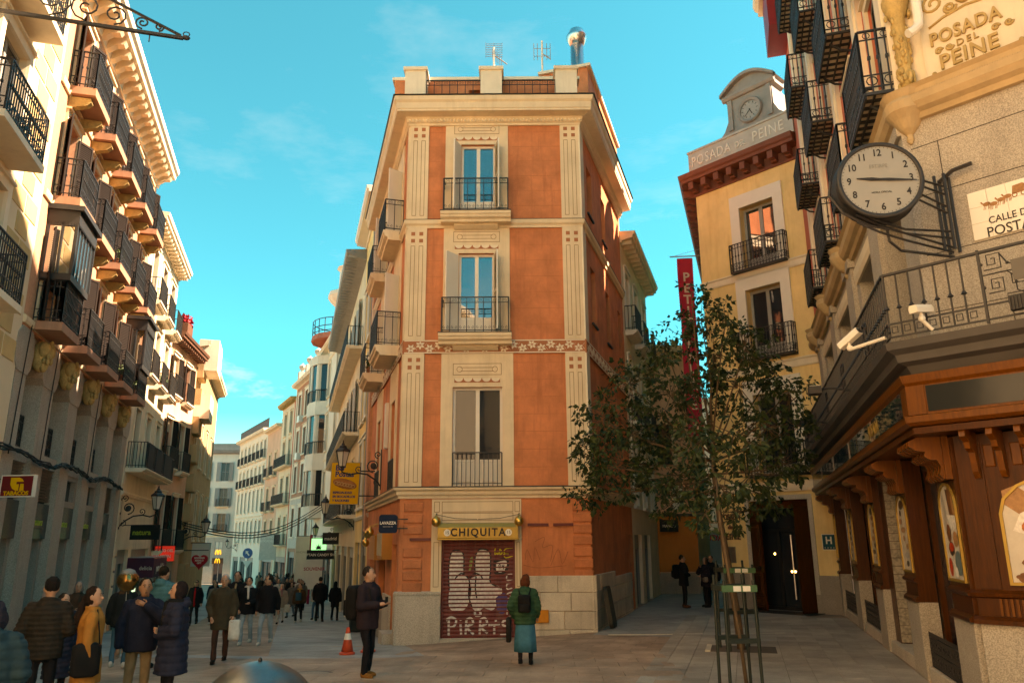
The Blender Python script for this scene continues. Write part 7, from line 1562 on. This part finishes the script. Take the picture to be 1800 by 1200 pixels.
def person(label, x, y, H, yaw, top=(.02, .02, .02), hem=.86, quilt=0, bulk=.0, legs=(.03, .03, .04), shoes=(.03, .025, .02), hair=(.02, .015, .01), hairstyle='short', arms=('down', 'down'), stride=.0, head=0, skin=None, skirt=None, hood=False, inner=None, detail=1, group='pedestrians in the street', boots=False, scarf=None, flare=0.0, lean=0.0):
    """yaw 0 = facing the camera; +90 = facing picture right"""
    k = H / 1.75; z0 = gz(x, y); M = T(x, y, z0 + .008) @ RZ(R(yaw)); skin = skin or m_skin
    t = thing('person', label, 'person', M, group); vox = .0155 if detail else .028
    S = lambda p: Vector(p) * k
    # joints
    ft = stride; ank = [S((-.10, -ft, .085)), S((.10, ft, .085 + .05 * (ft > .05)))]; kn = [S((-.10, -ft * .75 - .04, .50)), S((.10, ft * .35 - .03, .49))]; hp = [S((-.085, 0, .92)), S((.085, 0, .92))]
    sh = [S((-.172, 0, 1.385)), S((.172, 0, 1.385))]; el, wr = [], []
    for i, a in enumerate(arms):
        e, w_ = ARM[a]; sg = -1 if i == 0 else 1; el.append(S((sg * e[0], e[1], e[2]))); wr.append(S((sg * w_[0], w_[1], w_[2])))
    hz = 1.625; HM = T(0, 0, 0) @ RZ(R(head))
    # body: one continuous skin
    b = MB(); b.ell(tuple(HM @ S((0, .005, hz + .01))), S((.076, .096, .118)), 16, 12, HM.to_3x3().to_4x4()); b.ell(tuple(HM @ S((0, -.03, hz - .055))), S((.055, .062, .066)), 14, 10, HM.to_3x3().to_4x4())
    b.cap(HM @ S((0, -.088, hz + .012)), .012 * k, HM @ S((0, -.112, hz - .022)), .016 * k, 8)
    for s_ in (-1, 1): b.ell(tuple(HM @ S((s_ * .078, .01, hz - .005))), S((.014, .024, .034)), 8, 6)
    b.cap(S((0, .015, 1.40)), .058 * k, HM @ S((0, .012, hz - .05)), .054 * k)
    b.torso([(0, 0, z * k, rx * k, ry * k) for z, rx, ry in ((.86, .14, .10), (1.0, .14, .095), (1.15, .13, .09), (1.3, .15, .10), (1.41, .13, .085), (1.46, .06, .06))])
    for i in (0, 1):
        b.cap(sh[i], .045 * k, el[i], .036 * k); b.cap(el[i], .036 * k, wr[i], .024 * k); b.cap(hp[i], .07 * k, kn[i], .045 * k); b.cap(kn[i], .045 * k, ank[i], .034 * k); b.cap(ank[i], .034 * k, ank[i] + S((0, -.12, -.05)), .028 * k)
    job('body', b, skin, t, M, vox * .8, 0, 2)
    if detail:
        e = MB()
        for i in (0, 1): hand_mb(e, wr[i], (wr[i] - el[i]) if arms[i] not in ('fold', 'chin') else Vector((-.8 if i else .8, -.2, .35)), k * 1.05, i)
        EXTRA[(t.name, 'body')] = e
        f = MB()
        for s_ in (-1, 1):
            f.ell(tuple(HM @ S((s_ * .030, -.086, hz + .018))), S((.011, .006, .006)), 8, 6)
        f.ell(tuple(HM @ S((0, -.096, hz - .062))), S((.022, .006, .005)), 8, 6)
        part('face_features', f, mat('dark features', (.05, .02, .015), .5, 0, bump=0), t, M, True)
        f = MB()
        for s_ in (-1, 1): f.tube([HM @ S((s_ * .012, -.096, hz + .04)), HM @ S((s_ * .032, -.094, hz + .046)), HM @ S((s_ * .052, -.082, hz + .038))], .004, 4)
        part('eyebrows', f, cloth(hair, .8, 0), t, M)
    # hair
    b = MB(); Hm = HM.to_3x3().to_4x4()
    b.ell(tuple(HM @ S((0, .032, hz + .040))), S((.086, .095, .102)), 14, 10, Hm)
    if hairstyle != 'short': b.ell(tuple(HM @ S((0, .04, hz - .02))), S((.088, .085, .11)), 14, 10, Hm)
    if hairstyle == 'long': b.torso([tuple(HM @ S((0, .075, z)))[:2] + (z * k, rx * k, .045 * k) for z, rx in ((1.22, .06), (1.32, .1), (1.45, .105), (1.58, .09))])
    if hairstyle == 'pony': b.cap(HM @ S((0, .1, hz)), .045 * k, S((.0, .17, 1.40)), .05 * k); b.cap(S((0, .17, 1.40)), .05 * k, S((0, .19, 1.22)), .04 * k)
    if hairstyle == 'bob':
        for s_ in (-1, 1): b.ell(tuple(HM @ S((s_ * .07, .01, hz - .04))), S((.035, .06, .09)), 10, 8, Hm)
    if hairstyle == 'cap': b.ell(tuple(HM @ S((0, -.075, hz + .06))), S((.075, .06, .012)), 10, 6, Hm)
    job('hair' if hairstyle != 'cap' else 'cap', b, cloth(hair, .9, .7, 45), t, M, vox * .85, 0, 1)
    # jacket
    g = .022 + bulk; b = MB()
    secs = [(hem, .165 + flare, .125 + flare), (max(.95, hem + .02), .168 + flare * .5, .122 + flare * .4), (1.10, .160, .118), (1.26, .170, .125), (1.35, .172, .118), (1.41, .135, .095), (1.46, .09, .075), (1.50, .066, .064)]
    b.torso([(0, .0, z * k, (rx + g) * k, (ry + g) * k) for z, rx, ry in secs])
    for i in (0, 1): b.cap(sh[i], (.062 + g * .7) * k, el[i], (.050 + g * .7) * k); b.cap(el[i], (.050 + g * .7) * k, el[i].lerp(wr[i], .93), (.038 + g * .6) * k)
    b.tube([S((.075 * math.cos(a), .012 + .075 * math.sin(a), 1.485 + .012 * math.sin(a))) for a in [2 * math.pi * q_ / 12 for q_ in range(12)]], .026 * k + bulk * .3, 6, False, True)
    if hood: b.ell(tuple(S((0, .10, 1.47))), S((.115, .085, .085)), 12, 8)
    job('jacket', b, cloth(top, .62 if quilt else .82), t, M, vox, quilt, 2 if not quilt else 3)
    if inner: part('shirt_front', MB().torso([(0, -.0, z * k, rx * k, ry * k) for z, rx, ry in ((hem + .04, .06, .152 + g), (1.1, .06, .147 + g), (1.3, .065, .152 + g), (1.42, .05, .115 + g), (1.47, .04, .085 + g))], 14), cloth(inner), t, M, True)
    if scarf: part('scarf', MB().tube([S((.085 * math.cos(a), .0 + .085 * math.sin(a), 1.50)) for a in [2 * math.pi * q_ / 12 for q_ in range(12)]], .038 * k, 8, False, True).cap(S((.03, -.13, 1.48)), .035 * k, S((.05, -.16, 1.22)), .03 * k), cloth(scarf), t, M, True)
    # trousers or skirt
    b = MB(); b.torso([(0, 0, z * k, rx * k, ry * k) for z, rx, ry in ((.80, .15, .105), (.9, .165, .115), (1.0, .15, .105), (1.06, .14, .1))])
    for i in (0, 1): b.cap(hp[i] + S((0, 0, -.04)), .088 * k, kn[i], .064 * k); b.cap(kn[i], .064 * k, ank[i] + S((0, 0, .02)), (.058 if not boots else .046) * k)
    job('trousers' if not boots else 'boots', b, cloth(legs), t, M, vox, 0, 2)
    if skirt: part('skirt', MB().loft([[(c_ * rx * k, s_ * ry * k, z * k) for c_, s_ in [(math.cos(a) * (1 + .05 * math.sin(a * 7) * (z < .7)), math.sin(a) * (1 + .05 * math.cos(a * 6) * (z < .7))) for a in [2 * math.pi * q_ / 40 for q_ in range(40)]]] for z, rx, ry in ((.27, .225, .19), (.50, .215, .185), (.75, .20, .165), (.95, .175, .135))]), cloth(skirt, .7), t, M, True)
    for i in (0, 1):
        b = MB(); a = ank[i]; b.ell((a.x, a.y - .055 * k, a.z - .038 * k), S((.047, .135, .05)), 12, 8); b.ell((a.x, a.y + .02 * k, a.z - .01 * k), S((.045, .06, .06)), 10, 8)
        o = part('shoe', b, cloth(shoes, .55, .1), t, M, True)
        part('sole', MB().ell((a.x, a.y - .055 * k, a.z - .072 * k), S((.05, .14, .016)), 12, 6), cloth((.35, .32, .27) if shoes[0] > .1 else (.02, .02, .02), .7, 0), o, M, True)
    return t, M, k
def bag(t, M, k, name, c, r, col, label=None):
    b = MB(); P = rrect(r[0] * 2, r[2] * 2, min(r) * .6); b.loft([[(c[0] + p[0] * q_, c[1] + y_ * r[1], c[2] + p[1] * q_) for p in P] for y_, q_ in ((-1, .82), (-.6, 1), (.6, 1), (1, .82))]); b.v = [tuple(Vector(v) * k) for v in b.v]
    return b
def backpack(t, M, k, col, w_=.15, h=.24, d=.09, z=1.2, label='black backpack'):
    o = part('backpack', bag(t, M, k, 'b', (0, .2 + d * .5, z), (w_, d, h), col), cloth(col, .6, .3), t, M, True)
    part('pocket', bag(t, M, k, 'p', (0, .2 + d * 1.6, z - .08), (w_ * .8, d * .35, h * .45), col), cloth(tuple(c * 1.3 for c in col), .6, .3), o, M, True)
    for s_ in (-1, 1): part('strap', MB().tube([tuple(Vector(p) * k) for p in ((s_ * .09, .2, z + .15), (s_ * .12, .06, 1.475), (s_ * .125, -.12, 1.40), (s_ * .15, -.17, 1.22), (s_ * .16, .0, 1.08))], .014, 6), cloth(col, .6, .3), o, M, True)
def tote(label, t, M, k, c, r, col, strap=None, name='bag', rough=.6):
    o = tag(part(name, bag(t, M, k, name, c, r, col), cloth(col, rough, .3), None, M, True), label, 'bag')
    if strap: part('strap', MB().tube([tuple(Vector(p) * k) for p in strap], .009, 6), cloth(col, rough, .3), o, M, True)
    return o
NV = (.012, .016, .03); BK = (.012, .011, .012); DJ = (.07, .115, .15); LJ = (.28, .34, .36)
G1 = 'people in the left foreground'
person('person in a dark teal padded jacket cropped by the left edge', -4.60, 7.2, 1.72, 205, (.014, .04, .05), .78, .085, .045, BK, hairstyle='bob', hood=True, arms=('bent', 'bent'), group=G1, hair=(.02, .02, .03))
person('person in a brown-black quilted jacket seen from behind near the left edge', -5.86, 10.2, 1.80, 200, (.022, .017, .012), .82, .06, .028, BK, arms=('bent', 'bent'), head=20, group=G1, hair=(.015, .011, .009))
t, M, k = person('person in a camel coat with a dark ponytail looking right', -5.40, 10.4, 1.67, 118, (.36, .145, .035), .55, 0, .005, (.42, .38, .3), arms=('down', 'pocket'), head=-22, hairstyle='pony', hair=(.022, .012, .008), flare=.035, group=G1)
tote('large black tote bag slung over the camel coat', t, M, k, (-.24, .02, .86), (.07, .17, .21), (.008, .008, .008), ((-.12, -.05, 1.47), (-.25, -.1, 1.2), (-.26, -.12, 1.05)))
person('person in a long navy padded coat mostly hidden behind the quilted jacket', -6.45, 11.6, 1.52, 60, (.022, .024, .04), .45, .07, .03, BK, hood=True, group=G1, scarf=(.6, .55, .45))
person('older person with grey hair in a brown coat facing the camera', -9.3, 17.2, 1.58, 25, (.055, .032, .02), .75, 0, .012, BK, arms=('fold', 'down'), hair=(.16, .15, .14), hairstyle='bob', group=G1)
person('person with long brown hair, dark jacket and blue jeans seen from behind', -7.48, 15.51, 1.64, 195, (.014, .016, .016), .80, 0, .02, (.035, .11, .15), (.5, .47, .42), hair=(.085, .045, .022), hairstyle='long', stride=.1, group=G1)
person('person in a navy jacket and khaki trousers with a hand at the chin', -5.12, 11.2, 1.74, 22, NV, .80, 0, .03, (.22, .165, .095), (.05, .04, .03), skin=m_skin2, arms=('down', 'chin'), head=10, hood=True, group=G1)
person('person in a teal hooded padded jacket and pale trousers seen from behind', -6.57, 15.09, 1.84, 165, (.045, .155, .165), .82, .085, .035, (.33, .32, .29), (.02, .02, .02), hood=True, hair=(.025, .016, .01), arms=('pocket', 'pocket'), stride=.12, group=G1)
person('person in a long navy padded coat with dark wavy hair facing left', -4.50, 10.8, 1.71, -62, (.018, .021, .038), .58, .095, .04, BK, hairstyle='bob', hair=(.016, .011, .011), arms=('fold', 'fold'), hood=True, flare=.03, scarf=(.01, .01, .01), group=G1)
t, M, k = person('older person in an olive brown coat walking with a white bag', -5.90, 16.42, 1.69, 12, (.052, .040, .024), .66, 0, .02, (.075, .032, .022), (.012, .011, .01), hair=(.38, .37, .35), arms=('pocket', 'bag'), stride=.08, flare=.02, group='pedestrians walking towards the camera')
tote('white plastic bag carried by the person in the olive coat', t, M, k, (.28, -.16, .66), (.11, .06, .2), (.62, .6, .54), ((.25, -.14, .96), (.27, -.15, .85)), 'plastic_bag', .4)
GW = 'pedestrians walking towards the camera'
person('tall person with glasses, black open jacket and tan sweater', -7.46, 21.67, 1.82, 8, BK, .80, 0, .018, DJ, (.55, .52, .46), inner=(.30, .21, .11), stride=.16, arms=('swing_f', 'swing_b'), group=GW)
person('person in a black jacket with a white hood and loose pale jeans', -6.97, 21.19, 1.66, 0, BK, .80, 0, .03, LJ, (.55, .52, .46), hair=(.018, .012, .008), scarf=(.55, .48, .42), stride=.12, arms=('pocket', 'bent'), group=GW)
person('person in a black jacket and ripped pale jeans turning their head', -6.44, 21.13, 1.70, 2, BK, .80, 0, .03, LJ, (.6, .55, .48), stride=.2, head=-50, arms=('down', 'swing_b'), group=GW)
person('person in a dark coat over a bright red top with a dark cap', -13.1, 33.2, 1.76, 10, BK, .7, 0, .02, BK, hairstyle='cap', hair=(.015, .015, .015), inner=(.42, .01, .012), stride=.14, group=GW)
person('person in a grey coat beside the one in the red top', -12.75, 34.4, 1.70, 0, (.12, .105, .095), .6, 0, .02, BK, (.4, .4, .38), hairstyle='bob', stride=.1, group=GW, detail=0)
t, M, k = person('person in a beige coat, white trousers and pink scarf', -9.85, 34.2, 1.60, 5, (.27, .22, .17), .72, 0, .02, (.5, .46, .4), BK, hair=(.35, .3, .26), hairstyle='bob', scarf=(.35, .14, .13), stride=.12, group=GW, detail=0)
tote('pale shopping bag held by the person in the beige coat', t, M, k, (.32, -.1, .68), (.12, .07, .17), (.5, .46, .38), None, 'shopping_bag')
t, M, k = person('person in black with orange collar carrying a teal backpack in front', -9.37, 35.3, 1.62, 0, (.06, .03, .015), .85, 0, .03, BK, (.5, .47, .4), scarf=(.5, .26, .06), stride=.1, group=GW, detail=0); part('front_pack', bag(t, M, k, 'b', (0, -.2, 1.18), (.13, .06, .18), 0), cloth((.02, .07, .1)), t, M, True)
person('person in a pale jacket and blue jeans behind the teal backpack', -9.2, 37.6, 1.6, -10, (.34, .31, .27), .85, 0, .02, (.04, .1, .16), group=GW, detail=0, stride=.12)
person('tall person in black walking away along the right wall', -8.62, 35.9, 1.90, 180, BK, .78, 0, .02, BK, stride=.12, group='pedestrians walking away', detail=0)
person('slim person in a black hooded coat walking away by the shop columns', -8.05, 36.4, 1.70, 180, BK, .62, 0, .01, BK, (.16, .07, .04), hairstyle='long', hair=(.01, .01, .01), hood=True, stride=.12, group='pedestrians walking away', detail=0)
t, M, k = person('person with glasses in a dark purple jacket, tan shoes and big backpack reading a phone', -2.5, 13.9, 1.79, 62, (.024, .016, .02), .76, 0, .02, (.010, .009, .011), (.20, .085, .022), arms=('phone', 'phone'), head=18, stride=.05, hair=(.025, .018, .014), group='pedestrians by the corner'); backpack(t, M, k, (.010, .010, .010), .17, .28, .12, 1.17)
tag(part('phone', MB().box(-.035, .035, -.39, -.38, 1.17, 1.31), m_black, None, M), 'mobile phone held by the person with the big backpack', 'phone')
t, M, k = person('person in a green quilted jacket and blue skirt walking away with a black backpack', .21, 15.24, 1.61, 176, (.022, .065, .032), .78, .075, .04, (.012, .011, .012), (.012, .011, .012), hair=(.10, .028, .012), hairstyle='bob', head=38, skirt=(.03, .145, .20), stride=.1, arms=('bag', 'pocket'), boots=True, group='pedestrians by the corner'); backpack(t, M, k, (.006, .006, .006), .13, .17, .07, 1.2)
tote('dark shopping bag carried by the person in the blue skirt', t, M, k, (.34, -.06, .68), (.05, .16, .24), (.02, .017, .014), ((.28, -.1, .95), (.3, -.1, .88)), 'shopping_bag')
GR = 'people standing in the right street'
t, M, k = person('person in black with a backpack facing right in the right street', 5.75, 27.2, 1.70, 88, BK, .72, 0, .02, BK, (.10, .04, .02), arms=('fold', 'down'), group=GR); backpack(t, M, k, (.006, .006, .006), .16, .24, .1, 1.2)
t, M, k = person('person in a dark coat with a pale shoulder bag facing left', 6.55, 27.35, 1.62, -75, (.018, .014, .02), .72, 0, .03, BK, BK, hair=(.05, .025, .015), hairstyle='bob', arms=('chin', 'bent'), group=GR); tote('pale grey shoulder bag of the person facing left', t, M, k, (.2, -.14, .98), (.12, .06, .09), (.20, .165, .14), ((.1, -.15, 1.08), (.02, -.1, 1.4)), 'shoulder_bag')
person('person in black half hidden behind the dark coat by the hotel corner', 6.98, 28.3, 1.66, -20, BK, .66, 0, .03, BK, BK, group=GR)
# a foil balloon over the crowd
t = thing('foil_balloon', 'shiny bronze foil balloon above the crowd on the left', 'balloon', T(-7.02, 14.6, 1.4)); part('envelope', MB().lathe([(.02, -.19), (.12, -.15), (.19, -.03), (.18, .08), (.1, .17), (.02, .2)], 18), mat('bronze foil', (.30, .15, .05), .22, .2, 8, .1, 30, metal=.9), t, T(-7.02, 14.6, 1.56), True); part('cap', MB().lathe([(.15, .11), (.1, .19), (.02, .22)], 14), m_slate, t, T(-7.02, 14.6, 1.56), True); part('string', MB().tube([(-7.02, 14.6, 1.38), (-7.05, 14.7, 1.05)], .004, 4), m_paper, t)
# the crowd farther down the street, each a person
rn = random.Random(12); COLS = [BK, NV, (.05, .04, .03), (.10, .09, .08), (.03, .05, .04), (.2, .15, .1), (.12, .03, .03), (.42, .39, .34)]
CN = ['black', 'navy', 'dark brown', 'grey', 'dark green', 'tan', 'maroon', 'pale']
seen = {}
for i in range(44):
    s_ = 20 + i * .85 + rn.uniform(-.5, .5); o = rn.uniform(1.6, 7.2) if i % 3 else rn.uniform(1.2, 3.2); p = CL.w(-s_, 0, o); ci = rn.choice((0, 1, 2, 3, 4, 5, 6, 7, 7, 5, 3)); fac = rn.choice((0, 0, 0, 180))
    nm = CN[ci]; seen[nm] = seen.get(nm, 0) + 1; od = ('first', 'second', 'third', 'fourth', 'fifth', 'sixth', 'seventh', 'eighth', 'ninth', 'tenth', 'eleventh', 'twelfth', 'thirteenth', 'fourteenth')[seen[nm] - 1]
    person('%s coated person in the far crowd, %s of that colour from the camera' % (nm, od), p.x, p.y, rn.uniform(1.58, 1.82), fac + rn.uniform(-15, 15), COLS[ci], rn.choice((.8, .6)), 0, .02, rn.choice((BK, DJ, (.1, .09, .07))), hair=rn.choice(((.02, .015, .01), (.06, .03, .015), (.15, .14, .13))), hairstyle=rn.choice(('short', 'bob', 'long')), stride=rn.uniform(.05, .2), group='distant crowd', detail=0)
run_jobs()
# ------------------------------------------------------------------ lettering becomes plain mesh
def texts_to_mesh():
    fonts = [o for o in list(COL.objects) if o.type == 'FONT']
    bpy.context.view_layer.update(); dg = bpy.context.evaluated_depsgraph_get()
    new = []
    for o in fonts: new.append(bpy.data.meshes.new_from_object(o.evaluated_get(dg)))
    for o, me in zip(fonts, new):
        par, mb_, nm = o.parent, o.matrix_basis.copy(), o.name.split('.')[0]; old = o.data
        bpy.data.objects.remove(o); q = bpy.data.objects.new(nm, me); COL.objects.link(q); q.parent = par; q.matrix_parent_inverse = Matrix(); q.matrix_basis = mb_
texts_to_mesh()
